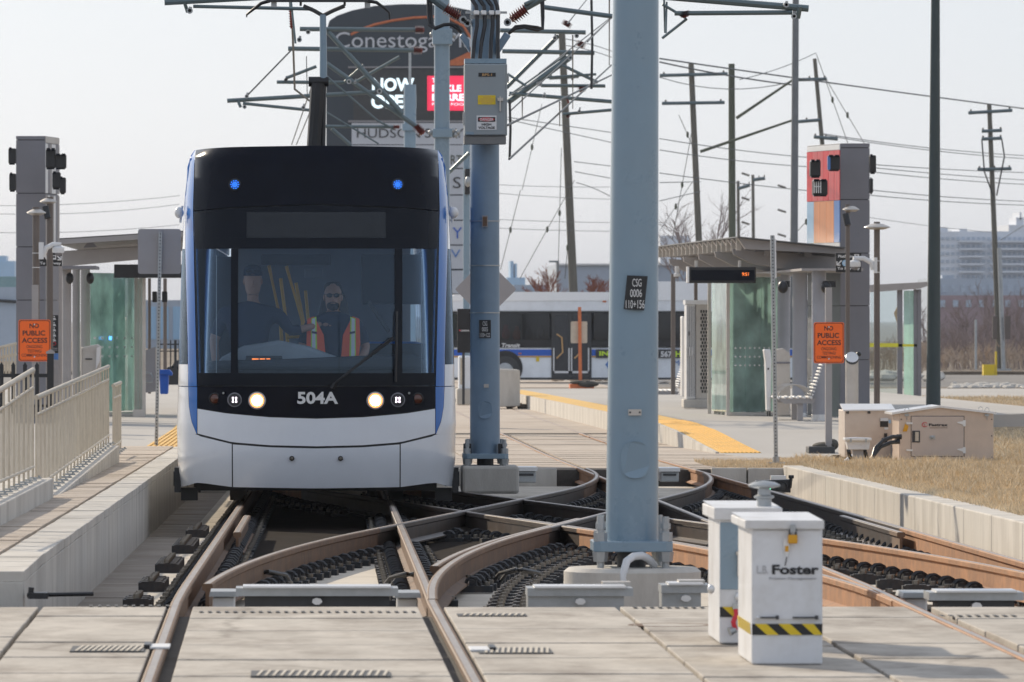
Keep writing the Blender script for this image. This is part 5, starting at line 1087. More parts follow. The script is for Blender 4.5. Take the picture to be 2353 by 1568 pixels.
t = cab('lubricator_cabinet', 'rear grey cabinet with mushroom vent, half hidden behind the front one', 1653, 1792, 1163.5, 1193, 1483, YB2, .9, 1640, 1797)
m = MB(); c = P(1756, 1163, YB2 + .2); m.lathe(c, [(.036, -.01), (.036, .035), (.05, .04), (.05, .048), (.032, .055), (.030, .085), (.05, .088), (.078, .096), (.078, .104), (.05, .118), (.002, .124)], 24); m.build('vent', M_galv, t)
stripes(t, 1654, 1752, 1395, 1418.5, YB2, 2, 1, t)
m = MB(); m.bp(1655, 1201, 1790, 1355, YB2 - .006, .006); m.build('door', M_pole, t, bevel=.002)
m = MB(); m.bp(1692, 1268, 1704, 1276, YB2 - .04, .04); m.bp(1695, 1276, 1700, 1325, YB2 - .04, .03); m.build('latch', M_alu, t)
for x, y, ma in ((1634, 1354, M_alub), (1697, 1372, M_alub)): m = MB(); m.ell(P(x, y, YB2 - .02), .018, .02, .024); m.build('pipe_elbow', ma, t)
m = MB(); m.tube([P(1690, 1392, YB2 - .03), P(1692, 1412, YB2 - .05), P(1685, 1430, YB2 - .06), P(1690, 1448, YB2 - .05)], .012, 8); m.build('red_hose', M_red, t); m = MB(); m.cyl(P(1676, 1452, YB2 - .06), P(1690, 1447, YB2 - .05), .022, .016, 12); m.build('hose_coupling', M_galv, t); m = MB(); m.bp(1684, 1388, 1700, 1400, YB2 - .05, .03); m.build('hose_coupling', M_galv, t)
# ================================================================== trackside machinery boxes on the lawn
YF = 97.0
t = E('machinery_box', 'large brown metal box with hinged door and red oval logo, on the lawn', 'machinery box', P(2170, 1063, YF), 'metal boxes on the lawn')
fw = [(2066, 1056), (2284, 1057), (2284, 948), (2158, 933.5), (2066, 950)]
m = MB(); m.prismpx([(2066, 1058), (2283, 1058), (2283, 949), (2158, 935), (2066, 951)], YF, 1.1); m.build('box_shell', pm('bronze_sheet', (.62, .50, .41), .4, metal=.45, var=.08, scale=3, dirt=(.4, .36, .33), dirt_amt=.4), t, bevel=.01)
m = MB(); 
for a, b in (((2049, 948), (2158, 932)), ((2158, 932), (2289, 947))):
    A0, A1, = P(*a, YF), P(*b, YF); m.add([(A0.x, YF - .05, A0.z), (A1.x, YF - .05, A1.z), (A1.x, YF + 1.15, A1.z), (A0.x, YF + 1.15, A0.z), (A0.x, YF - .05, A0.z - .03), (A1.x, YF - .05, A1.z - .03), (A1.x, YF + 1.15, A1.z - .03), (A0.x, YF + 1.15, A0.z - .03)], [(0, 1, 2, 3), (4, 5, 6, 7), (0, 1, 5, 4), (1, 2, 6, 5), (2, 3, 7, 6), (3, 0, 4, 7)])
m.build('roof', M_alub, t)
m = MB(); m.bp(2062, 1058.5, 2286, 1064, YF - .03, 1.15); m.build('base_rail', M_alu, t); m = MB(); m.bp(2236, 1064, 2272, 1073, YF + .1, .5); m.bp(2080, 1064, 2100, 1070, YF + .1, .5); m.build('foot', M_black, t)
m = MB(); m.bp(2093, 956, 2216, 1050, YF - .004, .003); m.build('door_gap', M_black, t)
m = MB(); m.bp(2094.3, 957.3, 2214.8, 1048.8, YF - .018, .013); dd = m.build('door', pm('door_bronze', (.56, .47, .41), .42, metal=.4, var=.06), t, bevel=.004)
text('Fastrax', 2134.5, 973.2, 2178, 980, YF - .02, M_black, dd, bold=.035, depth=.003); m = MB(); m.bp(2136, 983, 2177, 984.2, YF - .021, .002); m.build('small_print', M_rust, dd)
m = MB()
for r0 in (1.0,):
    m.tube([P(2125, 976, YF - .022) + Vector((.036 * math.cos(a), 0, .031 * math.sin(a))) for a in lin(.5, 5.9, 20)], .004, 5); m.tube([P(2122, 977, YF - .022) + Vector((.02 * math.cos(a), 0, .018 * math.sin(a))) for a in lin(0, 6.2, 14)], .003, 5)
m.build('logo', M_red, dd)
m = MB(); m.bp(2096, 990, 2114, 1017, YF - .03, .012); hp = m.build('handle_plate', M_dark, dd, bevel=.004); m = MB(); m.bp(2103, 993, 2111, 1014, YF - .045, .015); m.build('handle', M_beige, hp)
m = MB(); m.bp(2136, 1001, 2149, 1010, YF - .03, .012); m.ell(P(2142, 1005, YF - .05), .02, .02, .02); m.build('lock', M_galv, dd)
for y in (973, 1035):
    m = MB(); m.bp(2213, y - 7, 2219, y + 7, YF - .03, .03); m.prismpx([(2200, y - 3), (2214, y - 5), (2214, y + 4), (2200, y - 1)], YF - .032, .012); m.build('hinge', M_alub, dd)
    m = MB(); m.bp(2083, y - 2, 2097, y + 2, YF - .03, .03); m.build('door_clamp', M_alub, dd)
for x in (2084, 2268):
    m = MB(); m.tube([P(x, 943, YF - .02) + Vector((.03 * math.cos(a), 0, .036 * math.sin(a))) for a in lin(0, 6.28, 14)], .004, 6); m.bp(x - 5, 952, x + 5, 957, YF - .03, .03); m.tube([P(x, 957, YF - .02), P(x, 966, YF - .02)], .005, 5); m.build('lifting_ring', M_galv, t)
    m = MB(); m.tube([P(x - 15, 941, YF + 1.0) + Vector((.03 * math.cos(a), 0, .036 * math.sin(a))) for a in lin(0, 6.28, 14)], .004, 6); m.build('lifting_ring', M_galv, t)
for x in (2071, 2279):
    for y in (964, 1002, 1051): m = MB(); m.ell(P(x, y, YF - .004), .009, .006, .009, n=8, k=5); m.build('bolt', M_dark, t)
m = MB(); m.prismpx([(2074, 992), (2080, 974), (2088, 980), (2084, 992)], YF - .02, .006); m.build('lock_tag', M_brass, t)
t = E('machinery_box', 'smaller brushed metal box with sloped white roof left of the door box', 'machinery box', P(1997, 1052, 99.5), 'metal boxes on the lawn')
m = MB(); m.bp(1941, 943, 2055, 1052, 99.0, 1.1); m.build('box_shell', pm('brushed_sheet', (.64, .56, .49), .38, metal=.5, var=.08, scale=3, dirt=(.45, .33, .26), dirt_amt=.5), t, bevel=.01)
m = MB(); A0 = P(1938, 942, 98.95); A1 = P(2057, 941, 98.95); B0 = P(1930, 928, 100.2); B1 = P(2048, 928, 100.2)
m.add([A0, A1, B1, B0, A0 - Vector((0, 0, .02)), A1 - Vector((0, 0, .02)), B1 - Vector((0, 0, .02)), B0 - Vector((0, 0, .02))], [(0, 1, 2, 3), (4, 5, 6, 7), (0, 1, 5, 4), (1, 2, 6, 5), (2, 3, 7, 6), (3, 0, 4, 7)]); m.build('roof', M_alub, t)
for x in (1948, 1997, 2046):
    m = MB(); m.bp(x - 3, 944, x - .5, 951, 98.97, .03); m.bp(x + .5, 944, x + 3, 951, 98.97, .03); m.build('roof_clip', M_dark, t)
m = MB(); m.bp(2022.5, 961, 2041, 981.5, 98.985, .015); dc = m.build('sticker', M_black, t); m = MB(); m.bp(2023, 961, 2041, 968, 98.975, .008); m.build('sticker_text', M_signw, dc); m = MB(); m.bp(2032, 982.5, 2041, 987.5, 98.985, .01); m.build('sticker', M_signw, t); m = MB(); m.bp(2042, 965, 2047, 973, 98.985, .01); m.build('sticker_blue', M_lbpan, t)
m = MB(); m.bp(2032, 996, 2039, 1018, 98.96, .04); m.bp(2026, 1007, 2030, 1012, 98.97, .03); m.build('side_handle', M_black, t)
m = MB(); m.bp(1940, 1052, 1975, 1060, 99.1, .8); m.bp(1914, 1046, 1940, 1058, 99.8, .3); m.build('timber_foot', M_wood, t)
m = MB(); m.prism([(P(2050, 1064, 98.7).x, P(0, 1060, 98.7).z), (P(2050, 0, 98.7).x, P(0, 1020, 98.7).z), (P(2067, 0, 98.7).x, P(0, 1012, 98.7).z), (P(2067, 0, 98.7).x, P(0, 1060, 98.7).z)], 98.7, 98.9); m.build('side_duct', M_lav, t)
t = E('junction_box', 'small grey junction box on a post before the metal boxes', 'box', P(1972, 1064, 95.8))
m = MB(); m.prismpx([(1945, 1012), (2000, 1012), (1997, 1034), (1949, 1034)], 95.6, .3); m.build('box_shell', M_box, t, bevel=.01); m = MB(); m.bp(1942, 1007, 2003, 1013, 95.55, .4); m.prismpx([(1944, 1007), (1968, 1005.5), (2001, 1007)], 95.6, .3); m.build('lid', M_alub, t, bevel=.005)
m = MB(); m.bp(1961, 1034, 1984, 1068, 95.65, .2); m.build('post', M_lavl, t); m = MB()
for x in (1955, 1990): m.bp(x - 2, 1008, x + 2, 1017, 95.53, .03)
m.build('lid_clip', M_galv, t)
for k, pts in enumerate(([(2066, 1004), (2050, 1004), (2030, 1012), (2012, 1030), (2004, 1058), (1990, 1066), (1962, 1062), (1952, 1048), (1950, 1036)], [(2062, 1015), (2045, 1018), (2022, 1028), (2008, 1046), (1996, 1064), (1988, 1040), (1987, 1034)])):
    m = MB(); m.tube([P(x, y, 96.4 - .1 * i) for i, (x, y) in enumerate(pts)], .028, 9); m.cyl(P(pts[0][0] - 6, pts[0][1], 96.4), P(pts[0][0] + 6, pts[0][1], 96.4), .036, n=10)
    single(m, 'hose', M_cable, ['upper black hose curving from the door box to the junction box', 'lower black hose curving into the junction box post'][k], 'hose', 'hoses between the metal boxes')
m = MB(); m.tube([P(1926, 1078, 95.2), P(1950, 1057, 95.9), P(1966, 1046, 96.4)], .04, 12); single(m, 'white_pipe', M_white, 'white pipe sticking out of the ground under the junction box', 'pipe')
# ================================================================== stations
def seam_box(t, x0, x1, ys_, Y, w2, mat, rot, name='panel'):
    pass
def pillar(label, x0, x1, ytop, seams, ybot, Y, d, ang, colour, lefty):
    """information pillar built of stacked metal panels; the face turned to the tracks is coloured"""
    A_ = P(x0, ybot, Y); B_ = P(x1, ybot, Y); w = B_.x - A_.x
    t = E('station_pillar', label, 'pillar', (((A_.x + B_.x) / 2), Y, A_.z), 'station pillars', kind=None)
    ox = A_.x if lefty else B_.x; back = Vector((-math.sin(ang) * d, d, 0)) if lefty else Vector((math.sin(ang) * d, d, 0))
    ys2 = [ytop] + seams + [ybot]
    for k, (ya, yb) in enumerate(zip(ys2, ys2[1:])):
        z1, z0 = P(0, ya, Y).z - .006, P(0, yb, Y).z + .006
        f0, f1 = Vector((A_.x, Y, 0)), Vector((B_.x, Y, 0)); m = MB(); b0, b1 = f0 + back, f1 + back
        m.prismz([(f0.x, f0.y), (f1.x, f1.y), (b1.x, b1.y), (b0.x, b0.y)], z0, z1); m.build('wall_panel', M_lav, t, bevel=.004)
    m = MB(); e_ = .02; f0, f1 = Vector((A_.x + e_, Y + e_, 0)), Vector((B_.x - e_, Y + e_, 0)); b0, b1 = f0 + back * .96, f1 + back * .96
    m.prismz([(f0.x, f0.y), (f1.x, f1.y), (b1.x, b1.y), (b0.x, b0.y)], P(0, ybot, Y).z, P(0, ytop + 2, Y).z); m.build('core', M_black, t)
    s = Vector((A_.x if lefty else B_.x, Y, 0)); nrm = Vector((-math.cos(ang), -math.sin(ang), 0)) if lefty else Vector((math.cos(ang), -math.sin(ang), 0))
    for ua, ub, ya, yb, ma in colour:
        p, q_ = s + back * ua, s + back * ub; z1, z0 = P(0, ya, Y).z, P(0, yb, Y).z; o_ = nrm * .014
        m = MB(); m.prismz([(p.x, p.y), (q_.x, q_.y), ((q_ + o_).x, (q_ + o_).y), ((p + o_).x, (p + o_).y)], z0, z1); m.build('glass_panel', ma, t)
    return t
def fin(n, ya, yb, mats): return [(k / n + .004, (k + 1) / n - .004, ya, yb, mats[k % len(mats)]) for k in range(n)]
colr = fin(6, 345, 460, [M_redp, M_redp, M_red]) + [(.004, .17, 461, 557, M_blpan), (.175, .40, 461, 557, M_orpan), (.404, .60, 461, 557, M_orpan), (.604, .78, 461, 557, M_orpan), (.785, .99, 461, 557, M_lbpan), (.004, .99, 332, 344, M_alub), (.004, .99, 558, 572, M_signw)]
pr = pillar('dark grey pillar with red and orange glass side on the right platform', 1931, 1998.6, 329, [340, 459, 582, 703, 827], 985, 126.4, 1.85, R(14), colr, True)
coll = fin(7, 330, 444, [M_alub, M_lav, M_signg, M_alub]) + fin(7, 449, 566, [M_lavl, M_alub, M_lav]) + [(.004, .99, 314, 328, M_alu)]
plf = pillar('dark grey pillar with ribbed side on the left platform', 36.8, 104, 312, [322, 444.5, 567.6, 690, 812], 975, 118, 1.2, R(9), coll, False)
def siglight(x0, x1, y0, y1, Y, label, face='back', lit=False):
    t = E('tram_signal', label, 'signal', P((x0 + x1) / 2, y1, Y), 'black signal heads on the pillars')
    m = MB(); m.bp(x0, y0, x1, y1, Y, .25); m.build('housing', M_black, t, bevel=.02)
    h = y1 - y0; m = MB()
    for k in range(2 if x1 - x0 > 20 else 1): m.bp(x0 + 2 + k * (x1 - x0) * .5, y0 - h * .06, x0 + (x1 - x0) * (.42 + k * .5), y0 + h * .1, Y - .14, .16)
    m.bp(x0 + 2, y1 - 2, x1 - 3, y1 + h * .08, Y + .02, .12); m.build('hood', M_tblack, t)
    return t
for a in ((19, 36.5, 341, 376, 'upper signal head on the left edge of the left pillar'), (21, 36.5, 399, 438, 'lower signal head on the left edge of the left pillar'), (105, 128, 343, 386, 'upper inner signal head right of the left pillar'), (127, 152, 355, 387, 'upper outer signal head right of the left pillar'), (120, 139, 396, 433, 'lower inner signal head right of the left pillar'), (137, 151, 408, 444, 'lower outer signal head right of the left pillar'),
          (1862, 1886, 369, 406, 'upper left signal head on the red face of the right pillar'), (1903, 1930.5, 358, 391, 'upper right signal head with blue edge on the red pillar face'), (1868, 1902, 414, 449, 'lower signal head with white marked lens on the red pillar face'), (1999, 2013.5, 357, 397, 'upper signal head on the right edge of the right pillar'), (1999, 2006.5, 410, 444, 'lower signal head on the right edge of the right pillar')):
    t = siglight(*a[:4], 117.2 if a[0] < 1000 else 125.6, a[4])
    if a[0] == 1903: m = MB(); m.bp(1902, 359, 1908, 390, 125.5, .1); m.build('blue_edge', M_blpan, t)
    if a[0] == 1868:
        m = MB()
        for k in range(4): m.bp(1870 + k * 5, 417, 1872 + k * 5, 444, 125.5, .03)
        m.bp(1870, 428, 1886, 430, 125.49, .03); m.build('lens_mark', M_signw, t)
def lamp_post(x0, x1, yt, yb, Y, hx0, hx1, hy0, hy1, label, spot=None):
    t = E('lamp_post', label, 'lamp post', P((x0 + x1) / 2, yb, Y), 'platform lamp posts')
    r = (x1 - x0) / 2 * Y / F; c = (x0 + x1) / 2; m = MB(); m.tube([P(c, yb, Y), P(c, yt, Y)], r, 16); m.build('post', M_brown, t)
    cc = P(c, hy1, Y); w = (hx1 - hx0) / 2 * Y / F; hh = (hy1 - hy0) * Y / F; cx = P((hx0 + hx1) / 2, 0, Y).x
    m = MB(); m.lathe((cx, Y, cc.z), [(r * 1.1, 0), (w * .5, .0), (w, hh * .35), (w * .96, hh * .5), (w * .45, hh * .95), (r, hh), (.003, hh)], 20); m.build('lamp_head', M_alu, t)
    if spot: m = MB(); m.tube([P(spot[0], spot[2], Y - .12), P((spot[0] + spot[1]) / 2 - 4, spot[3], Y - .16)], (spot[1] - spot[0]) / 2 * Y / F * .8, 14); m.build('floodlight', M_black, t)
    return t
lamp_post(1943, 1953, 470, 1020, 114, 1936, 1975, 474, 487, 'taller taupe lamp post with black floodlight before the right pillar', (1943, 1962, 492, 518))
lamp_post(2008, 2022, 510, 1000, 115, 1985, 2046, 514, 528, 'taupe lamp post with white dome camera right of the right pillar')
lamp_post(75, 91, 476, 960, 115, 61, 106, 481, 495, 'taupe lamp post with white dome camera before the left pillar')
lamp_post(107, 122, 453, 960, 116, 91, 131, 456, 469, 'taupe lamp post with black floodlight beside the left pillar', (104, 123, 475, 502))
def domecam(arm_pts, cx, cy, r, mount, Y, label):
    t = E('dome_camera', label, 'camera', P(cx, cy + 10, Y), 'dome cameras')
    m = MB(); m.tube([P(x, y, Y) for x, y in arm_pts], .05, 10, r2=.035); m.build('arm_tube', M_white, t)
    m = MB(); m.bp(*mount, Y - .07, .14); m.build('mount', M_white, t)
    c = P(cx, cy, Y); rr = r * Y / F; m = MB(); m.lathe(c, [(rr * .5, rr * .85), (rr * .95, rr * .6), (rr, .0), (rr * .95, -rr * .25), (.003, -rr * .26)], 18); m.build('camera_hood', M_white, t)
    m = MB(); m.ell(c - Vector((0, 0, rr * .25)), rr * .6, rr * .6, rr * .55); m.build('camera_dome', M_lav, t)
domecam([(2008, 620), (2003, 604), (1985, 594), (1962, 594), (1962, 604)], 1964, 610, 14, (2009, 592, 2016, 628), 114.6, 'white dome camera on curved arm hiding the right platform sign')
domecam([(98, 590), (106, 570), (122, 562), (138, 562), (137, 574)], 134, 578, 14, (89, 557, 100, 596), 114.8, 'white dome camera on curved arm before the left platform sign')
t = domecam([(1556, 616), (1556, 630)], 1556, 634, 8, (1552, 612, 1560, 618), 140, 'small dome camera under the right shelter roof edge')
for p_, ys_ in (((2008, 2022), (600, 626)), ((75, 91), (582, 615))):
    m = MB(); 
    for y in ys_: c = P(sum(p_) / 2, y, 115); m.lathe((c.x, 115, c.z), [(.058, -.006), (.062, -.006), (.062, .006), (.058, .006)], 16)
    single(m, 'pole_strap', M_alub, 'bright straps holding the camera arm on the %s lamp post' % ('right' if p_[0] > 1000 else 'left'), 'strap', 'camera arm straps')
# platform name signs
t = E('platform_sign', 'black Platform 2 To Fairway sign on the right pillar', 'sign', P(1950, 626, 116.5), 'black direction signs')
m = MB(); m.bp(1920.6, 582, 1979, 626, 116.5, .05); b = m.build('sign_board', M_black, t)
yy = 116.49
text('Platform', 1926, 586, 1960, 592.5, yy, M_signw, b, bold=.02); text('To Fairway', 1924, 614, 1976, 622, yy, M_signw, b, bold=.02)
m = MB(); m.bp(1963, 584.5, 1974, 594.5, yy - .004, .004); e = m.build('number_box', M_signw, b); text('2', 1966, 586, 1971, 593, yy - .005, M_black, e, bold=.02)
m = MB(); m.tube([P(1934, 599, yy - .01), P(1923.5, 609, yy - .01)], .012, 5); m.tube([P(1923, 601, yy - .01), P(1923, 609.5, yy - .01), P(1931, 609.5, yy - .01)], .012, 5); m.build('arrow', M_signw, b)
m = MB(); m.lathe(P(1942, 605, yy), [(.052, 0), (.052, .006), (.001, .007)], 20, axis='y'); e = m.build('round_icon', M_lbpan, b)
text('on', 1937.5, 602, 1946.5, 608, yy - .008, M_signw, e)
m = MB(); m.bp(1952, 599, 1962, 610, yy - .006, .006); e = m.build('tram_icon', M_signw, b); m = MB(); m.bp(1954, 601, 1960, 605, yy - .009, .003); m.build('icon_window', M_black, e)
t = E('platform_sign', 'black Platform 1 To Fairway sign beside the left lamp posts', 'sign', P(117, 612, 117.2), 'black direction signs')
m = MB(); m.bp(90, 569, 142.5, 612, 117.2, .05); b = m.build('sign_board', M_black, t); yy = 117.19
text('Platform', 94, 572, 122, 578, yy, M_signw, b, bold=.02); text('To Fairway', 91.5, 602, 140, 610, yy, M_signw, b, bold=.02)
m = MB(); m.lathe(P(111, 592, yy), [(.05, 0), (.05, .006), (.001, .007)], 20, axis='y'); m.build('round_icon', M_signw, b)
m = MB(); m.bp(119, 587, 129, 597, yy - .006, .006); e = m.build('tram_icon', M_signw, b); m = MB(); m.bp(121, 589, 127, 593, yy - .009, .003); m.build('icon_window', M_black, e)
m = MB(); m.tube([P(131, 588, yy - .01), P(140, 597, yy - .01)], .012, 5); m.tube([P(132, 597.5, yy - .01), P(140.5, 597.5, yy - .01), P(140.5, 589, yy - .01)], .012, 5); m.build('arrow', M_signw, b)
# orange NO PUBLIC ACCESS signs
def nopub(label, x0, x1, y0, y1, Y, px0, px1, pyt, pyb, side_lab, back=True):
    t = E('warning_sign', label, 'sign', P((px0 + px1) / 2, pyb, Y), 'orange warning signs')
    m = MB(); m.bp(px0, pyt, px1, pyb, Y + .01, .09); m.build('post', M_lavl, t)
    def rr(e, Yq, th): 
        r = 4.5; pts = []
        for cx, cy, a0 in ((x1 - e - r, y0 + e + r, 0), (x0 + e + r, y0 + e + r, 90), (x0 + e + r, y1 - e - r, 180), (x1 - e - r, y1 - e - r, 270)):
            for k in range(5): a = R(a0 + k * 22.5); pts.append((cx + r * math.cos(a), cy - r * math.sin(a)))
        m = MB(); m.prismpx(pts, Yq, th); return m
    b = rr(0, Y - .006, .006).build('sign_board', M_orange, t); e = rr(1.6, Y - .0075, .0015).build('border', M_black, b); rr(2.9, Y - .009, .0015).build('field', M_orange, b)
    W = x1 - x0; yq = Y - .0092; mk = M_black; sc = (y1 - y0) / 94
    def tx(s, a, c, ya, yb, bo): text(s, x0 + a * W, y0 + ya * sc, x0 + c * W, y0 + yb * sc, yq, mk, b, bold=bo, depth=.001)
    tx('NO', .345, .64, 8.5, 19, .022); tx('PUBLIC', .13, .83, 24.5, 36, .022); tx('ACCESS', .105, .90, 41, 52.5, .022)
    tx('ONGOING', .25, .74, 57.5, 64.5, .004); tx('TESTING/', .28, .73, 67.5, 74.3, .004); tx('COMMISSIONING', .10, .905, 77, 83.5, .004)
    for y in (y0 + 11 * sc, y1 - 10 * sc): m = MB(); m.ell(P((x0 + x1) / 2, y, Y - .012), .012, .008, .012, n=10, k=5); m.build('screw', M_alub, b)
    return t
nr = nopub('orange NO PUBLIC ACCESS sign on grey post, right platform', 1870, 1939.5, 741, 835, 107, 1897, 1912, 661, 1032, 'right')
nl = nopub('orange NO PUBLIC ACCESS sign on grey post, left platform', 42.5, 116, 735, 830.5, 108, 73, 88, 655, 930, 'left')
t = E('sign_base', 'dark steel tray with sandbags holding the right orange sign', 'sign base', P(1890, 1046, 107))
m = MB(); m.bp(1858.5, 1027, 1919, 1046, 106.8, .6); m.build('tray', M_dark, t, bevel=.01); m = MB(); m.ell(P(1892, 1025, 107.2), .17, .2, .06); m.ell(P(1912, 1022, 107.2), .1, .2, .09); m.build('sandbag', M_sand, t)
M_colm = pm('column_grey', (.36, .37, .41), .35, var=.06, scale=2)
# ---- right shelter
YS = 122
t = E('tram_shelter', 'right platform shelter with curved grey beams and glass walls', 'shelter', P(1780, 955, 128), 'platform shelters')
XA = 8.05; XB = 9.95
def rz_(X, Y): return 3.05 + (X - XA) * -.10 + (Y - 125) * .004
m = MB(); m.add([(XA, 124.6, rz_(XA, 124.6)), (XB, 124.6, rz_(XB, 124.6)), (XB, 152, rz_(XB, 152)), (XA, 152, rz_(XA, 152)), (XA, 124.6, rz_(XA, 124.6) - .02), (XB, 124.6, rz_(XB, 124.6) - .02), (XB, 152, rz_(XB, 152) - .02), (XA, 152, rz_(XA, 152) - .02)], [(0, 1, 2, 3), (4, 5, 6, 7), (0, 1, 5, 4), (1, 2, 6, 5), (2, 3, 7, 6), (3, 0, 4, 7)]); m.build('roof', pm('roof_dark', (.10, .10, .10), .4), t)
for k in range(20):
    Y = 124.8 + k * 1.42; m = MB(); z = rz_(XA, Y)
    m.add([(XA + .02, Y, z - .03), (XB, Y, rz_(XB, Y) - .03), (XB, Y, rz_(XB, Y) - .12), (XA + .15, Y, z - .22), (XA + .02, Y + .3, z - .03), (XB, Y + .3, rz_(XB, Y) - .03), (XB, Y + .3, rz_(XB, Y) - .12), (XA + .15, Y + .3, z - .22)], [(0, 1, 2, 3), (4, 5, 6, 7), (0, 3, 7, 4), (3, 2, 6, 7), (0, 1, 5, 4)]); m.build('rafter', M_lavl, t)
    m = MB(); m.box(XA + .03, XA + .12, Y + .6, Y + .68, z - .24, z - .02); m.build('hanger', M_alu, t)
def beam(t, Y, X0, X1, ztop, s_=1):
    m = MB(); w = abs(X1 - X0)
    prof = [(X0, ztop), (X0 + s_ * .02, ztop - .10), (X0 + s_ * .33, ztop - .26), (X0 + s_ * w * .55, ztop - .38), (X1, ztop - .43), (X1, ztop - .155), (X0 + s_ * w * .4, ztop - .05)]
    m.prism(prof, Y, Y + .14); m.build('beam', M_lavl, t, bevel=.01)
for k in range(5): beam(t, 125.9 + k * 5.1, 8.04, 10.0, 2.84)
m = MB(); m.box(8.6, 8.75, 125.5, 152, 2.72, 2.80); m.box(9.3, 9.42, 125.5, 152, 2.70, 2.78); m.build('purlin', M_lavl, t)
for k in range(3):
    for x in (8.55, 9.35): m = MB(); m.prism([(x - .12, 2.82 - (x - 8) * .05), (x + .22, 2.82 - (x - 8) * .05), (x + .10, 2.97 - (x - 8) * .05), (x - .02, 2.97 - (x - 8) * .05)], 125.8 + k * 5.1, 125.9 + k * 5.1); m.build('roof_bracket', M_lav, t)
for x0, x1, Y, y1 in ((1865, 1898, 121.4, 969.5), (1820.5, 1855, 126.4, 965), (1783, 1815, 131.3, 960), (1760, 1786, 137, 958)):
    c = P((x0 + x1) / 2, y1, Y); r = (x1 - x0) / 2 * Y / F; m = MB(); m.cyl((c.x, Y, c.z), (c.x, Y, 2.42), r, n=24); co = m.build('column', M_colm, t)
    m = MB(); m.lathe((c.x, Y, c.z), [(r * 1.04, 0), (r * 1.04, .12), (r, .125)], 24); m.build('column_foot', M_alub, co)
m = MB(); m.box(8.9, 9.95, 120.9, 133, 2.42, 2.46); m.build('ceiling_plate', M_lavl, t)
for x, y in ((1828, 655), (1923, 655)): m = MB(); c = P(1799 if x < 1850 else 1898, 660, 120.9); m.ell(c, .09, .1, .11); m.bp(c.x * 0 + (1797 if x < 1850 else 1892), 646, (1815 if x < 1850 else 1920), 660, 121, .2); m.build('ceiling_lamp', M_black, t)
# glass screens
gz0 = -.13
def glasswall(t, xa, Ya, xb, Yb, z0, z1, n=1, mat=None, name='glass_pane'):
    for k in range(n):
        p = Vector((xa, Ya, 0)).lerp(Vector((xb, Yb, 0)), (k + .01) / n); q_ = Vector((xa, Ya, 0)).lerp(Vector((xb, Yb, 0)), (k + .99) / n); d_ = (q_ - p).normalized(); nn = Vector((-d_.y, d_.x, 0)) * .012
        m = MB(); m.prismz([(p.x, p.y), (q_.x, q_.y), ((q_ + nn).x, (q_ + nn).y), ((p + nn).x, (p + nn).y)], z0, z1); m.build(name, mat or M_shelt, t)
a = P(1676, 957, 127.5); b = P(1786, 957, 128.5)
glasswall(t, a.x, 127.6, b.x, 128.4, gz0 + .06, 2.35, 3)
c = P(1628, 952, 129.8); glasswall(t, P(1635, 0, 129.6).x, 129.6, P(1672, 0, 127.8).x, 127.8, gz0 + .06, 2.35, 1)
for x, Y in ((1630, 129.9), (1644, 129.6), (1652, 129.2), (1661, 128.8), (1673, 127.5), (1729, 128.1), (1752, 128.3)):
    m = MB(); w = .03; cx = P(x, 0, Y).x; m.box(cx - w, cx + w, Y - .04, Y + .04, gz0, 2.40 if x in (1630, 1652, 1673) else (.25 if x < 1700 else 2.36)); m.build('glass_post', M_alu, t)
m = MB(); m.box(P(1673, 0, 127.5).x, P(1786, 0, 128.4).x, 127.5, 128.5, 2.36, 2.42); m.build('glass_rail', M_alu, t); m = MB(); m.box(P(1673, 0, 127.5).x, P(1786, 0, 128.4).x, 127.6, 128.45, gz0, gz0 + .05); m.build('glass_rail', M_alu, t)
for row in range(3):
    for k in range(9):
        x = 1690 + k * 11; m = MB(); pz = P(x, 800 + row * 20, 127.5 + k * .09); m.box(pz.x - .015, pz.x + .015, pz.y - .006, pz.y, pz.z - .015, pz.z + .015); m.build('visibility_square', M_signw, t)
# kiosk screen behind the glass with blue light, small posters
t = E('ticket_machine', 'ticket machine behind the right shelter glass with glowing blue screen', 'ticket machine', P(1728, 958, 129.5), 'ticket machines')
m = MB(); m.bp(1714, 790, 1746, 955, 129.6, .5); m.build('machine_body', MATS['pole_paint_weathered'], t, bevel=.02); m = MB(); m.bp(1729, 797, 1738, 803, 129.55, .03); m.build('screen', M_scr, t); m = MB(); m.bp(1717, 822, 1743, 853, 129.57, .02); m.build('front_panel', M_lbpan, t)
m = MB(); m.bp(1761, 819, 1768, 838, 129.57, .03); single(m, 'poster', M_gold, 'small orange notice seen through the right shelter glass', 'poster')
# display board
t = E('display_board', 'black departure display reading 9:51 under the right shelter roof', 'display', P(1658, 651, 125.2), 'departure displays')
m = MB(); m.bp(1581, 614, 1737, 651, 125.2, .25); b = m.build('housing', M_black, t, bevel=.01); m = MB(); m.bp(1579, 613, 1583.5, 650, 125.15, .3); m.build('edge', M_alub, t); m = MB(); m.bp(1588, 621, 1733, 645, 125.17, .02); sc_ = m.build('screen', M_tblack, t)
text('9:51', 1705, 626.5, 1720, 634, 125.16, M_ledo, sc_)
for x in (1600, 1700): m = MB(); m.tube([P(x, 614, 125.3), P(x, 599, 125.3)], .03, 8); m.build('hanger', M_alu, t)
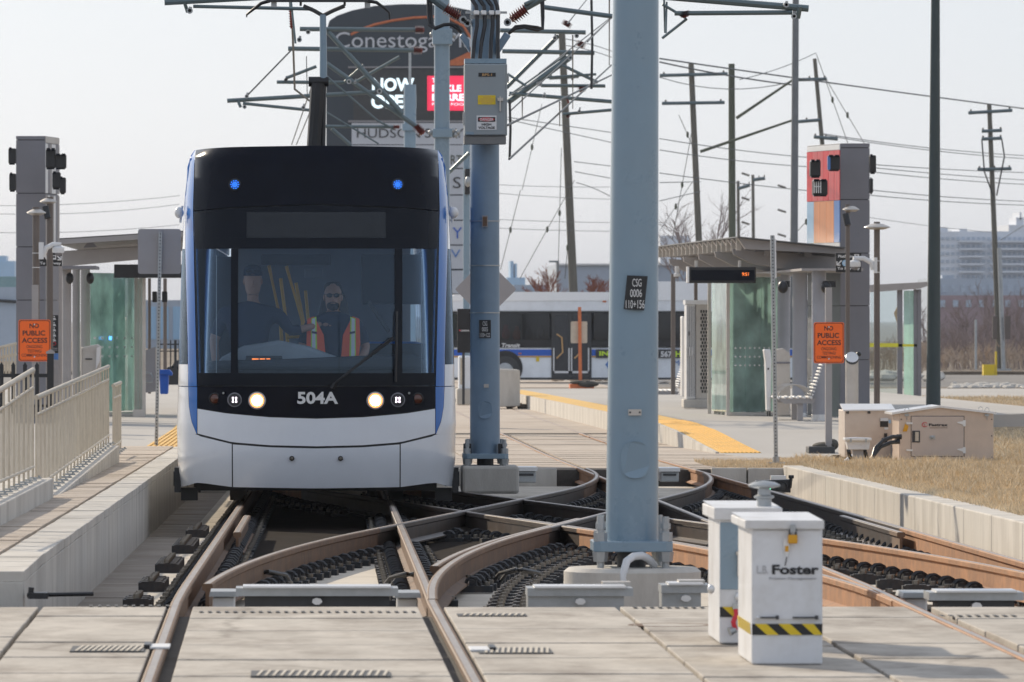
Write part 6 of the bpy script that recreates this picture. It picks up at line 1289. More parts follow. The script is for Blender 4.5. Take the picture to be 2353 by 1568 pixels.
# silver bin / validators / bench on the right platform
t = E('fare_machine', 'tall silver fare machine just left of the shelter columns', 'fare machine', P(1800, 958, 122.5), 'silver fare machines')
m = MB(); m.prismpx([(1783, 804), (1800, 800), (1815.5, 812), (1817, 956), (1782, 957)], 122.5, .5); m.build('machine_body', M_alu, t, bevel=.02); m = MB(); m.bp(1782.5, 832, 1816, 836, 122.47, .1); m.build('slot_band', M_lav, t)
t = E('fare_machine', 'slim silver card reader post right of the shelter glass', 'fare machine', P(1764, 957, 121.5), 'silver fare machines')
m = MB(); m.prismpx([(1755, 803), (1771, 803), (1773, 830), (1771, 945), (1762, 945), (1759, 830)], 121.5, .35); m.build('machine_body', M_alub, t, bevel=.02); m = MB(); m.bp(1762, 945, 1766, 957, 121.6, .06); m.bp(1767, 945, 1771, 957, 121.8, .06); m.build('leg', M_dark, t); m = MB(); m.bp(1764, 846, 1767, 850, 121.46, .05); m.build('reader', M_black, t)
def bench(label, cx, seat_y, Y, dirx, sc=1.0, base=965):
    t = E('platform_bench', label, 'bench', P(cx, base, Y), 'slatted metal benches')
    k = Y / F; c = P(cx, seat_y, Y); 
    for i in range(6): m = MB(); m.cyl((c.x - .30 + i * .11, Y - .0, c.z), (c.x - .30 + i * .11, Y + 1.6, c.z), .022, n=8); m.build('seat_slat', M_alub, t)
    m = MB(); m.prism([(c.x - .32, c.z - .02), (c.x + .33, c.z - .02), (c.x + .28, c.z - .10), (c.x - .2, c.z - .10)], Y + .05, Y + .12); m.prism([(c.x - .32, c.z - .02), (c.x + .33, c.z - .02), (c.x + .28, c.z - .10), (c.x - .2, c.z - .10)], Y + 1.4, Y + 1.47); m.build('seat_frame', M_lavl, t)
    for i in range(10): 
        f_ = i / 9; m = MB(); m.cyl((c.x + dirx * (.28 + .16 * f_), Y, c.z + .05 + .5 * f_), (c.x + dirx * (.28 + .16 * f_), Y + 1.6, c.z + .05 + .5 * f_), .016, n=7); m.build('back_slat', M_alub, t)
    for yy in (.02, .5, 1.0, 1.5):
        m = MB(); m.tube([(c.x - .02 + .26 * math.cos(a) * 1.1, Y + yy, c.z + .0 + .22 * math.sin(a)) for a in lin(-.2, math.pi + .2, 12)], .013, 7); m.build('armrest', M_alu, t)
    gz = P(0, base, Y).z
    for yy in (.1, 1.4): m = MB(); m.box(c.x + .02, c.x + .12, Y + yy, Y + yy + .06, gz, c.z - .08); m.build('leg', M_lavl, t)
    return t
bench('slatted steel bench between the columns of the right shelter', 1830, 914, 120.5, 1, base=968)
bench('far slatted bench behind the thin dark post beside the near pole', 1530, 898, 170, 1, base=921)
# perforated metal sign posts
def perf(label, xb, yb, xt, yt, w, Y, board=None):
    t = E('perforated_post', label, 'sign post', P(xb, yb, Y), 'perforated sign posts'); a, b = P(xb, yb, Y), P(xt, yt, Y); hw = w / 2 * Y / F
    m = MB(); m.tube([a, b], hw * 1.35, 4, caps=True)
    m = MB(); m.add([(a.x - hw, Y, a.z), (a.x + hw, Y, a.z), (b.x + hw, Y, b.z), (b.x - hw, Y, b.z), (a.x - hw, Y + .06, a.z), (a.x + hw, Y + .06, a.z), (b.x + hw, Y + .06, b.z), (b.x - hw, Y + .06, b.z)], [(0, 1, 2, 3), (4, 5, 6, 7), (0, 1, 5, 4), (1, 2, 6, 5), (2, 3, 7, 6), (3, 0, 4, 7)]); p = m.build('post', M_galv, t)
    m = MB(); n = int((b.z - a.z) / .045)
    for k in range(n):
        f_ = (k + .5) / n; c = a.lerp(b, f_); m.lathe((c.x, Y - .001, c.z), [(.0095, 0), (.009, .001), (.0005, .0012)], 6, axis='y')
    o = m.build('punched_holes', M_black, p); o['kind'] = 'stuff'
    m = MB(); m.tube([a + Vector((-.12, 0, .01)), a + Vector((.12, 0, .01))], .02, 6); m.cyl(a, a + Vector((0, 0, .1)), hw * 1.7, n=8); m.build('foot', M_galv, t); return t
t = perf('tall perforated post at the lawn corner before the right shelter', 1783.5, 1067, 1775, 541, 9.5, 95)
m = MB(); m.add([P(1779.5, 549, 94.98), P(1783, 549, 94.98), P(1784.5, 640, 94.98), P(1781, 640, 94.98), P(1779.5, 549, 95.5), P(1783, 549, 95.5), P(1784.5, 640, 95.5), P(1781, 640, 95.5)], [(0, 1, 2, 3), (4, 5, 6, 7), (0, 1, 5, 4), (1, 2, 6, 5), (2, 3, 7, 6), (3, 0, 4, 7)]); m.build('sign_plate_edge', M_alub, t)
t = perf('perforated post with blank sign back left of the tram', 358.5, 1055, 368.5, 534, 8, 96)
def rrect(x0, x1, y0, y1, r, Y, th):
    pts = []
    for cx, cy, a0 in ((x1 - r, y0 + r, 0), (x0 + r, y0 + r, 90), (x0 + r, y1 - r, 180), (x1 - r, y1 - r, 270)):
        for k in range(5): a = R(a0 + k * 22.5); pts.append((cx + r * math.cos(a), cy - r * math.sin(a)))
    m = MB(); m.prismpx(pts, Y, th); return m
rrect(317, 416, 526.5, 629.7, 6, 96.07, .008).build('sign_plate', M_signg, t)
# left fence of beige rails
fe = E('railing', 'beige steel railing with top handrail along the left ramp, two stepped lengths', 'railing', (-2.05, 60, .2))
def fence(Ya, Yb, zta, ztb, zba, zbb, X):
    n = max(2, round((Yb - Ya) / .93))
    zt = lambda Y: zta + (ztb - zta) * (Y - Ya) / (Yb - Ya); zb = lambda Y: zba + (zbb - zba) * (Y - Ya) / (Yb - Ya)
    mid = (Ya + Yb) / 2
    for dz, r in ((0, .022), (-.145, .013)):
        m = MB(); m.tube([(X(Y), Y, zt(Y) + dz) for Y in lin(Ya, Yb, 8)], r, 10); m.build('handrail', M_beige, fe)
    m = MB(); m.tube([(X(Y), Y, zb(Y) + .09) for Y in lin(Ya, Yb, 8)], .015, 8); m.build('bottom_rail', M_beige, fe)
    for k in range(n + 1):
        Y = Ya + (Yb - Ya) * k / n; m = MB(); m.box(X(Y) - .0085, X(Y) + .0085, Y - .03, Y + .03, zb(Y), zt(Y)); po = m.build('post', M_beige, fe)
        m = MB(); m.box(X(Y) - .045, X(Y) + .07, Y - .05, Y + .05, zb(Y) - .004, zb(Y) + .008); m.cyl((X(Y) + .05, Y, zb(Y)), (X(Y) + .05, Y, zb(Y) + .022), .010, n=6); m.build('foot_plate', M_galv, po)
        if k < n:
            m = MB()
            for j in range(1, 4):
                Y2 = Y + (Yb - Ya) / n * j / 4; m.box(X(Y2) - .0035, X(Y2) + .0035, Y2 - .01, Y2 + .01, zb(Y2) + .09, zt(Y2) - .145)
            o = m.build('pickets', M_beige, fe); o['kind'] = 'stuff'
fence(44, 58.5, .92, 1.17, .33, .28, lambda Y: -1.90 + (Y - 49) * .0056 - .17)
fence(59.2, 79.6, .935, 1.06, .10, .20, lambda Y: -1.90 + (Y - 49) * .0056 - .17)
fence(80.2, 84, .84, .84, .06, .06, lambda Y: -1.86)
fe2 = fe; 
t = E('railing', 'far beige railing at the left edge behind the black fence', 'railing', (-4.6, 118, 0))
for k, (xa, ya, xb, yb) in enumerate(((-5, 800, 36, 790), (-5, 823, 36, 815))): m = MB(); m.tube([P(xa, ya, 116.5), P(xb, yb, 117)], .025, 8); m.build('handrail', M_beige, t)
for k in range(6): m = MB(); m.tube([P(0 + k * 7, 800 - k * 1.5, 116.6), P(0 + k * 7, 860, 116.6)], .018, 6); m.build('post', M_beige, t)
# black picket fence with its end post
t = E('black_fence', 'black spear topped fence at the left below the orange sign', 'fence', P(60, 960, 104))
for k, x in enumerate((3.5, 30.5, 57.5, 85)):
    m = MB(); m.bp(x - 4.5, 843, x + 4.5, 950, 104, .05); c = P(x, 843, 104.02); w = 5.2 * 104 / F; m.loft([[c + Vector((a * s, b * .5 * s, h)) for a, b in ((-w, 0), (0, -w), (w, 0), (0, w))] for s, h in ((.6, -.02), (1, .015), (.02, .07))]); m.build('spear_picket', M_black, t)
m = MB(); m.bp(-10, 859, 110, 867.5, 104.03, .04); m.build('rail', M_black, t); m = MB(); m.bp(-10, 930, 110, 936, 104.03, .04); m.build('rail', M_black, t)
m = MB(); m.bp(108, 812, 123.5, 960, 103.95, .12); po = m.build('end_post', M_black, t, bevel=.005); m = MB(); m.bp(105.5, 808, 125, 813, 103.93, .16); m.prismpx([(107, 808), (124, 808), (115.5, 803)], 103.95, .12); m.build('post_cap', M_lavl, po)
t = E('black_fence', 'far black fence between the blue bin and the tram', 'fence', P(400, 862, 180))
for x in (367, 392, 403, 412): m = MB(); m.bp(x - 1.5 if x != 403 else x - 3, 782, x + 1.5 if x != 403 else x + 3, 850, 180, .06); m.build('picket', M_black, t)
m = MB(); m.bp(366, 790, 412, 793, 180.05, .05); m.bp(366, 806, 412, 808.5, 180.05, .05); m.build('rail', M_black, t)
# left shelter
t = E('tram_shelter', 'left platform shelter with grey columns and a dark sloping roof', 'shelter', P(230, 950, 128), 'platform shelters')
m = MB(); 
def quadslab(m, pts, th): 
    pts = [Vector(p) for p in pts]; q_ = [p - Vector((0, 0, th)) for p in pts]; m.add(pts + q_, [(0, 1, 2, 3), (4, 5, 6, 7), (0, 1, 5, 4), (1, 2, 6, 5), (2, 3, 7, 6), (3, 0, 4, 7)])
quadslab(m, [P(134, 548, 124), P(428, 530, 124), P(470, 552, 140), P(190, 566, 140)], .02); m.build('roof', MATS['roof_dark'], t)
for k in range(12):
    f_ = k / 12; m = MB(); quadslab(m, [P(134, 550, 124).lerp(P(190, 568, 140), f_), P(428, 532, 124).lerp(P(470, 554, 140), f_), P(428, 532, 124).lerp(P(470, 554, 140), f_ + .03), P(134, 550, 124).lerp(P(190, 568, 140), f_ + .03)], .09); m.build('rafter', M_lavl, t)
for x in (205, 340): m = MB(); m.prismpx([(x - 14, 570), (x + 18, 568), (x + 8, 556), (x - 3, 557)], 124.6, .12); m.build('roof_bracket', M_lav, t)
for k in range(3):
    m = MB(); m.prismpx([(143, 577), (425, 561), (425, 575), (360, 590), (330, 596), (143, 613)], 124.8 + 5 * k, .14); m.build('beam', M_lavl, t, bevel=.01)
for x0, x1, y1, Y in ((122, 143, 965, 119.5), (143, 164, 962, 123), (166, 184, 958, 127), (185, 207, 956, 129)):
    c = P((x0 + x1) / 2, y1, Y); r = (x1 - x0) / 2 * Y / F; m = MB(); m.cyl((c.x, Y, c.z), (c.x, Y, P(0, 612, Y).z), r, n=20); m.build('column', M_lavl, t)
m = MB(); m.bp(122, 611, 220, 618, 121, 2.5); m.build('ceiling_plate', M_lav, t)
for x in (160, 207): m = MB(); m.ell(P(x, 640, 121.5), .07, .08, .1); m.build('ceiling_lamp', M_black, t)
a = P(208, 945, 127); b = P(311, 945, 129)
glasswall(t, a.x, 127, b.x, 129, -.06, P(0, 628, 128).z, 2); glasswall(t, P(316, 0, 128.9).x, 128.8, P(333, 0, 126).x, 126, -.06, P(0, 640, 128).z, 1)
for x, Y, w in ((313, 128.9, .035), (331, 126, .03), (322, 127.6, .02)):
    m = MB(); cx = P(x, 0, Y).x; m.box(cx - w, cx + w, Y - .04, Y + .04, -.13, P(0, 638, 128).z); m.build('glass_post', M_alu, t)
m = MB(); m.box(P(313, 0, 128.9).x, P(333, 0, 126).x, 125.9, 126.0, -.13, .0); m.build('glass_rail', M_alu, t); m = MB(); m.box(a.x, b.x, 127, 129, -.13, -.08); m.build('glass_rail', M_alu, t)
for row in range(3):
    for k in range(6):
        x = 218 + k * 17; m = MB(); pz = P(x, 777 + row * 21, 127.0 + k * .33); m.box(pz.x - .02, pz.x + .02, pz.y - .01, pz.y, pz.z - .02, pz.z + .02); m.build('visibility_square', M_signw, t)
m = MB(); m.bp(250, 773, 257, 782, 127.6, .05); single(m, 'ticket_screen', M_scr, 'small glowing blue screen behind the left shelter glass', 'screen')
m = MB(); m.bp(248, 780, 272, 935, 130.2, .4); single(m, 'ticket_machine', MATS['pole_paint_weathered'], 'tall ticket machine blurred behind the left shelter glass', 'ticket machine', 'ticket machines')
m = MB(); m.bp(262, 608, 420, 639, 125, .2); single(m, 'display_board', M_black, 'black departure display under the left shelter roof', 'display', 'departure displays', bevel=.01)
t = E('fare_machine', 'brown silver fare machine with slanted top at the left glass', 'fare machine', P(208, 950, 119), 'silver fare machines')
m = MB(); m.prismpx([(187, 799), (224, 791), (231, 796), (231, 960), (187, 960)], 119.5, .5); m.build('machine_body', M_alu, t, bevel=.02); m = MB(); m.prismpx([(222, 800), (231, 796), (229, 830), (220, 850)], 119.4, .1); m.build('screen_hood', M_alub, t); m = MB(); m.bp(196, 824, 212, 827, 119.47, .04); m.build('slot', M_dark, t)
t = E('info_strip', 'tall narrow black notice with white pictograms and blue foot', 'notice', P(126, 827, 118.3))
m = MB(); m.bp(117.5, 724.5, 134, 812, 118.3, .03); b = m.build('notice_board', M_black, t); m = MB(); m.bp(117.5, 812.5, 134, 827, 118.3, .03); m.build('blue_foot', M_blpan, t)
for k, y in enumerate((731, 745, 757, 769, 780)):
    m = MB(); m.ell(P(124.5, y - 3, 118.29), .012, .003, .012, n=8, k=5); m.prismpx([(122, y), (127, y), (129, y + 5), (126, y + 4), (123, y + 6)], 118.292, .006); m.build('pictogram', M_signw, b)
m = MB(); m.tube([P(124.5, 790, 118.29) + Vector((.027 * math.cos(a), 0, .027 * math.sin(a))) for a in lin(0, 6.28, 14)], .005, 5); m.build('prohibition_ring', M_red, b)
m = MB(); m.bp(119, 800, 132, 801.5, 118.293, .004); m.bp(119, 804, 132, 805.5, 118.293, .004); m.build('small_print', M_signg, b)
t = E('recycling_bin', 'bright blue recycling bin behind the perforated post', 'bin', P(382, 907, 130)); 
m = MB(); m.prismpx([(366, 857), (388, 857), (386, 906), (368, 906)], 130, .5); m.build('bin_body', M_bin, t, bevel=.02); m = MB(); m.prismpx([(364, 850), (390, 850), (396, 857), (396, 864), (364, 860)], 129.9, .6); m.build('lid', M_bin, t, bevel=.02)
for x0, x1, yt, yb, Y, lab in ((340, 347, 640, 905, 133, 'left thin taupe post behind the left shelter'), (375, 383.5, 640, 885, 150, 'right thin taupe post behind the perforated post'), (1541.6, 1552, 630, 907, 165, 'thin dark post beside the near pole under the right roof'), (1594.6, 1603, 648, 700, 150, 'short thin dark post above the perforated cabinet')):
    m = MB(); c = (x0 + x1) / 2; m.cyl(P(c, yb, Y), P(c, yt, Y), (x1 - x0) / 2 * Y / F, n=12); single(m, 'thin_post', M_brown, lab, 'post', 'thin taupe posts')
t = E('tram_signal', 'pair of small black boxes on the thin posts left of the tram', 'signal', P(367, 694, 131), 'black signal heads on the pillars')
m = MB(); m.bp(349.5, 670, 361, 695, 131, .2); m.build('housing', M_black, t, bevel=.02); m = MB(); m.bp(372, 670, 384.5, 695, 131, .2); m.build('housing', M_black, t, bevel=.02)
t = E('bench_panel', 'clear windbreak panel and seat beside the thin posts', 'windbreak', P(348, 905, 131)); m = MB(); m.prismpx([(334, 805), (358, 797), (358, 900), (334, 903)], 131, .03); m.build('panel', M_signg, t)
m = MB(); m.tube([P(334, 857, 130.8), P(346, 858, 130.8), P(352, 868, 130.8), P(350, 878, 130.8), P(336, 878, 130.8)], .02, 8); m.build('seat_loop', M_galv, t)
# right platform cabinet, bollard, blue tile
t = E('perforated_cabinet', 'tall metal cabinet with perforated door left of the right shelter', 'cabinet', P(1598, 937, 138))
m = MB(); m.bp(1571, 918, 1627, 938, 137.9, .8); m.build('concrete_base', M_kerb, t, bevel=.02); m = MB(); m.bp(1577, 700, 1598, 918, 138, .7); m.build('fluted_panel', M_alub, t, bevel=.02); m = MB(); m.bp(1598.5, 698, 1627, 918, 138.05, .7); d_ = m.build('perforated_panel', M_alu, t, bevel=.01)
m = MB(); m.bp(1575, 690, 1628, 700, 137.95, .8); m.build('lid', M_alub, t)
m = MB(); 
for i in range(5): m.bp(1580 + i * 4, 704, 1581 + i * 4, 912, 137.98, .03)
m.build('flute', M_lav, t); m = MB()
for r_ in range(24):
    for i in range(3): m.bp(1609.5 + i * 6 + (r_ % 2) * 3, 713 + r_ * 8, 1613 + i * 6 + (r_ % 2) * 3, 719 + r_ * 8, 138.03, .03)
o = m.build('punched_slots', M_black, d_); o['kind'] = 'stuff'
m = MB(); 
for i in range(3): m.bp(1577 + i * 6, 798, 1580 + i * 6, 818, 137.9, .1)
m.build('louvre', M_signw, t); m = MB(); m.bp(1583, 762, 1585, 771, 137.95, .06); m.build('lock', M_black, t)
m = MB(); m.bp(1567, 727, 1577, 912, 139.5, .6); single(m, 'side_cabinet', M_alub, 'slim pale cabinet left of the perforated cabinet', 'cabinet', bevel=.02)
t = E('card_reader', 'rounded silver card reader bollard right of the orange sign', 'card reader', P(1957, 1000, 113.5))
m = MB(); c = P(1957.5, 1000, 113.5); top = P(0, 838, 113.5).z; rings = []
for z, k in ((c.z, 0), (top - .1, 0), (top, 1)): rings.append([Vector((c.x + .104 * math.cos(a), 113.5 + .104 * math.sin(a), z + (.16 * (math.sin(a) * .5 + .5) if k else 0))) for a in [2 * math.pi * j / 24 for j in range(24)]])
m.loft(rings); m.build('bollard_body', M_alu, t); m = MB(); m.loft([[v + Vector((0, 0, d)) for v in rings[2]] for d in (.0, .035)]); m.build('dark_ring', M_dark, t); m = MB(); m.loft([[c2 + (v - c2) * s + Vector((0, 0, d)) for v in rings[2] for c2 in [Vector((c.x, 113.5, top + .08))]] for d, s in ((.036, 1.0), (.05, .9))]); m.build('reader_face', M_alub, t)
m = MB(); m.ell(P(1973, 814, 113.9), .045, .05, .04); single(m, 'round_knob', M_black, 'round black knob behind the card reader bollard', 'knob')
# far small shelter right
t = E('bus_shelter', 'small glass bus shelter with yellow tape right of the lamp post', 'shelter', P(2060, 918, 178))
for x0, x1 in ((2062, 2074), (2100, 2107), (2126, 2135)[:2], (2108, 2117)): 
    if x0 > 2120: continue
    m = MB(); m.bp(x0, 665, x1, 915, 178, .12); m.build('post', M_lav, t); 
m = MB(); m.prismpx([(1998, 655), (2131, 648), (2131, 658), (2112, 664), (2000, 672)], 177.8, 2.0); m.build('roof', M_lavl, t)
glasswall(t, P(2000, 0, 178).x, 178.1, P(2062, 0, 178).x, 178.1, P(0, 905, 178).z, P(0, 668, 178).z, 1, glassmat('clear_glass', (.85, .90, .90)), 'glass_pane'); glasswall(t, P(2079, 0, 178).x, 178.3, P(2107, 0, 178).x, 178.3, P(0, 912, 178).z, P(0, 668, 178).z, 2)
m = MB(); m.bp(1998, 789, 2064, 798, 177.9, .02); m.bp(2064, 791, 2107, 797, 178.0, .02); m.build('yellow_tape', pm('tape_yellow', (.72, .68, .05), .5), t)
m = MB(); m.prismpx([(2054, 720), (2064, 700), (2066, 720), (2062, 745)], 240, .05); single(m, 'road_sign', M_gold, 'orange road sign seen through the bus shelter glass', 'sign')
# ================================================================== background
# pylon sign
YM = 350.0
t = E('pylon_sign', 'tall dark shopping mall pylon sign with arched top and lit screen', 'sign', P(935, 760, YM))
arch = [(750, 900), (750, 70), (757, 48), (775, 36), (810, 24), (860, 14), (920, 10), (985, 10), (1040, 16), (1090, 26), (1112, 38), (1120, 55), (1120, 900)]
m = MB(); m.prismpx(arch, YM, 1.6); b = m.build('sign_body', M_sign, t)
yq = YM - .02
text('Conestoga Mall', 770, 74, 1108, 121, yq, M_signr, b, depth=.05)
sw = [(806, 80), (830, 68), (860, 57), (900, 48), (950, 41), (1000, 39), (1035, 44), (1065, 60), (1083, 90), (1084, 118)]
m = MB(); m.tube([P(x, y, yq) for x, y in sw], .07, 6); m.build('swoosh', M_orp, b)
m = MB(); m.prismpx([(1034, 140), (1060, 128), (1080, 118), (1086, 122), (1082, 142), (1060, 151), (1034, 151)], yq - .05, .06); m.build('swoosh', M_orp, b)
m = MB(); m.bp(800, 153, 1120, 156.5, yq - .1, .12); m.bp(800, 277, 1120, 281, yq - .1, .12); m.build('divider', M_signg, b)
m = MB(); m.bp(812, 160, 1118, 276, yq - .06, .06); s_ = m.build('led_screen', M_dark, t)
text('NOW', 855, 179.5, 952, 210, yq - .08, M_scrw, s_, bold=.035, depth=.04); text('OPEN', 853, 218, 956, 250, yq - .08, M_scrw, s_, bold=.035, depth=.04)
m = MB(); m.bp(982, 174.7, 1100, 254.5, yq - .09, .03); rd = m.build('red_advert', M_scrr, s_)
text('THE', 993, 180, 1015, 190, yq - .10, M_scrw, rd, bold=.02, depth=.03); text('PICKLE', 993, 195.5, 1060, 211, yq - .10, M_scrw, rd, bold=.035, depth=.03); text('BARREL', 993, 216, 1080, 232, yq - .10, M_scrw, rd, bold=.035, depth=.03); text('FRESH FOOD', 993, 237, 1076, 243, yq - .10, M_scrw, rd, depth=.03)
m = MB(); m.bp(808, 283, 1119, 332, yq - .06, .06); p_ = m.build('store_panel', M_signr, t); text("HUDSON'S BAY", 820, 295, 1066, 317, yq - .07, M_dark, p_, depth=.02)
for ya, yb, s, ma, bx in ((334, 386, 'SPORT', M_woodg, (1000, 357, 1061, 378)), (389, 447, 'S', M_dark, (1041, 407, 1059, 433)), (450, 505, '', None, None), (508, 562, 'Y', M_busb, (1040, 523, 1062, 548)), (565, 618, 'V', M_blpan, (1036, 574, 1058, 592)), (622, 675, '', None, None)):
    m = MB(); m.bp(808, ya, 1119, yb, yq - .06, .06); p_ = m.build('store_panel', M_signr, t)
    if s: text(s if s != 'SPORT' else 'RT', bx[0] if s != 'SPORT' else 1036, bx[1], bx[2], bx[3], yq - .07, ma, p_, depth=.02)
# bus
YBus = 244.0
bus = E('transit_bus', 'white and blue city bus seen from the side behind the poles', 'bus', P(1320, 880, YBus))
z = lambda y: P(0, y, YBus).z
X = lambda x: P(x, 0, YBus).x
m = MB(); m.prismpx([(1030, 716), (1030, 685), (1045, 677), (1183, 671), (1400, 673), (1500, 673), (1500, 650), (1515, 647), (1800, 647), (1830, 660), (1840, 700), (1840, 716)], YBus + .06, 2.4); m.build('bus_body', M_bus, bus, bevel=.03)
m = MB(); m.prismpx([(1030, 871), (1030, 799), (1840, 799), (1840, 871)], YBus + .06, 2.4); m.build('bus_body', M_bus, bus, bevel=.03)
m = MB(); m.bp(1036, 716, 1836, 799, YBus + 2.3, .1); m.build('far_side_wall', M_intd, bus)
m = MB(); m.bp(1034, 716, 1836, 721, YBus + .02, .06); m.bp(1034, 781, 1836, 799, YBus + .02, .06); m.build('window_band', M_black, bus)
m = MB(); m.bp(1034, 721, 1040, 781, YBus + .02, .06); wb = m.build('window_band', M_busg if 0 else pm('bus_window_black', (.02, .022, .03), .12, coat=.5), bus)
for x0, x1 in ((1040, 1078), (1082, 1146), (1150, 1196), (1200, 1262), (1364, 1398), (1402, 1470), (1475, 1545), (1550, 1620), (1625, 1700), (1705, 1780)):
    m = MB(); m.bp(x0, 721, x1, 781, YBus + .0, .02); pa = m.build('window_pane', M_busg, bus); m = MB(); m.bp(x1, 721, x1 + (4 if x1 < 1250 or x1 > 1390 else 2), 781, YBus + .02, .06); m.build('window_pillar', M_black, bus)
pm('bus_pane', (.03, .035, .045), .15)
for x0, x1 in ((1034, 1267), (1360, 1836)):
    m = MB(); m.bp(x0, 803.5, x1, 817.5, YBus + .03, .03); m.build('blue_band', M_busb, bus); m = MB(); m.bp(x0, 818, x1, 821.5, YBus + .035, .03); m.build('gold_band', M_gold, bus)
m = MB(); m.bp(1267, 720, 1359, 869, YBus + .01, .05); dr_ = m.build('door_frame', M_dark, bus)
for x0, x1 in ((1275, 1305), (1316, 1350)):
    m = MB(); m.bp(x0, 725, x1, 852, YBus - .01, .03); d_ = m.build('door', MATS['bus_pane'], dr_)
    m = MB(); m.bp(x0 - 4, 800, x0 - 1, 858, YBus - .012, .03); m.bp(x1 + 1, 800, x1 + 4, 858, YBus - .012, .03); m.bp(x0 - 4, 853, x1 + 4, 858, YBus - .012, .03); m.build('door_edge', M_signw, dr_)
    m = MB(); m.tube([P(x0 + 4, 768, YBus - .05), P(x0 + 16, 776, YBus - .05), P(x0 + 18, 810, YBus - .05), P(x0 + 4, 824, YBus - .05)], .03, 6); m.build('door_rail', M_gold, dr_)
for cx in (1161, 1700):
    m = MB(); m.lathe((X(cx), YBus + .05, z(846)), [(.60, 0), (.60, .02), (.02, .025)], 28, axis='y'); wa = m.build('wheel_arch', M_black, bus)
    m = MB(); m.lathe((X(cx), YBus + .0, z(852)), [(.50, -.2), (.50, .04), (.30, .05), (.28, .02), (.01, .03)], 28, axis='y'); w_ = m.build('wheel', M_dark, bus); m = MB(); m.lathe((X(cx), YBus - .04, z(852)), [(.28, 0), (.25, .03), (.1, .05), (.01, .06)], 20, axis='y'); m.build('wheel_rim', M_galv, w_)
text('Grand River Transit', 1075, 789, 1195, 799, YBus + .0, M_signw, bus, bold=.03, shear=.2, depth=.01)
m = MB(); m.bp(1369, 803, 1620, 823, YBus + .0, .02); ad = m.build('advert_strip', M_dark, bus)
text('INJURED?', 1377, 807, 1470, 821, YBus - .002, M_vesty, ad, bold=.04, depth=.01); text('567', 1518, 807, 1544, 821, YBus - .002, M_signw, ad, bold=.04, depth=.01); text('-HURT', 1546, 807, 1600, 821, YBus - .002, M_vesty, ad, bold=.04, depth=.01)
m = MB(); m.prismpx([(1391, 838), (1399, 828), (1407, 838), (1399, 850)], YBus + .04, .02); m.build('diamond_logo', M_blpan, bus); text('MO', 1550, 828, 1574, 840, YBus + .04, M_blpan, bus, depth=.01)
m = MB(); m.bp(1232, 821, 1239, 831, YBus + .03, .02); m.build('yellow_sticker', M_ylab, bus); m = MB(); m.bp(1385, 691, 1393, 695, YBus + .04, .02); m.bp(1191, 811, 1198, 814, YBus + .02, .02); m.build('marker_lamp', M_orp, bus)
m = MB(); m.bp(1060, 845, 1100, 871, YBus + .04, .02); m.bp(1034, 868, 1836, 873, YBus + .04, .1); m.build('skirt', M_dark, bus)
m = MB(); m.prismpx([(1030, 692), (1030, 685), (1045, 677), (1183, 671), (1500, 672), (1500, 650), (1515, 647), (1800, 647), (1830, 660), (1838, 690)], YBus + .03, .05); m.build('roof_cove', pm('bus_roof_lit', (.96, .97, .98), .3, coat=.6, var=.02), bus)  # whiter roof strip, the light on the curved roof is in its colour
# passengers as seated people behind bus glass
for k, (x, y, ma) in enumerate(((1163, 745, M_red), (1188, 748, M_orange), (1243, 744, M_navy), (1215, 752, M_navy), (1410, 750, M_navy))):
    t = E('person', ['first bus passenger from the left, dark hair, red top', 'bus passenger in orange at the second window', 'bus passenger in dark coat just left of the doors', 'smaller bus passenger in dark coat between two others', 'bus passenger in dark coat right of the doors'][k], 'person', P(x, 780, YBus), 'passengers at the bus windows')
    Yp = YBus - .005 + .0
    c = P(x, y, YBus + .3)
    m = MB(); m.lathe((c.x, YBus - .012, c.z - .35), [(.17, 0), (.15, .006), (.02, .01)], 16, axis='y')
    skin_mesh('body', [(Vector((c.x, YBus + .3, c.z - .55)), .16), (Vector((c.x, YBus + .3, c.z - .25)), .17), (Vector((c.x, YBus + .3, c.z - .12)), .06), (Vector((c.x, YBus + .3, c.z)), .11)], [(0, 1), (1, 2), (2, 3)], ma, t)
# diamond sign, black box sign, cabinets behind pole 5
t = E('diamond_sign', 'blank grey back of a diamond road sign behind the cabinet pole', 'sign', P(1116, 736, 118))
pts = []; cx, cy, h = 1116, 665, 71
for k in range(4):
    a = k * math.pi / 2; ux, uy = math.cos(a), -math.sin(a); vx, vy = math.cos(a + math.pi / 2), -math.sin(a + math.pi / 2)
    e = .07; pts += [(cx + h * (ux * (1 - e) - vx * e), cy + h * (uy * (1 - e) - vy * e)), (cx + h * ux * .985, cy + h * uy * .985), (cx + h * (ux * (1 - e) + vx * e), cy + h * (uy * (1 - e) + vy * e))]
m = MB(); m.prismpx(pts, 118, .01); m.build('sign_plate', M_signg, t); m = MB(); m.bp(1113, 640, 1119, 940, 118.02, .05); m.build('post', M_galv, t)
t = E('black_sign', 'black board with small white lettering between the tram and pole', 'sign', P(1066, 811, 122)); m = MB(); m.bp(1051, 710, 1081, 811, 122, .08); b = m.build('sign_board', M_black, t); text('LINEAR', 1059, 758, 1079, 762, 121.995, M_signw, b, bold=.02); m = MB(); m.bp(1055, 758, 1058, 761, 121.99, .008); m.build('red_mark', M_red, b); m = MB(); m.bp(1062, 811, 1068, 930, 122.02, .06); m.build('post', M_dark, t)
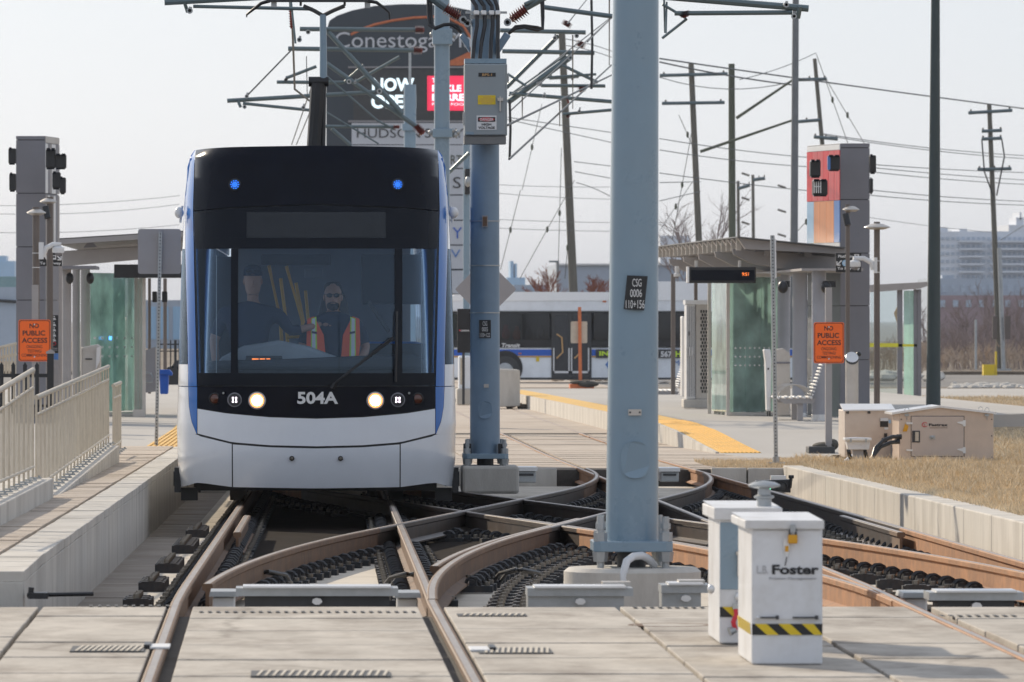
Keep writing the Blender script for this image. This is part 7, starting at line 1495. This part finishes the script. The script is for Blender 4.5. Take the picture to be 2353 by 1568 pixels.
t = E('equipment_box', 'pale grey cabinet with hinges between the tram and pole', 'cabinet', P(1066, 900, 135)); m = MB(); m.bp(1054, 818, 1082, 895, 135, .5); m.build('box_shell', M_bus, t, bevel=.03); m = MB(); m.tube([P(1060, 823, 134.95), P(1060, 884, 134.95)], .02, 6); m.build('hinge_rod', M_beige, t); m = MB(); m.bp(1050, 893, 1086, 932, 134.9, .8); m.build('concrete_base', M_kerb, t, bevel=.03)
m = MB(); m.prismpx([(1140, 848), (1192, 850), (1195, 853), (1195, 934), (1140, 936)], 166, 1.2); single(m, 'concrete_block', M_kerb, 'grey concrete block right of the cabinet pole', 'block', bevel=.04)
m = MB(); 
for k in range(18): 
    c = GPt(1168 + random.random() * 55, 934 + random.random() * 6); m.ell(c + Vector((0, 0, .04)), .06 + random.random() * .06, .1, .04 + random.random() * .04, n=6, k=4)
o = m.build('rubble', M_earth, None); o['kind'] = 'stuff'
t = E('temporary_sign', 'orange post with blank sign back and sandbag before the bus', 'sign', P(1335, 893, 200))
m = MB(); m.add([P(1329.5, 882, 199.9), P(1337.5, 882, 199.9), P(1335.5, 706, 199.9), P(1328, 706, 199.9), P(1329.5, 882, 200), P(1337.5, 882, 200), P(1335.5, 706, 200), P(1328, 706, 200)], [(0, 1, 2, 3), (4, 5, 6, 7), (0, 1, 5, 4), (1, 2, 6, 5), (2, 3, 7, 6), (3, 0, 4, 7)]); m.build('post', M_orp, t)
rrect(1311.5, 1349.5, 739, 789, 3, 200.02, .01).build('sign_plate', M_beige, t); m = MB(); m.bp(1310, 883, 1365, 893, 199.7, .8); m.build('base_tray', M_orp, t); m = MB(); m.ell(P(1330, 879, 199.8), .26, .2, .06); m.ell(P(1352, 883, 199.7), .3, .2, .09); m.build('sandbag', M_sand, t)
m = MB()
for k in range(40):
    c = GPt(1270 + random.random() * 130, 868 + random.random() * 9); m.ell(c + Vector((0, 0, .08)), .1 + random.random() * .12, .15, .06 + random.random() * .08, n=6, k=4)
o = m.build('rocks', M_walk, None); o['kind'] = 'stuff'
m = MB(); m.cyl(P(1512, 912, 174), P(1578, 914, 176), .12, n=12); single(m, 'timber_log', M_wood, 'timber lying on the platform left of the perforated cabinet', 'timber')
m = MB(); m.cyl(P(1568, 921, 173), P(1580, 915, 173), .07, n=10); single(m, 'red_white_tube', M_red, 'small red and white tube beside the cabinet base', 'tube')
# cars far left
t = E('parked_car', 'dark parked car partly hidden by the tram on the left', 'car', P(398, 880, 200))
m = MB(); m.prismpx([(378, 872), (380, 846), (392, 842), (403, 828), (455, 828), (470, 846), (490, 852), (492, 872)], 200, 1.8); m.build('body', M_tpillar, t, bevel=.08); m = MB(); m.prismpx([(396, 843), (406, 831), (452, 831), (462, 843)], 199.98, .05); m.build('window', MATS['bus_pane'], t)
for x in (398, 470): m = MB(); m.lathe(P(x, 872, 199.95), [(.32, -.1), (.32, .02), (.01, .03)], 16, axis='y'); m.build('wheel', M_black, t)
# far buildings
def building(label, x0, x1, y0, y1, Y, d, wall, rows=(), cols=0, win=M_aptw, top=None, gap=.35, name='building', group=None):
    t = E(name, label, 'building', P((x0 + x1) / 2, y1, Y), group); m = MB(); m.bp(x0, y0, x1, y1, Y, d); w = m.build('wall', wall, t)
    mesh = None
    for (ra, rb) in rows:
        for c in range(cols):
            a = x0 + (x1 - x0) * (c + gap / 2) / cols; b = x0 + (x1 - x0) * (c + 1 - gap / 2) / cols
            m = MB(); m.bp(a, ra, b, rb, Y - .05 * Y / 400, .2 * Y / 400); m.build('window', win, t)
    for q_ in top or (): m = MB(); m.bp(*q_, Y + .5, d * .6); m.build('roof_block', wall, t)
    return t
YA = 1050
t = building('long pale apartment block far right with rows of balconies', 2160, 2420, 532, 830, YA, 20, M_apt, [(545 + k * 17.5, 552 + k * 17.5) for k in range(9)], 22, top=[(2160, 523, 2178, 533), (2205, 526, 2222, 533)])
for k in range(9):
    m = MB(); m.bp(2205, 553 + k * 17.5, 2262, 557 + k * 17.5, YA - 1.6, 1.8); m.bp(2278, 553 + k * 17.5, 2420, 557 + k * 17.5, YA - 1.6, 1.8); m.build('balcony', M_apt, t)
building('stepped apartment tower top at the far right edge', 2318, 2440, 517, 700, 1200, 20, M_apt, top=[(2335, 500, 2353, 518), (2343, 488, 2347, 505)])
t = building('low building with grey upper floor and brick base at right', 2140, 2440, 640, 840, 700, 15, M_shed, [(655, 672)], 14, top=[(2165, 633, 2190, 641)])
m = MB(); m.bp(2140, 679, 2440, 840, 699.6, .4); bw = m.build('brick_wall', M_brick, t)
for k in range(9): m = MB(); m.bp(2160 + k * 30, 690, 2172 + k * 30, 706, 699.4, .3); m.build('window', M_aptw, bw)
t = building('flat grey building behind the bus right of the leaning pole', 1283, 1600, 607.5, 780, 460, 20, M_shed); 
m = MB(); m.bp(1282, 606, 1600, 610, 459.8, .5); m.build('parapet', M_white, t)
building('low pale building strip behind the bus roof', 1180, 1290, 655, 780, 520, 15, M_shed, [(664, 668)], 6)
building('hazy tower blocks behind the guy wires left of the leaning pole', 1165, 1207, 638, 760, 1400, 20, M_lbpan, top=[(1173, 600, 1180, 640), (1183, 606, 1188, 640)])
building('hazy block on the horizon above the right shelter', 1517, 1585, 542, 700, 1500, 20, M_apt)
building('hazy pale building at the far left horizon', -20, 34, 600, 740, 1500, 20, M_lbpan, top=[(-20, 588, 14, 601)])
building('teal roofed building behind the left pillar', -20, 37, 636, 800, 700, 15, pm('teal_wall', (.20, .34, .36), .6))
t = building('grey warehouse wall with cable at the far left edge', -40, 60, 660, 830, 200, 10, M_shed); m = MB(); m.tube([P(-20, 690, 199.9), P(40, 694, 199.9)], .05, 6); m.build('wall_cable', M_dark, t)
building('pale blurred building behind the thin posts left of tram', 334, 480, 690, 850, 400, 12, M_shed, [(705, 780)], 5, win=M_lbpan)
building('pale long low building behind the right shelter columns', 1600, 1935, 690, 860, 480, 12, pm('tan_wall', (.20, .19, .185), .8), [(705, 730), (760, 790)], 10)
# street lamp behind bus
t = E('street_lamp', 'thin street lamp behind the bus roof left of the grey building', 'street lamp', P(1281, 860, 330)); m = MB(); m.tube([P(1281, 860, 330), P(1281, 601, 330)], .07, 8); m.build('post', M_galv, t); m = MB(); m.bp(1262, 599.5, 1283, 603, 329.9, .4); m.build('lamp_head', M_tube, t)
# yellow box and post, barrier, far grey post at right
m = MB(); m.bp(2260, 838, 2286, 863, 262, .5); single(m, 'yellow_box', M_ylab, 'small yellow utility box by the far right pole foot', 'box'); m = MB(); m.bp(2287, 808, 2291, 863, 262, .12); single(m, 'yellow_post', M_ylab, 'thin yellow marker post beside the yellow box', 'post')
m = MB(); m.bp(2240, 735, 2245, 850, 275, .1); single(m, 'grey_marker', M_galv, 'thin grey post in the brush left of the yellow box', 'post')
m = MB()
for k in range(60):
    c = GPt(2190 + random.random() * 170, 886 + random.random() * 8 + 0 * k); m.ell(c + Vector((0, 0, .03)), .1 + random.random() * .15, .2, .04 + random.random() * .07, n=6, k=4)
for k in range(26):
    c = GPt(1998 + random.random() * 160, 868 + random.random() * 10); m.ell(c + Vector((0, 0, .1)), .2 + random.random() * .2, .3, .1 + random.random() * .12, n=6, k=4)
o = m.build('rubble', M_kerb, None); o['kind'] = 'stuff'
# leafless brush and trees
def twigs(m, base, h, n, spread, th, depth=0, d=None):
    d = d or Vector((random.gauss(0, .12), random.gauss(0, .12), 1)).normalized(); tip = base + d * h
    s_ = Vector((d.z, 0, -d.x)).normalized() * th
    m.add([base - s_, base + s_, tip + s_ * .45, tip - s_ * .45], [(0, 1, 2, 3)])
    if depth < 3:
        for k in range(n):
            f_ = .35 + .65 * (k + random.random()) / n; nd = (d + Vector((random.gauss(0, spread), random.gauss(0, spread * .5), random.gauss(.05, .2)))).normalized()
            twigs(m, base.lerp(tip, f_), h * random.uniform(.42, .62), max(2, n - 1), spread, th * .6, depth + 1, nd)
m = MB()
for k in range(150):
    Y = random.uniform(286, 330); x = random.uniform(2125, 2420); b_ = P(x, 866, Y); b_.z = -.4
    hh = random.uniform(1.0, 2.6) * (1.15 if random.random() < .15 else .8); twigs(m, b_, hh * .6, 5, .5, .03)
o = m.build('brush', M_twig, None); o['kind'] = 'stuff'
m = MB()
for k in range(170):
    Y = random.uniform(284, 300); x = random.uniform(1990, 2420); b_ = P(x, 866, Y); b_.z = -.45; twigs(m, b_, random.uniform(.4, .8), 5, .7, .028)
o = m.build('brush', pm('straw_brush', (.46, .37, .29), .9, var=.3, scale=.7), None); o['kind'] = 'stuff'
def tree(label, x, ytop, ybot, Y, mat, n=4, sp=.45, name='bare_tree', w=.05):
    b_ = P(x, ybot, Y); h = (ybot - ytop) * Y / F; t = E(name, label, 'tree', b_, 'leafless trees'); m = MB(); m.tube([b_, b_ + Vector((0, 0, h * .35))], w * 1.6, 7, r2=w); m.build('trunk', mat, t)
    m = MB()
    for k in range(9):
        d = Vector((random.gauss(0, .4), random.gauss(0, .2), 1)).normalized(); twigs(m, b_ + Vector((0, 0, h * (.25 + .05 * k))), h * .36, n, sp, w * .5, 0, d)
    m.build('crown', mat, t)
for a in ((1262, 632, 740, 300, 'small russet leafed tree just left of the street lamp'), (1238, 648, 740, 302, 'small russet tree farther left of the street lamp')): 
    tree(a[4], a[0], a[1], a[2], a[3], M_twigr, 5, .4)
for a in ((1358, 655, 730, 310, 'small russet shrub right of the leaning pole'), (1378, 648, 730, 312, 'second russet shrub beside the near pole')): tree(a[4], a[0], a[1], a[2], a[3], M_twigr, 5, .5)
tree('bare tree between the crossarm pole and green pole', 1640, 490, 760, 320, M_twig, 4, .5, w=.06); tree('bare tree left of the crossarm pole', 1570, 505, 760, 325, M_twig, 4, .5, w=.06)
tree('bare tree before the brick building at right', 2215, 700, 850, 310, M_twig, 4, .5); tree('taller bare tree behind the yellow box', 2262, 680, 850, 320, M_twig, 4, .5); tree('bare tree right of the far leaning pole', 2335, 690, 850, 315, M_twig, 4, .5)
# haze filling the air around the whole place
m = MB(); m.box(-5200, 5200, -620, 9100, -2.2, 60); hzm = bpy.data.materials.new('haze_air'); hzm.use_nodes = True; hn = hzm.node_tree
hn.nodes.remove(hn.nodes['Principled BSDF']); pv = hn.nodes.new('ShaderNodeVolumePrincipled'); pv.inputs['Density'].default_value = .00013; pv.inputs['Color'].default_value = (.86, .91, 1, 1); pv.inputs['Anisotropy'].default_value = 0
hn.links.new(pv.outputs[0], hn.nodes['Material Output'].inputs['Volume'])
hb = m.build('haze', hzm, None); hb['kind'] = 'stuff'
